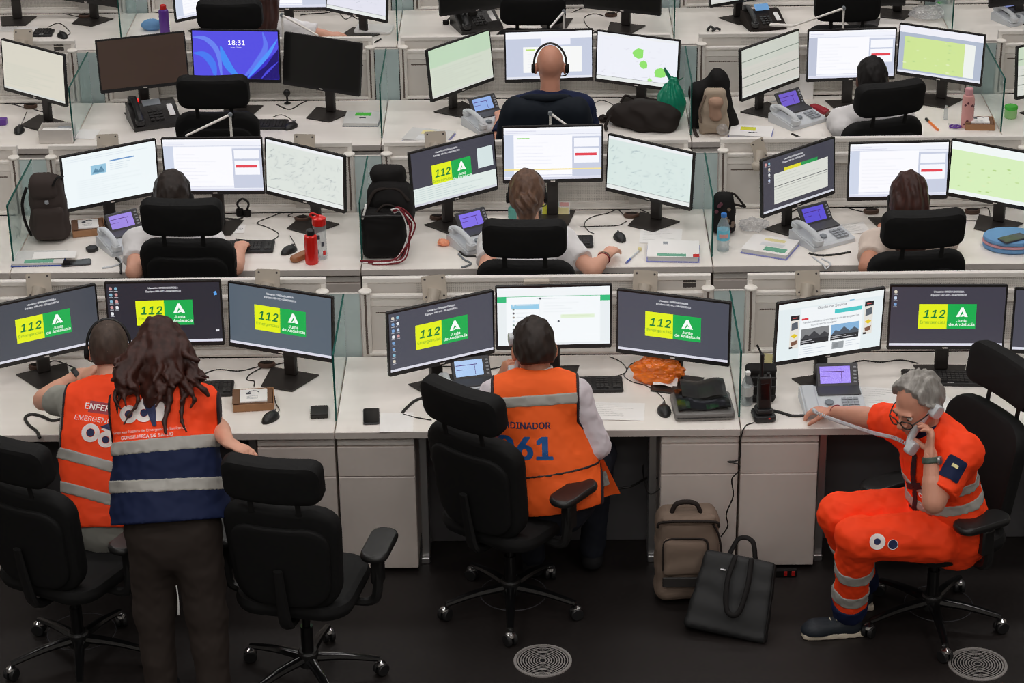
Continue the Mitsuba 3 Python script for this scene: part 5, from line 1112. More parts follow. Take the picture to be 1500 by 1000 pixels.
# floor: beige backpack and black tote leaning on it
p = at(1006, 884, 0); c = np.array([p[0], p[1] + .075, .225]); k = thing('backpack', 'taupe backpack standing on the floor against the drawer cabinet', 'backpack'); R = mtx(rz=.04, rx=-.10)[:3, :3]
part(k, 'body', sdf_about(soft_box(c, (.145, .085, .215), R, .05, .014, .005, 10, 61, .06), c, (.22, .18, .28), .011), 'fabric_taupe', True)
part(k, 'top_panel', sdf_about(soft_box(c + [0, -.012, .185], (.122, .06, .022), R, .02, .006, .003, 10, 63), c + [0, -.01, .185], (.18, .13, .08), .009), 'fabric_taupe', True)
part(k, 'top_piping', tube([c + [-.135, -.07, .165], c + [-.12, -.075, .192], c + [0, -.08, .20], c + [.12, -.075, .192], c + [.135, -.07, .165]], .006, 6, 6), 'fabric_dark', True)
part(k, 'front_pocket', sdf_about(soft_box(c + [-.012, -.092, .03], (.098, .022, .088), R, .02, .008, .003, 12, 67), c + [-.012, -.09, .03], (.14, .06, .13), .009), 'fabric_taupe', True)
part(k, 'pocket_piping', tube([c + [-.11, -.112, -.03], c + [-.112, -.106, .06], c + [-.095, -.098, .115], c + [0, -.10, .125], c + [.075, -.098, .115], c + [.088, -.106, .06], c + [.088, -.112, -.03]], .0045, 6, 6), 'fabric_dark', True)
part(k, 'reflective_band', xf(box(-.105, .098, -.006, .004, -.032, .016, .004), mtx(c + [-.008, -.122, -.075], rx=-.10)), 'wallet'); part(k, 'handle', strap([c + [-.075, -.02, .205], c + [-.045, -.015, .255], c + [.03, -.015, .255], c + [.06, -.02, .205]], .026, .01), 'fabric_dark', True)
part(k, 'side_piping', tube([c + [.10, -.06, .19], c + [.135, -.07, .12], c + [.15, -.075, 0], c + [.152, -.07, -.18]], .005, 6, 6), 'fabric_dark', True)
p = at(1072, 938, 0); c = np.array([p[0] + .012, p[1] + .13, .148]); R = mtx(rz=math.radians(-15), rx=-.58, ry=.10)[:3, :3]; k = thing('tote_bag', 'black tote bag leaning on the taupe backpack on the floor', 'bag')
part(k, 'body', sdf_about(soft_box(c, (.185, .05, .175), R, .02, .01, .003, 9, 71, .16), c, (.27, .24, .28), .012), mat('tote_black', (26, 27, 28), .6, .4), True)
def tw(x, y, z): return c + R @ np.array([x, y, z])
part(k, 'handle', strap([tw(-.02, -.06, .17), tw(-.03, -.085, .05), tw(-.005, -.09, -.07), tw(.045, -.09, -.07), tw(.06, -.085, .05), tw(.05, -.06, .17)], .024, .008), 'fabric_black', True); part(k, 'handle', strap([tw(-.06, .05, .17), tw(-.03, .05, .25), tw(.03, .04, .25), tw(.06, .05, .17)], .024, .008), 'fabric_black', True)
part(k, 'side_seam', tube([tw(.175, -.045, -.17), tw(.168, -.05, 0), tw(.152, -.045, .17)], .004, 5, 4), 'fabric_black', True); part(k, 'zip_pull', xf(box(-.012, .012, -.004, .004, -.004, .004, .001), frame(tw(-.06, -.066, .10), R[:, 0], R[:, 1], R[:, 2])), 'chrome')
k = thing('folder', 'dark folder with red stripes standing against the drawer cabinet', 'folder'); p = at(1125, 826, .0); L = mtx((p[0], min(p[1], -.02), .002), .03, .12)
part(k, 'body', xf(box(-.16, .12, -.022, .0, 0, .04, .004), L), 'fabric_black'); part(k, 'red_stripe', xf(box(.06, .075, -.0245, -.02, .008, .034, .001), L), 'red'); part(k, 'red_stripe', xf(box(.095, .11, -.0245, -.02, .008, .034, .001), L), 'red')

# ================================================================== people
mat('skin_light', (214, 160, 136), .5, .4); mat('skin_tan', (196, 138, 112), .5, .4); mat('skin_dark', (92, 62, 52), .5, .4); mat('skin_pink', (206, 146, 122), .45, .45)
def hair_tex(a, b, fr=60.0):
    def fn(p, n, uv): return mikit.mix(lin(a), lin(b), mikit.fbm(p[0] * fr, p[1] * fr, p[2] * fr * .25, 3))
    return mikit.proc(fn)
mat('hair_dark', hair_tex((26, 20, 18), (52, 40, 34)), .55, .4); mat('hair_brown', hair_tex((33, 15, 11), (72, 35, 26)), .5, .4); mat('hair_grey', hair_tex((96, 92, 88), (186, 182, 176)), .55, .4)
mat('hair_short', hair_tex((48, 38, 33), (88, 72, 63)), .6, .4); mat('hair_mid', hair_tex((64, 44, 36), (122, 92, 74)), .5, .4); mat('hair_black', hair_tex((14, 12, 12), (30, 26, 26)), .6, .3)
mat('vest_orange', (255, 76, 30), .7, .3); mat('vest_orange2', (248, 100, 36), .7, .3); mat('uniform_orange', (255, 70, 24), .7, .3)
mat('reflective', (160, 158, 152), .45, .5); mat('navy', (14, 27, 62), .75, .3); mat('vest_piping', (36, 26, 34), .6); mat('tee_grey', (150, 150, 142), .8, .3); mat('tee_white', (220, 218, 218), .8, .3)
mat('shirt_lilac', (214, 206, 212), .75, .3); mat('trousers_brown', (48, 40, 36), .8, .3); mat('trousers_navy', (24, 27, 36), .8, .3); mat('trousers_black', (22, 22, 24), .8, .3)
mat('print_white', (240, 232, 228), .6); mat('print_navy', (30, 40, 84), .6); mat('print_blue', (24, 84, 150), .6); mat('shoe_navy', (20, 28, 37), .6); mat('sole', (196, 186, 168), .6)
mat('watch_green', (70, 84, 74), .5); mat('eye', (230, 226, 220), .2); mat('iris', (50, 36, 28), .2); mat('lip', (176, 104, 92), .5)
V3 = lambda *a: np.array(a, float)

def hframe(face, up=(0, 0, 1)):
    f = unit(face); u = np.asarray(up, float); u = unit(u - f * (u @ f)); r = np.cross(f, u); return np.stack([r, f, u], 1)     # columns: right, forward, up
def head_d(P, c, R, s=1.0, face=True):
    q = (P - c) @ R / s
    d = smin(d_ell(q, (0, -.012, .028), (.076, .096, .098)), d_ell(q, (0, .026, -.035), (.060, .070, .088)), .03)
    d = smin(d, d_cone(q, (0, .072, -.098), (0, .060, -.088), .020, .022), .025)
    if face:
        d = smin(d, d_cone(q, (0, .098, .012), (0, .118, -.022), .008, .014), .010)
        d = smin(d, d_ell(q, (0, .088, .026), (.050, .014, .010)), .015)
        for sx in (-1, 1): d = smax(d, -d_ell(q, (sx * .032, .108, .008), (.019, .016, .012)), .012); d = smin(d, d_ell(q, (sx * .016, .104, -.026), (.009, .009, .007)), .008)
        d = smin(d, d_ell(q, (0, .094, -.056), (.024, .010, .0055)), .006); d = smin(d, d_ell(q, (0, .092, -.066), (.021, .010, .006)), .006)
    for sx in (-1, 1):
        e = d_ell(q, (sx * .084, -.008, -.008), (.013, .020, .032)); e = smax(e, -d_ell(q, (sx * .090, .0, -.006), (.008, .011, .019)), .004); d = smin(d, e, .008)
    return d * s
def hair_d(P, c, R, s=1.0, thick=.012, nape=-.06, front=.058, temple=.03, rough=.006, seed=1, fr=55.0, side=0.0):
    """a cap of hair: the skull grown by thick, cut along the hairline"""
    q = (P - c) @ R / s
    d = smin(d_ell(q, (0, -.014, .030), (.077 + thick, .098 + thick, .099 + thick)), d_ell(q, (0, -.02, -.03), (.070 + thick, .074 + thick, .07)), .03)
    d = d + rough * (vnoise(np.c_[q[:, 0] * fr, q[:, 1] * fr, q[:, 2] * fr * .5], seed) - .5) * 2
    cut = q[:, 1] - (front + .35 * np.minimum(q[:, 2] - .07, 0) * -1 * -1 - .6 * np.clip(.06 - q[:, 2], 0, .2))
    d = np.maximum(d, cut); d = np.maximum(d, nape - q[:, 2] - .25 * np.clip(q[:, 1], -.1, .1) * -1 * -1)
    for sx in (-1, 1): d = smax(d, -d_ell(q, (sx * .088, .006, -.014), (.03, .028, .040)), .006)
    return d * s

def finger_set(w, d, n, side, curl, spread=1.0, thumb=.5, s=1.0):
    """bones of a hand: w wrist, d towards the fingers, n out of the palm, side +1 when the thumb lies along cross(d, n)"""
    d = unit(d); n = unit(n - d * (n @ d)); l = np.cross(d, n) * side; B = []
    curl = np.broadcast_to(curl, (4,))
    for i, (off, L, r) in enumerate(((.030, .068, .0092), (.010, .076, .0094), (-.010, .070, .0090), (-.029, .056, .0082))):
        b = w + d * (.088 - .004 * abs(i - 1)) * s + l * off * s * .92; a = (l * (.12, .03, -.05, -.16)[i] * spread); v = unit(d + a); p = b; ang = 0
        for j, fr in enumerate((.46, .31, .23)):
            ang += curl[i] * (.75, 1.0, .7)[j]; dv = v * math.cos(ang) + n * math.sin(ang); e = p + dv * L * fr * s; B.append((p, e, r * s * (1, .93, .85)[j], r * s * (.93, .85, .72)[j])); p = e
    t0 = w + d * .022 * s + l * .026 * s; v = unit(d * .62 + l * .72 + n * thumb); t1 = t0 + v * .040 * s; v2 = unit(v + n * thumb * .8 + d * .35); t2 = t1 + v2 * .032 * s; v3 = unit(v2 + n * thumb * .5 + d * .2)
    B += [(t0, t1, .014 * s, .011 * s), (t1, t2, .0108 * s, .0095 * s), (t2, t2 + v3 * .024 * s, .0095 * s, .0078 * s)]
    return B, d, n, l
def hand_d(P, w, el, hd):
    B, d, n, l = hd['bones']; s = hd.get('s', 1.0)
    x = d_flat(P, w + d * .012 * s, w + d * .074 * s, .028 * s, .042 * s, n, .38)
    x = smin(x, d_cone(P, el + (w - el) * .6, w + d * .01, .036 * s, .0265 * s), .02)
    x = smin(x, d_cone(P, w + d * .03 * s + l * .018 * s + n * .006, w + d * .05 * s + l * .02 * s + n * .008, .016 * s, .012 * s), .012)
    for a, b, ra, rb in B: x = smin(x, d_cone(P, a, b, ra, rb), .006)
    return x

class Body:
    """joints -> distance fields of body and clothes"""
    def __init__(s, **J):
        s.__dict__.update({k: (np.asarray(v, float) if isinstance(v, (tuple, list, np.ndarray)) else v) for k, v in J.items()})
        s.w = getattr(s, 'w', 1.0); s.cr = unit(s.shR - s.shL); s.cu = unit(s.neck - s.pel); s.cf = unit(np.cross(s.cu, s.cr)); s.R = hframe(s.face, getattr(s, 'hup', (0, 0, 1)))
        s.mid = getattr(s, 'mid', s.pel * .5 + s.chest * .5)
    def torso(s, P, o=0.0):
        ax = s.cf; d = d_flat(P, s.pel, s.mid, (.168 + o) * s.w, (.150 + o) * s.w, ax, .70); d = smin(d, d_flat(P, s.mid, s.chest, (.150 + o) * s.w, (.172 + o) * s.w, ax, .66), .05)
        return smin(d, s.shoulders(P, o), .06)
    def shoulders(s, P, o=0.0):
        m = (s.shL + s.shR) / 2; k = s.neck - s.cu * .02
        return np.minimum(d_cone(P, s.shL, k, .062 + o, .068 + o), d_cone(P, s.shR, k, .062 + o, .068 + o))
    def neckd(s, P, o=0.0): return d_cone(P, s.neck - s.cu * .03, s.head + s.R @ V3(0, -.018, -.05), .060 + o, .054 + o)
    def arm(s, P, side, o=0.0, upto=2.0):
        """upto: 0..1 along the upper arm, 1..2 along the forearm"""
        a, e, w = (s.shL, s.elL, s.wrL) if side == 'L' else (s.shR, s.elR, s.wrR); k = getattr(s, 'aw', 1.0)
        d = d_cone(P, a, e, (.056) * k + o, (.042) * k + o)
        if upto <= 1: return np.maximum(d, d_plane(P, a + (e - a) * upto, e - a))
        f = d_cone(P, e, w, (.043) * k + o, (.029) * k + o); f = smin(f, d_cone(P, e + (w - e) * .15, e + (w - e) * .4, .044 * k + o, .041 * k + o), .02)
        if upto < 2: f = np.maximum(f, d_plane(P, e + (w - e) * (upto - 1), w - e))
        return smin(d, f, .02)
    def legs(s, P, o=0.0, upto=2.0, sides='LR'):
        r = None
        for x in sides:
            h, k, a = (s.hipL, s.knL, s.anL) if x == 'L' else (s.hipR, s.knR, s.anR); lw = getattr(s, 'lw', 1.0)
            d = smin(d_cone(P, h, k, .088 * lw + o, .062 * lw + o), d_cone(P, k, a, .060 * lw + o, .042 * lw + o), .03); r = d if r is None else smin(r, d, .02)
        return r
    def skin(s, P, arms='LR', face=True):
        d = smin(head_d(P, s.head, s.R, getattr(s, 'hs', 1.0), face), s.neckd(P), .02); d = smin(d, s.torso(P, -.012), .03)
        for x in arms: d = smin(d, s.arm(P, x), .03)
        return d
    def bounds(s, pts, pad): p = np.array(pts); return p.min(0) - pad, p.max(0) + pad
def build_body(k, B, skin, arms='LR', hands=None, h=.008, face=True):
    pts = [B.head, B.neck, B.shL, B.shR, B.pel, B.chest] + ([B.elL, B.wrL] if 'L' in arms else []) + ([B.elR, B.wrR] if 'R' in arms else [])
    lo, hi = B.bounds(pts, .19); ms = [sdf(lambda P: B.skin(P, arms, face), lo, hi, h)]
    hd = sdf(lambda P: smin(head_d(P, B.head, B.R, getattr(B, 'hs', 1.0), face), B.neckd(P), .02), B.head - .17, B.head + .17, .0045); ms.append(hd)
    for x, d in (hands or {}).items():
        w, e = (B.wrL, B.elL) if x == 'L' else (B.wrR, B.elR); ms.append(sdf(lambda P: hand_d(P, w, e, d), w - .17, w + .17, .0034))
    part(k, 'body', cat(ms), skin, True)
def cloth(k, name, f, lo, hi, m, h=.0075, label=None): return part(k, name, sdf(f, lo, hi, h), m, True, label)
def wrinkle(P, a=.004, fr=16, seed=3): return a * (vnoise(P * fr, seed) - .5) * 2 + a * .6 * (vnoise(P * fr * 2.7, seed + 5) - .5) * 2

def decal(k, name, mesh, o, ux, uy, target, m, lift=.003, edge=.018):
    """flat lettering laid onto a garment: mesh in metres in the plane (ux, uy) at o, pressed along their normal"""
    v, f = trimesh.remesh.subdivide_to_size(mesh.vertices, mesh.faces, edge); ux, uy = unit(ux), unit(uy); n = np.cross(ux, uy); uy = np.cross(n, ux)
    W = o + v[:, :1] * ux + v[:, 1:2] * uy; tg = target
    loc_, ri, _ = tg.ray.intersects_location(W + n * .6, np.tile(-n, (len(W), 1)), multiple_hits=False)
    hit = np.full(len(W), np.nan); hit[ri] = (loc_ - W[ri]) @ n
    ok = ~np.isnan(hit)
    if ok.sum() < 3: return
    med = np.median(hit[ok]); hit[~ok] = med; hit = np.clip(hit, med - .10, med + .10)
    W = W + n * (hit[:, None] + lift); fk = f[ok[f].all(1)]
    if len(fk): part(k, name, tm(W, fk), m)
def mesh_of(key):
    import meshkit
    v, f = meshkit.WRITTEN[scene[key]['filename']][:2]; return trimesh.Trimesh(np.asarray(v, float), np.asarray(f), process=False)
def disc(x, y, r, n=22, r0=0.0):
    a = np.arange(n) * 2 * np.pi / n
    if r0 == 0: return tm(np.vstack([np.c_[x + r * np.cos(a), y + r * np.sin(a), 0 * a], [[x, y, 0]]]), np.c_[np.arange(n), (np.arange(n) + 1) % n, np.full(n, n)])
    return tm(np.vstack([np.c_[x + r * np.cos(a), y + r * np.sin(a), 0 * a], np.c_[x + r0 * np.cos(a), y + r0 * np.sin(a), 0 * a]]), np.vstack([np.c_[np.arange(n), (np.arange(n) + 1) % n, (np.arange(n) + 1) % n + n], np.c_[np.arange(n), (np.arange(n) + 1) % n + n, np.arange(n) + n]]))
def flat_poly(P): P = np.asarray(P, float); return tm(np.c_[P, np.zeros(len(P))], [(0, i, i + 1) for i in range(1, len(P) - 1)])
def word(t, h, x=0.0, y=0.0, bold=True, mid=True):
    m = flat_text(t, h, bold); w = np.ptp(m.vertices[:, 0]); m.vertices = m.vertices + [x - (w / 2 if mid else 0), y, 0]; return m

def shoe(k, an, toe, m='shoe_navy', L=.27, sole=True):
    """shoe under an ankle joint, pointing along toe"""
    t = unit(V3(toe[0], toe[1], 0)); c = V3(an[0], an[1], 0) + t * .055; l = np.cross([0, 0, 1.0], t); Rm = np.stack([l, t, [0, 0, 1.0]], 1)
    def f(P):
        q = (P - c) @ Rm; d = d_flat(q, V3(0, -.075, .045), V3(0, .085, .038), .044, .044, V3(0, 0, 1), .95); d = smin(d, d_ell(q, (0, .09, .032), (.046, .062, .034)), .03); d = smin(d, d_cone(q, (0, -.065, .05), (0, -.05, .10), .040, .038), .03)
        return np.maximum(d, .022 - q[:, 2])
    ks = part(k, 'shoe', sdf(f, c - V3(.2, .2, .03), c + V3(.2, .2, .17), .006), m, True)
    def g(P):
        q = (P - c) @ Rm; w = .044 - .010 * np.clip(np.abs(q[:, 1] + .01) / .15, 0, 1) ** 3; e = np.maximum(np.abs(q[:, 0]) - w, np.abs(q[:, 1] - .01) - .138); e = smax(e, np.hypot(q[:, 0], q[:, 1] - .10) - .052 - 9 * (q[:, 1] < .1), .01)
        return np.maximum(np.maximum(e, q[:, 2] - .028), .001 - q[:, 2])
    if sole: part(ks, 'sole', sdf(g, c - V3(.2, .2, .02), c + V3(.2, .2, .06), .006), 'sole', True)
    if sole: part(ks, 'lace', cat([tube([c + Rm @ V3(-.02, .0 + i * .022, .083 - i * .008), c + Rm @ V3(0, .004 + i * .022, .091 - i * .009), c + Rm @ V3(.02, .0 + i * .022, .083 - i * .008)], .0028, 5, 3) for i in range(3)]), 'sole', True)
def headset(B, label, mic=True, side=1, s=1.0):
    k = thing('headset', label, 'headset', 'black headsets'); c, R = B.head, B.R
    pts = [c + R @ (V3(.094 * math.sin(t), -.012, .014 + .122 * math.cos(t)) * s) for t in np.linspace(-1.62, 1.62, 9)]
    part(k, 'headband', tube(pts, .0065, 8, 5, .8), 'black_plastic', True)
    for sx in (-1, 1): part(k, 'ear_cushion', xf(cyl(.028, -.011, .011, 18, ch=.005), frame(c + R @ (V3(sx * .096, -.008, -.008) * s), R[:, 2], R[:, 1], -R[:, 0] if sx > 0 else R[:, 0])), 'fabric_black', 40)
    if mic: part(k, 'microphone_boom', tube([c + R @ (V3(side * .10, .01, -.02) * s), c + R @ (V3(side * .092, .07, -.055) * s), c + R @ (V3(side * .05, .115, -.07) * s)], .0035, 6, 5), 'black_plastic', True)
    return k
def band(f, o, n, half, grow=.0035):
    """strip of a garment between two parallel planes, a little proud"""
    n = unit(n); return lambda P: np.maximum(f(P) - grow, np.abs((P - o) @ n) - half)
def along(p0, p1, t): return p0 + (p1 - p0) * t

def vest_f(B, o=.022, top=.06, bottom=-.08, arm=.19, wr=.004, flare=.0, vneck=.085, seed=5):
    """sleeveless vest around the torso: arm openings at +-arm from the spine, hem below the pelvis centre"""
    c = (B.shL + B.shR) / 2
    def f(P):
        d = B.torso(P, o) + wrinkle(P, wr, 13, seed); lat = (P - c) @ B.cr; z = (P - B.pel) @ B.cu
        d = d - flare * np.clip(1 - (z - bottom) / .45, 0, 1)
        d = smax(d, np.abs(lat) - (arm + .10 * np.clip((.30 - z) / .15, 0, 1)), .012); d = np.maximum(d, bottom - z)
        return smax(d, -(np.linalg.norm(P - (B.neck + B.cu * .055 + B.cf * .03), axis=1) - vneck), .01)
    return f

# ------------------------------------------------------------------ P3: the coordinator in the middle
def Rr(px, py, Y): return aty(px, py, Y)
B = Body(pel=V3(.06, -.285, .60), chest=Rr(790, 612, -.19), neck=Rr(790, 556, -.15), head=Rr(782, 512, -.09), face=(-.18, 1, -.38), shL=Rr(728, 580, -.19), shR=Rr(840, 578, -.19),
         elL=Rr(712, 622, -.05), wrL=Rr(733, 556, .06), elR=Rr(874, 652, -.22), wrR=V3(.14, .10, .80), hipL=V3(-.02, -.22, .55), hipR=V3(.15, -.22, .55), knL=V3(-.05, .10, .58), knR=V3(.25, .08, .58), anL=V3(-.05, .0, .10), anR=V3(.22, .06, .10), hs=1.06)
k = thing('person', 'dark-haired man in an orange COORDINADOR 061 vest at the middle front desk', 'person'); P3 = B
hb_ = finger_set(B.wrL, B.head + V3(-.05, .03, .0) - B.wrL + V3(0, 0, .03), V3(.8, .2, .1), -1, (.7, .75, .8, .9))
hr_ = finger_set(B.wrR, V3(-.4, .9, -.1), V3(0, 0, -1), 1, .5)
build_body(k, B, 'skin_tan', 'LR', {'L': {'bones': hb_}, 'R': {'bones': hr_}})
cloth(k, 'hair', lambda P: hair_d(P, B.head, B.R, 1.06, .011, -.070, .05, seed=2), B.head - .18, B.head + .18, 'hair_dark', .0045)
shf0 = lambda P: smin(smin(B.torso(P, .012), B.arm(P, 'R', .017, 1.92), .03), B.arm(P, 'L', .017, 1.85), .03) + wrinkle(P, .006, 20, 9)
shf = lambda P: np.maximum(shf0(P), B.pel[2] - .01 - P[:, 2])
cloth(k, 'shirt', shf, *B.bounds([B.pel, B.shL, B.shR, B.elR, B.wrR, B.elL, B.wrL, B.neck], .16), 'shirt_lilac')
cloth(k, 'collar', lambda P: np.maximum(np.maximum(B.neckd(P, .014), np.abs((P - B.neck) @ B.cu - .026) - .026), -B.neckd(P, .006)), B.neck - .14, B.neck + .14, 'tee_white', .005)
vf = vest_f(B, .028, bottom=-.075, arm=.185, vneck=.088, flare=.02)
vk = cloth(k, 'vest', vf, *B.bounds([B.pel, B.shL, B.shR, B.neck], .24), 'vest_orange2', .0065); tgt = mesh_of(vk)
cloth(vk, 'reflective_band', band(vf, along(B.pel, B.neck, .86), B.cu + B.cr * .09, .024), *B.bounds([B.shL, B.shR, B.chest], .2), 'reflective', .006)
lat = lambda P: (P - (B.shL + B.shR) / 2) @ B.cr
for sg in (-1, 1): cloth(vk, 'armhole_piping', lambda P: np.maximum(vf(P) - .004, -(sg * lat(P) - (.176 + .10 * np.clip((.30 - (P - B.pel) @ B.cu) / .15, 0, 1)))), *B.bounds([B.pel, B.shL, B.shR, B.neck], .28), 'vest_piping', .006)
cloth(vk, 'hem_piping', band(vf, B.pel + B.cu * .10, B.cu, .005), *B.bounds([B.pel], .28), 'vest_piping', .006)
o = along(B.pel, B.neck, .54)
decal(vk, 'lettering', word('COORDINADOR', .027), o + B.cu * .035 - B.cr * .125, B.cr, B.cu, tgt, 'print_navy'); decal(vk, 'number', cat([word('061', .096, dx) for dx in (-.004, 0, .004)]), o - B.cu * .10 - B.cr * .125, B.cr, B.cu, tgt, 'print_blue')
q = Rr(872, 708, -.20); part(k, 'vest_flap', xf(blanket(lambda u, v: np.c_[(u - .5) * .13 + .03 * v, .02 * np.sin(3 * u), (v - .5) * -.19], 9, 10, .006), mtx(q, rz=.25, ry=-.25)), 'vest_orange2', True); part(k, 'flap_patch', xf(blanket(lambda u, v: np.c_[(u - .5) * .05 + .035, -.007 + .0 * u, (v - .5) * -.07 + .01], 4, 4, .002), mtx(q, rz=.25, ry=-.25)), 'reflective')
tf = lambda P: smin(B.legs(P, .014), d_flat(P, B.pel - V3(0, 0, .05), B.pel - V3(0, 0, .01), .155, .15, B.cf, .8), .04) + wrinkle(P, .005, 15, 4)
cloth(k, 'trousers', tf, *B.bounds([B.pel, B.hipL, B.knL, B.knR, B.anL, B.anR], .18), 'trousers_navy', .011)
shoe(k, B.anL, (0, 1), 'trousers_black', sole=False); shoe(k, B.anR, (.1, 1), 'trousers_black', sole=False)
k = thing('phone_handset', 'white phone handset held at the ear of the man in the 061 vest', 'phone handset'); pp = B.wrL + unit(B.head - B.wrL) * .05
add(k, xf(handset_mesh(.19), frame(B.head + B.R @ V3(-.100, .03, -.02), B.R[:, 1] * 0 + B.R @ unit(V3(0, -.5, .87)) * 0 + np.cross(B.R @ unit(V3(0, .45, -.9)), B.R[:, 0]), B.R @ unit(V3(0, .45, -.9)), B.R[:, 0] * 1.0)), 'phone_grey', 40)

# ------------------------------------------------------------------ P1: seated man with headset, far left
B = Body(pel=V3(-1.86, -.50, .60), chest=Rr(148, 640, -.30), neck=Rr(165, 565, -.17), head=Rr(160, 512, -.06), face=(-.12, 1, -.30), shL=Rr(112, 588, -.20), shR=Rr(214, 592, -.22), elL=at(64, 586, .90), wrL=Rr(116, 548, .10), elR=V3(-1.55, .0, .80), wrR=V3(-1.62, .2, .78),
         hipL=V3(-1.95, -.46, .57), hipR=V3(-1.77, -.46, .57), knL=V3(-1.97, -.02, .60), knR=V3(-1.75, -.02, .60), anL=V3(-1.97, .02, .1), anR=V3(-1.75, .02, .1))
k = thing('person', 'seated man with cropped hair and headset in an orange vest, left front desk', 'person')
hL = finger_set(B.wrL, Rr(146, 543, .02) - B.wrL, V3(.7, -.2, -.3), -1, (.8, .9, 1.0, 1.1)); hR = finger_set(B.wrR, V3(-.3, 1, 0), V3(0, 0, -1), 1, .5)
build_body(k, B, 'skin_light', 'LR', {'L': {'bones': hL}, 'R': {'bones': hR}})
cloth(k, 'hair', lambda P: hair_d(P, B.head, B.R, 1.0, .005, -.07, .05, seed=4, rough=.003), B.head - .17, B.head + .17, 'hair_short', .0045)
cloth(k, 'tee_shirt', lambda P: smin(smin(B.torso(P, .012), B.arm(P, 'L', .020, .62), .03), B.arm(P, 'R', .02, .6), .03) + wrinkle(P, .004, 18, 9), *B.bounds([B.pel, B.shL, B.shR, B.elL, B.elR, B.neck], .17), 'tee_grey')
vf = vest_f(B, .024, bottom=-.05, arm=.19, vneck=.09); vk = cloth(k, 'vest', vf, *B.bounds([B.pel, B.shL, B.shR, B.neck], .25), 'vest_orange', .0065); tgt = mesh_of(vk); lat = lambda P: (P - (B.shL + B.shR) / 2) @ B.cr
for sg in (-1, 1): cloth(vk, 'armhole_piping', lambda P: np.maximum(vf(P) - .004, -(sg * lat(P) - (.181 + .10 * np.clip((.30 - (P - B.pel) @ B.cu) / .15, 0, 1)))), *B.bounds([B.pel, B.shL, B.shR, B.neck], .25), 'vest_piping', .006)
for t in (.215, .075): cloth(vk, 'reflective_band', band(vf, B.pel + B.cu * t, B.cu + B.cr * .28, .024), *B.bounds([B.pel], .3), 'reflective', .006)
o = along(B.pel, B.neck, .70); a_ = B.cr - B.cu * .10
decal(vk, 'role_patch', flat_poly([(-.085, -.014), (.085, -.014), (.085, .038), (-.085, .038)]), o + B.cr * .010 + B.cu * .044, a_, B.cu, tgt, 'dark_red', .0028)
decal(vk, 'lettering', word('ENFERMERO', .026), o + B.cr * .010 + B.cu * .044, a_, B.cu, tgt, 'print_white', .005); decal(vk, 'lettering', word('EMERGENCIAS', .022, bold=False), o - B.cu * .005 - B.cr * .03, a_, B.cu, tgt, 'print_white', .004)
lg = cat([disc(-.062, -.01, .040, 26, .019), disc(.006, -.03, .034, 26, .016), flat_poly([(-.02, .012), (.03, -.01), (.055, .035), (.03, .045)]), flat_poly([(.05, -.06), (.075, -.06), (.075, .04), (.05, .03)])])
decal(vk, 'number', lg, o - B.cu * .048 + B.cr * .005, a_, B.cu, tgt, 'print_white', .004); 
for g_ in (disc(-.062, -.01, .017), disc(.006, -.03, .014), flat_poly([(-.025, .022), (.018, .012), (.012, .045)])): decal(vk, 'number_dot', g_, o - B.cu * .048 + B.cr * .005, a_, B.cu, tgt, 'print_navy', .0055)
cloth(k, 'watch', lambda P: np.maximum(d_cone(P, B.elL, B.wrL, .05, .036) - .003, np.abs((P - along(B.elL, B.wrL, .96)) @ unit(B.wrL - B.elL)) - .012), B.wrL - .09, B.wrL + .09, 'black_plastic', .004)
cloth(k, 'trousers', lambda P: smin(B.legs(P, .014), d_flat(P, B.pel - V3(0, 0, .03), B.pel, .16, .15, B.cf, .8), .04), *B.bounds([B.pel, B.knL, B.knR, B.anL, B.anR], .18), 'trousers_navy', .012); shoe(k, B.anL, (0, 1), 'trousers_black', sole=False); shoe(k, B.anR, (0, 1), 'trousers_black', sole=False)
headset(B, 'black headset worn by the seated man with cropped hair', True, -1)

# ------------------------------------------------------------------ P2: standing woman with long hair
B = Body(pel=V3(-1.50, -.99, .87), chest=Rr(242, 655, -.84), neck=Rr(240, 572, -.74), head=Rr(236, 514, -.62), face=(-.25, 1, -.42), shL=Rr(190, 600, -.76), shR=Rr(294, 596, -.74), elL=V3(-1.66, -.50, 1.00), wrL=V3(-1.60, -.28, .90), elR=Rr(322, 628, -.76), wrR=Rr(333, 648, -.93),
         hipL=V3(-1.58, -.99, .84), hipR=V3(-1.41, -1.0, .84), knL=V3(-1.60, -1.0, .46), knR=V3(-1.38, -1.04, .46), anL=V3(-1.59, -1.06, .09), anR=V3(-1.36, -1.12, .09), w=.93, aw=.82, lw=.98)
k = thing('person', 'standing woman with long dark brown hair in an orange and navy vest', 'person'); P2 = B
hR = finger_set(B.wrR, V3(.75, -.45, -.10), V3(.1, -.25, -1), 1, (.35, .4, .45, .5), s=.92); hL = finger_set(B.wrL, V3(.3, 1, -.3), V3(0, 0, -1), -1, .4, s=.92)
build_body(k, B, 'skin_light', 'LR', {'R': {'bones': hR, 's': .92}, 'L': {'bones': hL, 's': .92}})
vf0 = vest_f(B, .036, bottom=-.005, arm=.222, flare=.05, vneck=.085, wr=.007, seed=8)
vf = lambda P: np.maximum(vf0(P), -1.0)
zc = lambda P: (P - B.pel) @ unit(B.cu + B.cr * -.02); zsplit = .292
bnd = B.bounds([B.pel - V3(0, 0, .06), B.shL, B.shR, B.neck], .27)
vk = cloth(k, 'vest', lambda P: np.maximum(vf(P), zsplit - zc(P)), *bnd, 'vest_orange', .0065); tgt = mesh_of(vk)
cloth(vk, 'navy_panel', lambda P: np.maximum(vf(P), zc(P) - zsplit), *bnd, 'navy', .008, 'navy lower half of the vest')
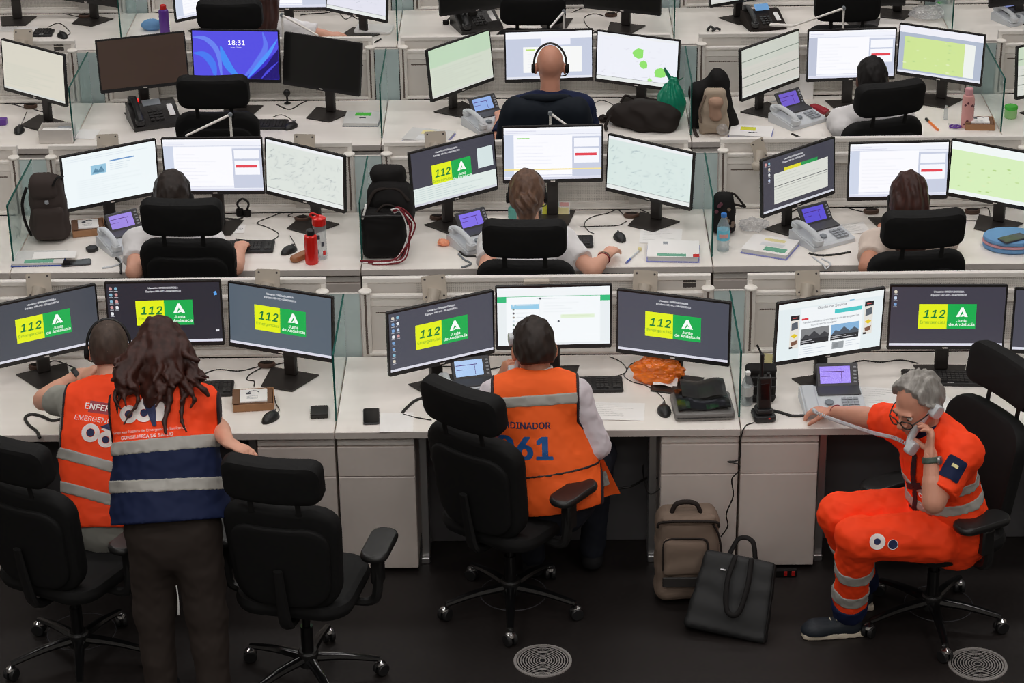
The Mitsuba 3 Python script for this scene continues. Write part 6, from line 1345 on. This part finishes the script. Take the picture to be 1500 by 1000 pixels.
cloth(vk, 'reflective_band', band(vf, B.pel + B.cu * (zsplit + .012), unit(B.cu + B.cr * -.02), .028), *bnd, 'reflective', .0065); cloth(vk, 'reflective_band', band(vf, B.pel + B.cu * .142, unit(B.cu + B.cr * .03), .026), *bnd, 'reflective', .0065)
c, R = B.head, B.R; dn = -B.cu
strands = []; qh = np.random.default_rng(12)
for i in range(44):
    a = qh.uniform(-1.9, 1.9); s0 = c + R @ V3(.085 * math.sin(a), -.05 - .05 * math.cos(a), qh.uniform(-.02, .06)); L = (qh.uniform(.22, .30) if i % 4 == 0 else qh.uniform(.06, .17)) * (1.05 - .14 * abs(a)); sw = V3(math.sin(a) * .085, -.10, 0); wv = qh.uniform(.014, .034); ph = qh.uniform(0, 6)
    pts = [s0 + sw * t ** .7 + dn * L * t + V3(math.cos(ph + t * 9), math.sin(ph + t * 9) * .5, 0) * wv * t for t in np.linspace(0, 1, 9)]; rs = qh.uniform(.011, .020)
    for _ in range(4):
        dd = vf(np.array(pts)); pts = [p_ - B.cf * max(0, rs * .5 - d_) for p_, d_ in zip(pts, dd)]          # hair lies on the back of the vest
    strands.append((pts, rs))
def hair2(P):
    d = hair_d(P, c, R, 1.0, .020, -.10, .05, seed=6, rough=.006); d = smin(d, d_ell((P - c) @ R, (0, -.055, -.05), (.128, .082, .120)), .05); d = smin(d, d_cone(P, c + R @ V3(0, -.06, -.06), c + V3(.0, -.165, -.10), .115, .080), .05)
    d = d + .010 * np.sin(((P - c) @ R)[:, 0] * 75 + 7 * vnoise(P * 9, 3)) * np.clip((c[2] + .04 - P[:, 2]) / .1, 0, 1) + .007 * (vnoise(P * 34, 8) - .5) * 2
    for pts, r in strands:
        for i in range(len(pts) - 1): d = smin(d, d_cone(P, pts[i], pts[i + 1], r * (1 - .08 * i), r * (1 - .08 * (i + 1))), .012)
    return d
cloth(k, 'hair', hair2, c - V3(.30, .40, .62), c + V3(.26, .20, .19), 'hair_brown', .006)
lat2 = lambda P: (P - (B.shL + B.shR) / 2) @ B.cr
for sg in (-1, 1): cloth(vk, 'armhole_piping', lambda P: np.maximum(np.maximum(vf(P) - .004, -(sg * lat2(P) - (.212 + .10 * np.clip((.30 - (P - B.pel) @ B.cu) / .15, 0, 1)))), zsplit + .04 - zc(P)), *bnd, 'vest_piping', .0065)
o = along(B.pel, B.neck, .80) - B.cr * .07 + B.cu * .015; a_ = B.cr + B.cu * .04
lg = cat([disc(-.085, 0, .046, 28, .021), disc(-.008, 0, .046, 28, .020), flat_poly([(-.05, .025), (.0, .045), (.03, .085), (-.0, .088)]), flat_poly([(.052, -.046), (.098, -.046), (.098, .062), (.052, .062)])]); lg.vertices *= .80
decal(vk, 'number', lg, o, a_, B.cu, tgt, 'print_white', .004); lg2 = cat([disc(-.085, 0, .019), disc(-.008, 0, .018), flat_poly([(.034, -.07), (.052, -.07), (.052, .062), (.022, .062), (-.01, .055), (.034, .03)])]); lg2.vertices *= .80; decal(vk, 'number_shadow', lg2, o, a_, B.cu, tgt, 'print_navy', .0055)
decal(vk, 'lettering', word('Empresa Pública de Emergencias Sanitarias', .0105, bold=False), o - B.cu * .075 + B.cr * .01, a_, B.cu, tgt, 'print_white', .004); decal(vk, 'lettering', word('CONSEJERÍA DE SALUD', .0135), o - B.cu * .100, a_, B.cu, tgt, 'print_white', .004)
cloth(k, 'shirt', lambda P: np.maximum(B.torso(P, .004), np.abs((P - (B.shL + B.shR) / 2) @ B.cr) - .17), *B.bounds([B.pel, B.shL, B.shR, B.neck], .17), 'vest_piping', .01)
part(k, 'lanyard', tube([V3(-1.475, -1.15, .66), V3(-1.47, -1.165, .60), V3(-1.475, -1.16, .53)], [.003, .003, .006], 6, 4), 'paper_grey', True)
cloth(k, 'trousers', lambda P: smin(B.legs(P, .024), d_flat(P, B.pel - V3(0, 0, .05), B.pel + V3(0, 0, .06), .17, .15, B.cf, .75), .05) + wrinkle(P, .006, 12, 4), *B.bounds([B.pel, B.hipL, B.hipR, B.anL, B.anR], .2), 'trousers_brown', .011)
shoe(k, B.anL, (0, 1), 'trousers_black', sole=False); shoe(k, B.anR, (.1, 1), 'trousers_black', sole=False)

# ------------------------------------------------------------------ P4: grey-haired man on the phone
B = Body(pel=V3(1.71, -.55, .59), chest=V3(1.655, -.55, .86), neck=V3(1.60, -.56, 1.035), head=Rr(1343, 592, -.60), face=(-.68, -.62, -.38), shL=Rr(1408, 664, -.71), shR=Rr(1322, 622, -.40), elL=Rr(1368, 736, -.86), wrL=Rr(1363, 668, -.78), elR=Rr(1272, 612, -.20), wrR=at(1222, 603, .80),
         hipL=V3(1.64, -.66, .57), hipR=V3(1.62, -.46, .57), knL=at(1257, 786, .585), knR=at(1228, 752, .585), anL=at(1243, 893, .12), anR=at(1262, 850, .12), w=1.0, hs=1.0)
k = thing('person', 'grey-haired man with glasses in orange rescue uniform, talking on a phone at the right desk', 'person'); P4 = B
hL = finger_set(B.wrL, Rr(1364, 616, -.70) - B.wrL, V3(-.75, .30, .45), -1, (.55, .62, .7, .8), thumb=.6); hR = finger_set(B.wrR, at(1186, 600, .78) - B.wrR, V3(0, -.15, -1), 1, (.5, .5, .55, .6), spread=.3, thumb=.35)
build_body(k, B, 'skin_pink', 'LR', {'L': {'bones': hL}, 'R': {'bones': hR}}, .0075)
cloth(k, 'hair', lambda P: hair_d(P, B.head, B.R, 1.0, .017, -.055, .040, seed=9, rough=.012, fr=38) + .004 * np.sin(((P - B.head) @ B.R)[:, 0] * 190 + 9 * vnoise(P * 14, 6)), B.head - .18, B.head + .18, 'hair_grey', .0045)
gl = B.R; G = lambda x, y, z: B.head + gl @ V3(x, y, z)
for sx in (-1, 1):
    part(k, 'eye', mv(trimesh.creation.icosphere(2, .0115), *G(sx * .031, .084, .008)), 'eye', True); part(k, 'iris', mv(trimesh.creation.icosphere(2, .006), *G(sx * .031, .0915, .006)), 'iris', True)
    part(k, 'eyebrow', tube([G(sx * .014, .103, .027), G(sx * .032, .102, .032), G(sx * .048, .092, .027)], .0026, 6, 4), 'hair_short', True)
    t = np.linspace(0, 2 * np.pi, 13); part(k, 'glasses_rim', tube([G(sx * .034 + .026 * math.cos(a), .118 - .012 * abs(math.cos(a)) * (sx * math.cos(a) > 0), -.004 + .020 * math.sin(a)) for a in t], .0026, 6, 3), 'black_plastic', True, 'dark-rimmed glasses')
    part(k, 'glasses_temple', tube([G(sx * .060, .106, .002), G(sx * .080, .05, .006), G(sx * .082, -.005, .004)], .0025, 6, 4), 'black_plastic', True)
part(k, 'glasses_bridge', tube([G(-.009, .120, .0), G(0, .122, .003), G(.009, .120, .0)], .0025, 6, 4), 'black_plastic', True); part(k, 'lips', tube([G(-.020, .098, -.061), G(0, .104, -.060), G(.020, .098, -.061)], [.003, .005, .003], 6, 4), 'lip', True)
uf = lambda P: smin(smin(smin(B.torso(P, .026), B.arm(P, 'L', .026, .78), .03), B.arm(P, 'R', .026, .62), .03), d_flat(P, B.pel - V3(0, 0, .04), B.pel + V3(0, 0, .05), .185, .18, B.cf, .78), .04) + wrinkle(P, .007, 15, 14)
def jacket_f(P): return smax(uf(P), -(np.linalg.norm(P - (B.neck + B.cu * .06 + B.cf * .035), axis=1) - .082), .01)
bnd = B.bounds([B.pel, B.shL, B.shR, B.elL, B.elR, B.neck], .23); jk = cloth(k, 'jacket', jacket_f, *bnd, 'uniform_orange', .0065); tgt = mesh_of(jk)
cloth(k, 'collar', lambda P: np.maximum(np.maximum(B.neckd(P, .026), -B.neckd(P, .014)), np.abs((P - B.neck) @ B.cu - .012) - .034), B.neck - .15, B.neck + .15, 'navy', .005)
for t in (.06,): cloth(jk, 'reflective_band', band(jacket_f, B.pel + B.cu * (.14 + t - .06), B.cu, .022), *B.bounds([B.pel], .3), 'reflective', .0065)
tor = lambda P: np.maximum(B.torso(P, .026), -B.arm(P, 'L', .03, .8)); cloth(jk, 'reflective_band', lambda P: np.maximum(np.maximum(np.maximum(jacket_f(P) - .004, np.abs((P - B.chest) @ B.cu + .05) - .022), -B.arm(P, 'L', .04, .9)), -B.arm(P, 'R', .04, .9)), *bnd, 'reflective', .0065)
cloth(jk, 'sleeve_hem', lambda P: np.maximum(B.arm(P, 'L', .030, .79), -d_plane(P, along(B.shL, B.elL, .74), B.elL - B.shL)), B.shL - .3, B.shL + .3, 'uniform_orange', .0065)
# patches, straps and pocket flaps
pc = along(B.shL, B.elL, .42); 
sl = unit(B.elL - B.shL); on = unit(np.cross(sl, V3(0, 0, 1)) * -1); outv = unit(V3(-.2, -1, .45) - sl * (V3(-.2, -1, .45) @ sl)); rt = np.cross(sl * -1, outv) * 1.0
decal(jk, 'sleeve_patch', flat_poly(rrect(.085, .095, .008, 3)), pc, np.cross(-sl, outv), -sl, tgt, 'navy', .005, .02); decal(jk, 'patch_emblem', cat([flat_poly([(-.014, .004), (.014, .004), (.014, .018), (-.014, .018)])]), pc, np.cross(-sl, outv), -sl, tgt, 'note_yellow', .008)
fc = B.chest + B.cf * .05
decal(jk, 'chest_strap', flat_poly([(-.012, -.19), (.018, -.19), (.050, .12), (.020, .12)]), fc + B.cr * .03, -B.cr, B.cu, tgt, 'vest_piping', .005); decal(jk, 'chest_strap', flat_poly([(-.04, -.03), (.075, .02), (.070, .05), (-.045, .005)]), fc + B.cr * .04 - B.cu * .06, -B.cr, B.cu, tgt, 'vest_piping', .007)
decal(jk, 'chest_number', cat([disc(-.018, .0, .013, 18, .006), disc(.008, 0, .013, 18, .006), flat_poly([(.024, -.013), (.033, -.013), (.033, .02), (.024, .02)])]), fc - B.cr * .04 - B.cu * .075, -B.cr, B.cu, tgt, 'print_white', .006); decal(jk, 'lettering', word('061', .010, 0, -.035), fc - B.cr * .04 - B.cu * .075, -B.cr, B.cu, tgt, 'print_white', .006); decal(jk, 'lettering', word('EMERGENCIAS', .007, 0, -.048), fc - B.cr * .04 - B.cu * .075, -B.cr, B.cu, tgt, 'print_white', .006); decal(jk, 'lettering', word('SALUD', .007, 0, -.060), fc - B.cr * .04 - B.cu * .075, -B.cr, B.cu, tgt, 'print_white', .006)
decal(jk, 'pocket_zip', flat_poly([(-.075, -.006), (.075, -.006), (.075, .006), (-.075, .006)]), along(B.pel, B.chest, .42) + B.cf * .05, -B.cr, B.cu, tgt, 'vest_piping', .006)
lf = lambda P, o=.026: B.legs(P, o) + wrinkle(P, .008, 13, 24)
tf = lambda P: smin(lf(P), d_flat(P, B.pel - V3(0, 0, .05), B.pel, .175, .17, B.cf, .82), .05)
bl = B.bounds([B.pel, B.hipL, B.hipR, B.knL, B.knR, B.anL, B.anR], .2); tk = cloth(k, 'trousers', tf, *bl, 'uniform_orange', .0075); tgt2 = mesh_of(tk)
for kn, an, sd in ((B.knL, B.anL, 'L'), (B.knR, B.anR, 'R')):
    own = lambda P, sd=sd: B.legs(P, .026, sides=sd) + wrinkle(P, .008, 13, 24); ax = an - kn
    for t, hw in ((.42, .030), (.74, .034)): cloth(tk, 'reflective_band', lambda P, t=t, hw=hw: np.maximum(np.maximum(own(P) - .004, np.abs((P - along(kn, an, t)) @ unit(ax)) - hw), (np.linalg.norm(P - along(kn, an, t), axis=1) - .16)), *B.bounds([kn, an], .17), 'reflective', .0065)
    cloth(tk, 'cuff', lambda P: np.maximum(np.maximum(own(P) - .006, -d_plane(P, along(kn, an, .88), ax)), d_plane(P, along(kn, an, 1.06), ax)), *B.bounds([kn, an], .15), 'navy', .007)
lc = along(B.hipL, B.knL, .74); ld = unit(B.knL - B.hipL); ln = unit(V3(.1, -1, .55)); decal(tk, 'leg_number', cat([disc(-.025, 0, .034, 24, .014), disc(.04, -.012, .022, 20, .010)]), lc - V3(0, 0, .02), ld * -1, np.cross(ln, -ld), tgt2, 'print_white', .005); decal(tk, 'leg_number_dots', cat([disc(-.025, 0, .0135), disc(.04, -.012, .019)]), lc - V3(0, 0, .02), ld * -1, np.cross(ln, -ld), tgt2, 'print_navy', .006)
cloth(k, 'watch', lambda P: np.maximum(d_cone(P, B.elL, B.wrL, .05, .034), np.abs((P - along(B.elL, B.wrL, .92)) @ unit(B.wrL - B.elL)) - .013), B.wrL - .1, B.wrL + .1, 'watch_green', .004)
part(k, 'watch_case', xf(cyl(.019, 0, .012, 18, ch=.003), frame(along(B.elL, B.wrL, .92) + unit(V3(.75, -.45, .2)) * .034, *(lambda z: (unit(np.cross([0, 0, 1.0], z)), np.cross(z, unit(np.cross([0, 0, 1.0], z))), z))(unit(V3(.75, -.45, .2))))), 'alu', 40)
cloth(k, 'bracelet', lambda P: np.maximum(d_cone(P, B.elR, B.wrR, .048, .033), np.abs((P - along(B.elR, B.wrR, .93)) @ unit(B.wrR - B.elR)) - .004), B.wrR - .08, B.wrR + .08, 'cord_red', .004)
shoe(k, B.anL, (-1, -.12), 'shoe_navy'); shoe(k, B.anR, (-.25, 1), 'shoe_navy')
k = thing('phone_handset', 'pale grey phone handset at the ear of the grey-haired man', 'phone handset'); e1, e2 = G(-.103, -.002, -.004), G(-.066, .138, -.100); hy = unit(e2 - e1); hz = gl[:, 0] * -1; hz = unit(hz - hy * (hz @ hy)); hx = np.cross(hy, hz); hz = -hz; hx = -hx
add(k, xf(handset_mesh(.185), frame((e1 + e2) / 2, hx, hy, hz) @ np.diag([1.18, 1.12, 1.18, 1])), 'phone_grey', 40)
k = thing('handset_cord', 'pale coiled phone cord from the handset to the desk phone', 'cord'); add(k, coil([e2, Rr(1312, 642, -.62), Rr(1280, 634, -.45), Rr(1240, 621, -.25), at(1212, 611, .83), at(1196, 604, .84), at(1192, 600, .79)], .0065, .0026, 70), 'phone_grey', True)

# ------------------------------------------------------------------ seated people of the rows behind
def sitter(label, c, head, hy, face, skin, hair, shirt, shirt_up=.55, shw=.40, arms='LR', elL=None, wrL=None, elR=None, wrR=None, w=.95, hair_f=None, hair_h=.005, hairkw={}, legm='trousers_black', aw=.92, handsc=.95):
    """a person on a chair seen from behind; c: hip centre on the seat, head: picture point of the head, hy: its depth"""
    hd = Rr(head[0], head[1], hy); nk = hd + V3(0, -.045, -.165); cx = nk[0]; z = nk[2] - .055; sy = nk[1] - .035
    dx = lambda v, d: np.asarray(v, float) if v is not None else d
    B = Body(pel=V3(c[0], c[1], .60), chest=V3(cx, sy - .03, nk[2] - .21), neck=nk, head=hd, face=face, shL=V3(cx - shw / 2 + .035, sy, z), shR=V3(cx + shw / 2 - .035, sy, z), elL=dx(elL, V3(cx - .26, sy + .12, z - .26)), wrL=dx(wrL, V3(cx - .2, sy + .36, .79)), elR=dx(elR, V3(cx + .26, sy + .12, z - .26)), wrR=dx(wrR, V3(cx + .2, sy + .36, .79)),
             hipL=V3(c[0] - .09, c[1] + .03, .57), hipR=V3(c[0] + .09, c[1] + .03, .57), knL=V3(c[0] - .12, c[1] + .46, .58), knR=V3(c[0] + .12, c[1] + .46, .58), anL=V3(c[0] - .12, c[1] + .42, .1), anR=V3(c[0] + .12, c[1] + .42, .1), w=w, aw=aw)
    r0 = S * round((c[1] + .1) / S); B.knL[1] = B.knR[1] = min(B.knL[1], r0 + .20); B.anL[1] = B.anR[1] = r0 + .12
    k = thing('person', label, 'person'); H = {}
    for sd, el, wr in (('L', B.elL, B.wrL), ('R', B.elR, B.wrR)):
        if sd in arms: H[sd] = {'bones': finger_set(wr, (wr - el) * V3(1, 1, .15), V3(0, 0, -1), -1 if sd == 'L' else 1, (.3, .35, .4, .45), s=handsc), 's': handsc}
    build_body(k, B, skin, arms, H, .009, False)
    f = hair_f(B) if hair_f else (lambda P: hair_d(P, B.head, B.R, 1.0, **{**dict(thick=.012, nape=-.07, front=.055, seed=31), **hairkw}))
    if hair: cloth(k, 'hair', f, B.head - V3(.22, .26, .36), B.head + V3(.22, .22, .2), hair, hair_h)
    ups = shirt_up if isinstance(shirt_up, tuple) else (shirt_up, shirt_up)
    cloth(k, 'shirt', lambda P: smax(smin(smin(B.torso(P, .014), B.arm(P, 'L', .020, ups[0]), .03), B.arm(P, 'R', .020, ups[1]), .03) + wrinkle(P, .005, 18, 9), -(np.linalg.norm(P - (B.neck + B.cu * .05 + B.cf * .02), axis=1) - .072), .01), *B.bounds([B.pel, B.shL, B.shR, B.elL, B.elR, B.neck] + ([B.wrR] if ups[1] > 1 else []), .16), shirt, .009)
    cloth(k, 'trousers', lambda P: smin(B.legs(P, .014), d_flat(P, B.pel - V3(0, 0, .05), B.pel - V3(0, 0, .01), .15, .145, B.cf, .8), .04), *B.bounds([B.pel, B.knL, B.knR, B.anL, B.anR], .17), legm, .014)
    return k, B
# second row, left
k5, B5 = sitter('person with dark hair and headset in a white tee, second row left', (-1.72, 1.78), (253, 288), 2.02, (.05, 1, -.25), 'skin_light', 'hair_dark', 'tee_white', .62, .44, elL=at(196, 398, .80), wrL=V3(-1.80, 2.2, .79), elR=at(344, 392, .80), wrR=at(352, 366, .785), hairkw=dict(thick=.016, nape=-.12))
headset(B5, 'black headset worn by the person in white, second row left', True, 1)
# second row, middle: woman with a bun
def bun(B):
    def f(P):
        q = (P - B.head) @ B.R; d = hair_d(P, B.head, B.R, 1.0, .014, -.10, .055, seed=35, rough=.006); d = smin(d, d_ell(q, (0, -.122, -.02), (.052, .042, .050)) + .007 * np.sin(q[:, 0] * 120 + q[:, 2] * 90), .010); return smin(d, d_cone(q, (0, -.07, -.08), (0, -.085, -.14), .05, .03), .03)
    return f
k6, B6 = sitter('woman with a brown hair bun and headset in a white tee, second row middle', (.02, 1.62), (772, 287), 1.95, (.02, 1, -.30), 'skin_light', 'hair_mid', 'tee_white', .68, .42, elL=at(712, 396, .80), wrL=V3(-.18, 2.1, .79), elR=at(868, 397, .785), wrR=at(888, 374, .80), hair_f=bun)
headset(B6, 'black headset worn by the woman with a bun', True, 1)
for t, m_ in ((.80, 'cord_red'), (.88, 'fabric_taupe')): cloth(k6, 'bracelet', lambda P, t=t: np.maximum(d_cone(P, B6.elR, B6.wrR, .046, .032), np.abs((P - along(B6.elR, B6.wrR, t)) @ unit(B6.wrR - B6.elR)) - .0035), B6.wrR - .12, B6.wrR + .1, m_, .004)
# second row, right: long brown hair
def longhair(B, L=.22):
    def f(P):
        q = (P - B.head) @ B.R; d = hair_d(P, B.head, B.R, 1.0, .016, -.12, .055, seed=41, rough=.005); d = smin(d, d_cone(q, (0, -.045, -.04), (0, -.06, -L), .095, .085), .04); return d + .005 * np.sin(q[:, 0] * 110 + 4 * vnoise(q * 8, 2))
    return f
k7, B7 = sitter('woman with straight brown hair, second row right', (1.86, 1.66), (1331, 290), 1.95, (.0, 1, -.25), 'skin_tan', 'hair_brown', mat('top_cream', (206, 190, 178), .8, .3), .60, .42, elL=at(1270, 392, .82), wrL=V3(1.78, 2.10, .79), elR=V3(2.10, 1.95, .83), wrR=V3(2.0, 2.15, .79), hair_f=longhair)
part(k7, 'bag_strap', tube([B7.shL + V3(-.02, -.08, .03), B7.shL + V3(-.03, -.10, -.12), B7.shL + V3(.0, -.12, -.26)], .012, 6, 5, .4), 'cord_red', True)
headset(B7, 'thin headset band over the straight brown hair, second row right', False)
# third row: bald man, dark-haired man
k8, B8 = sitter('bald man with a headset before the navy jacket, third row middle', (.04, 3.42), (806, 98), 3.62, (.03, 1, -.2), 'skin_pink', None, 'navy', .9, .42, elL=at(729, 205, .84), wrL=at(733, 172, .84))
headset(B8, 'black headset worn by the bald man', True, 1)
k9, B9 = sitter('dark-haired man in a white shirt, third row right', (1.86, 3.45), (1277, 117), 3.62, (-.1, 1, -.25), 'skin_dark', 'hair_black', 'tee_white', 1.9, .42, elL=at(1234, 190, .86), wrL=V3(1.72, 3.80, .79), hairkw=dict(thick=.010))
# fourth row: long brown hair, white sleeve
k10, B10 = sitter('person with long brown hair and white sleeve at the top, fourth row', (-1.56, 5.32), (388, -8), 5.52, (.0, 1, -.25), 'skin_light', 'hair_brown', 'tee_white', 1.55, .42, elR=at(446, 46, .80), wrR=at(477, 50, .785), hair_f=lambda B: longhair(B, .26))
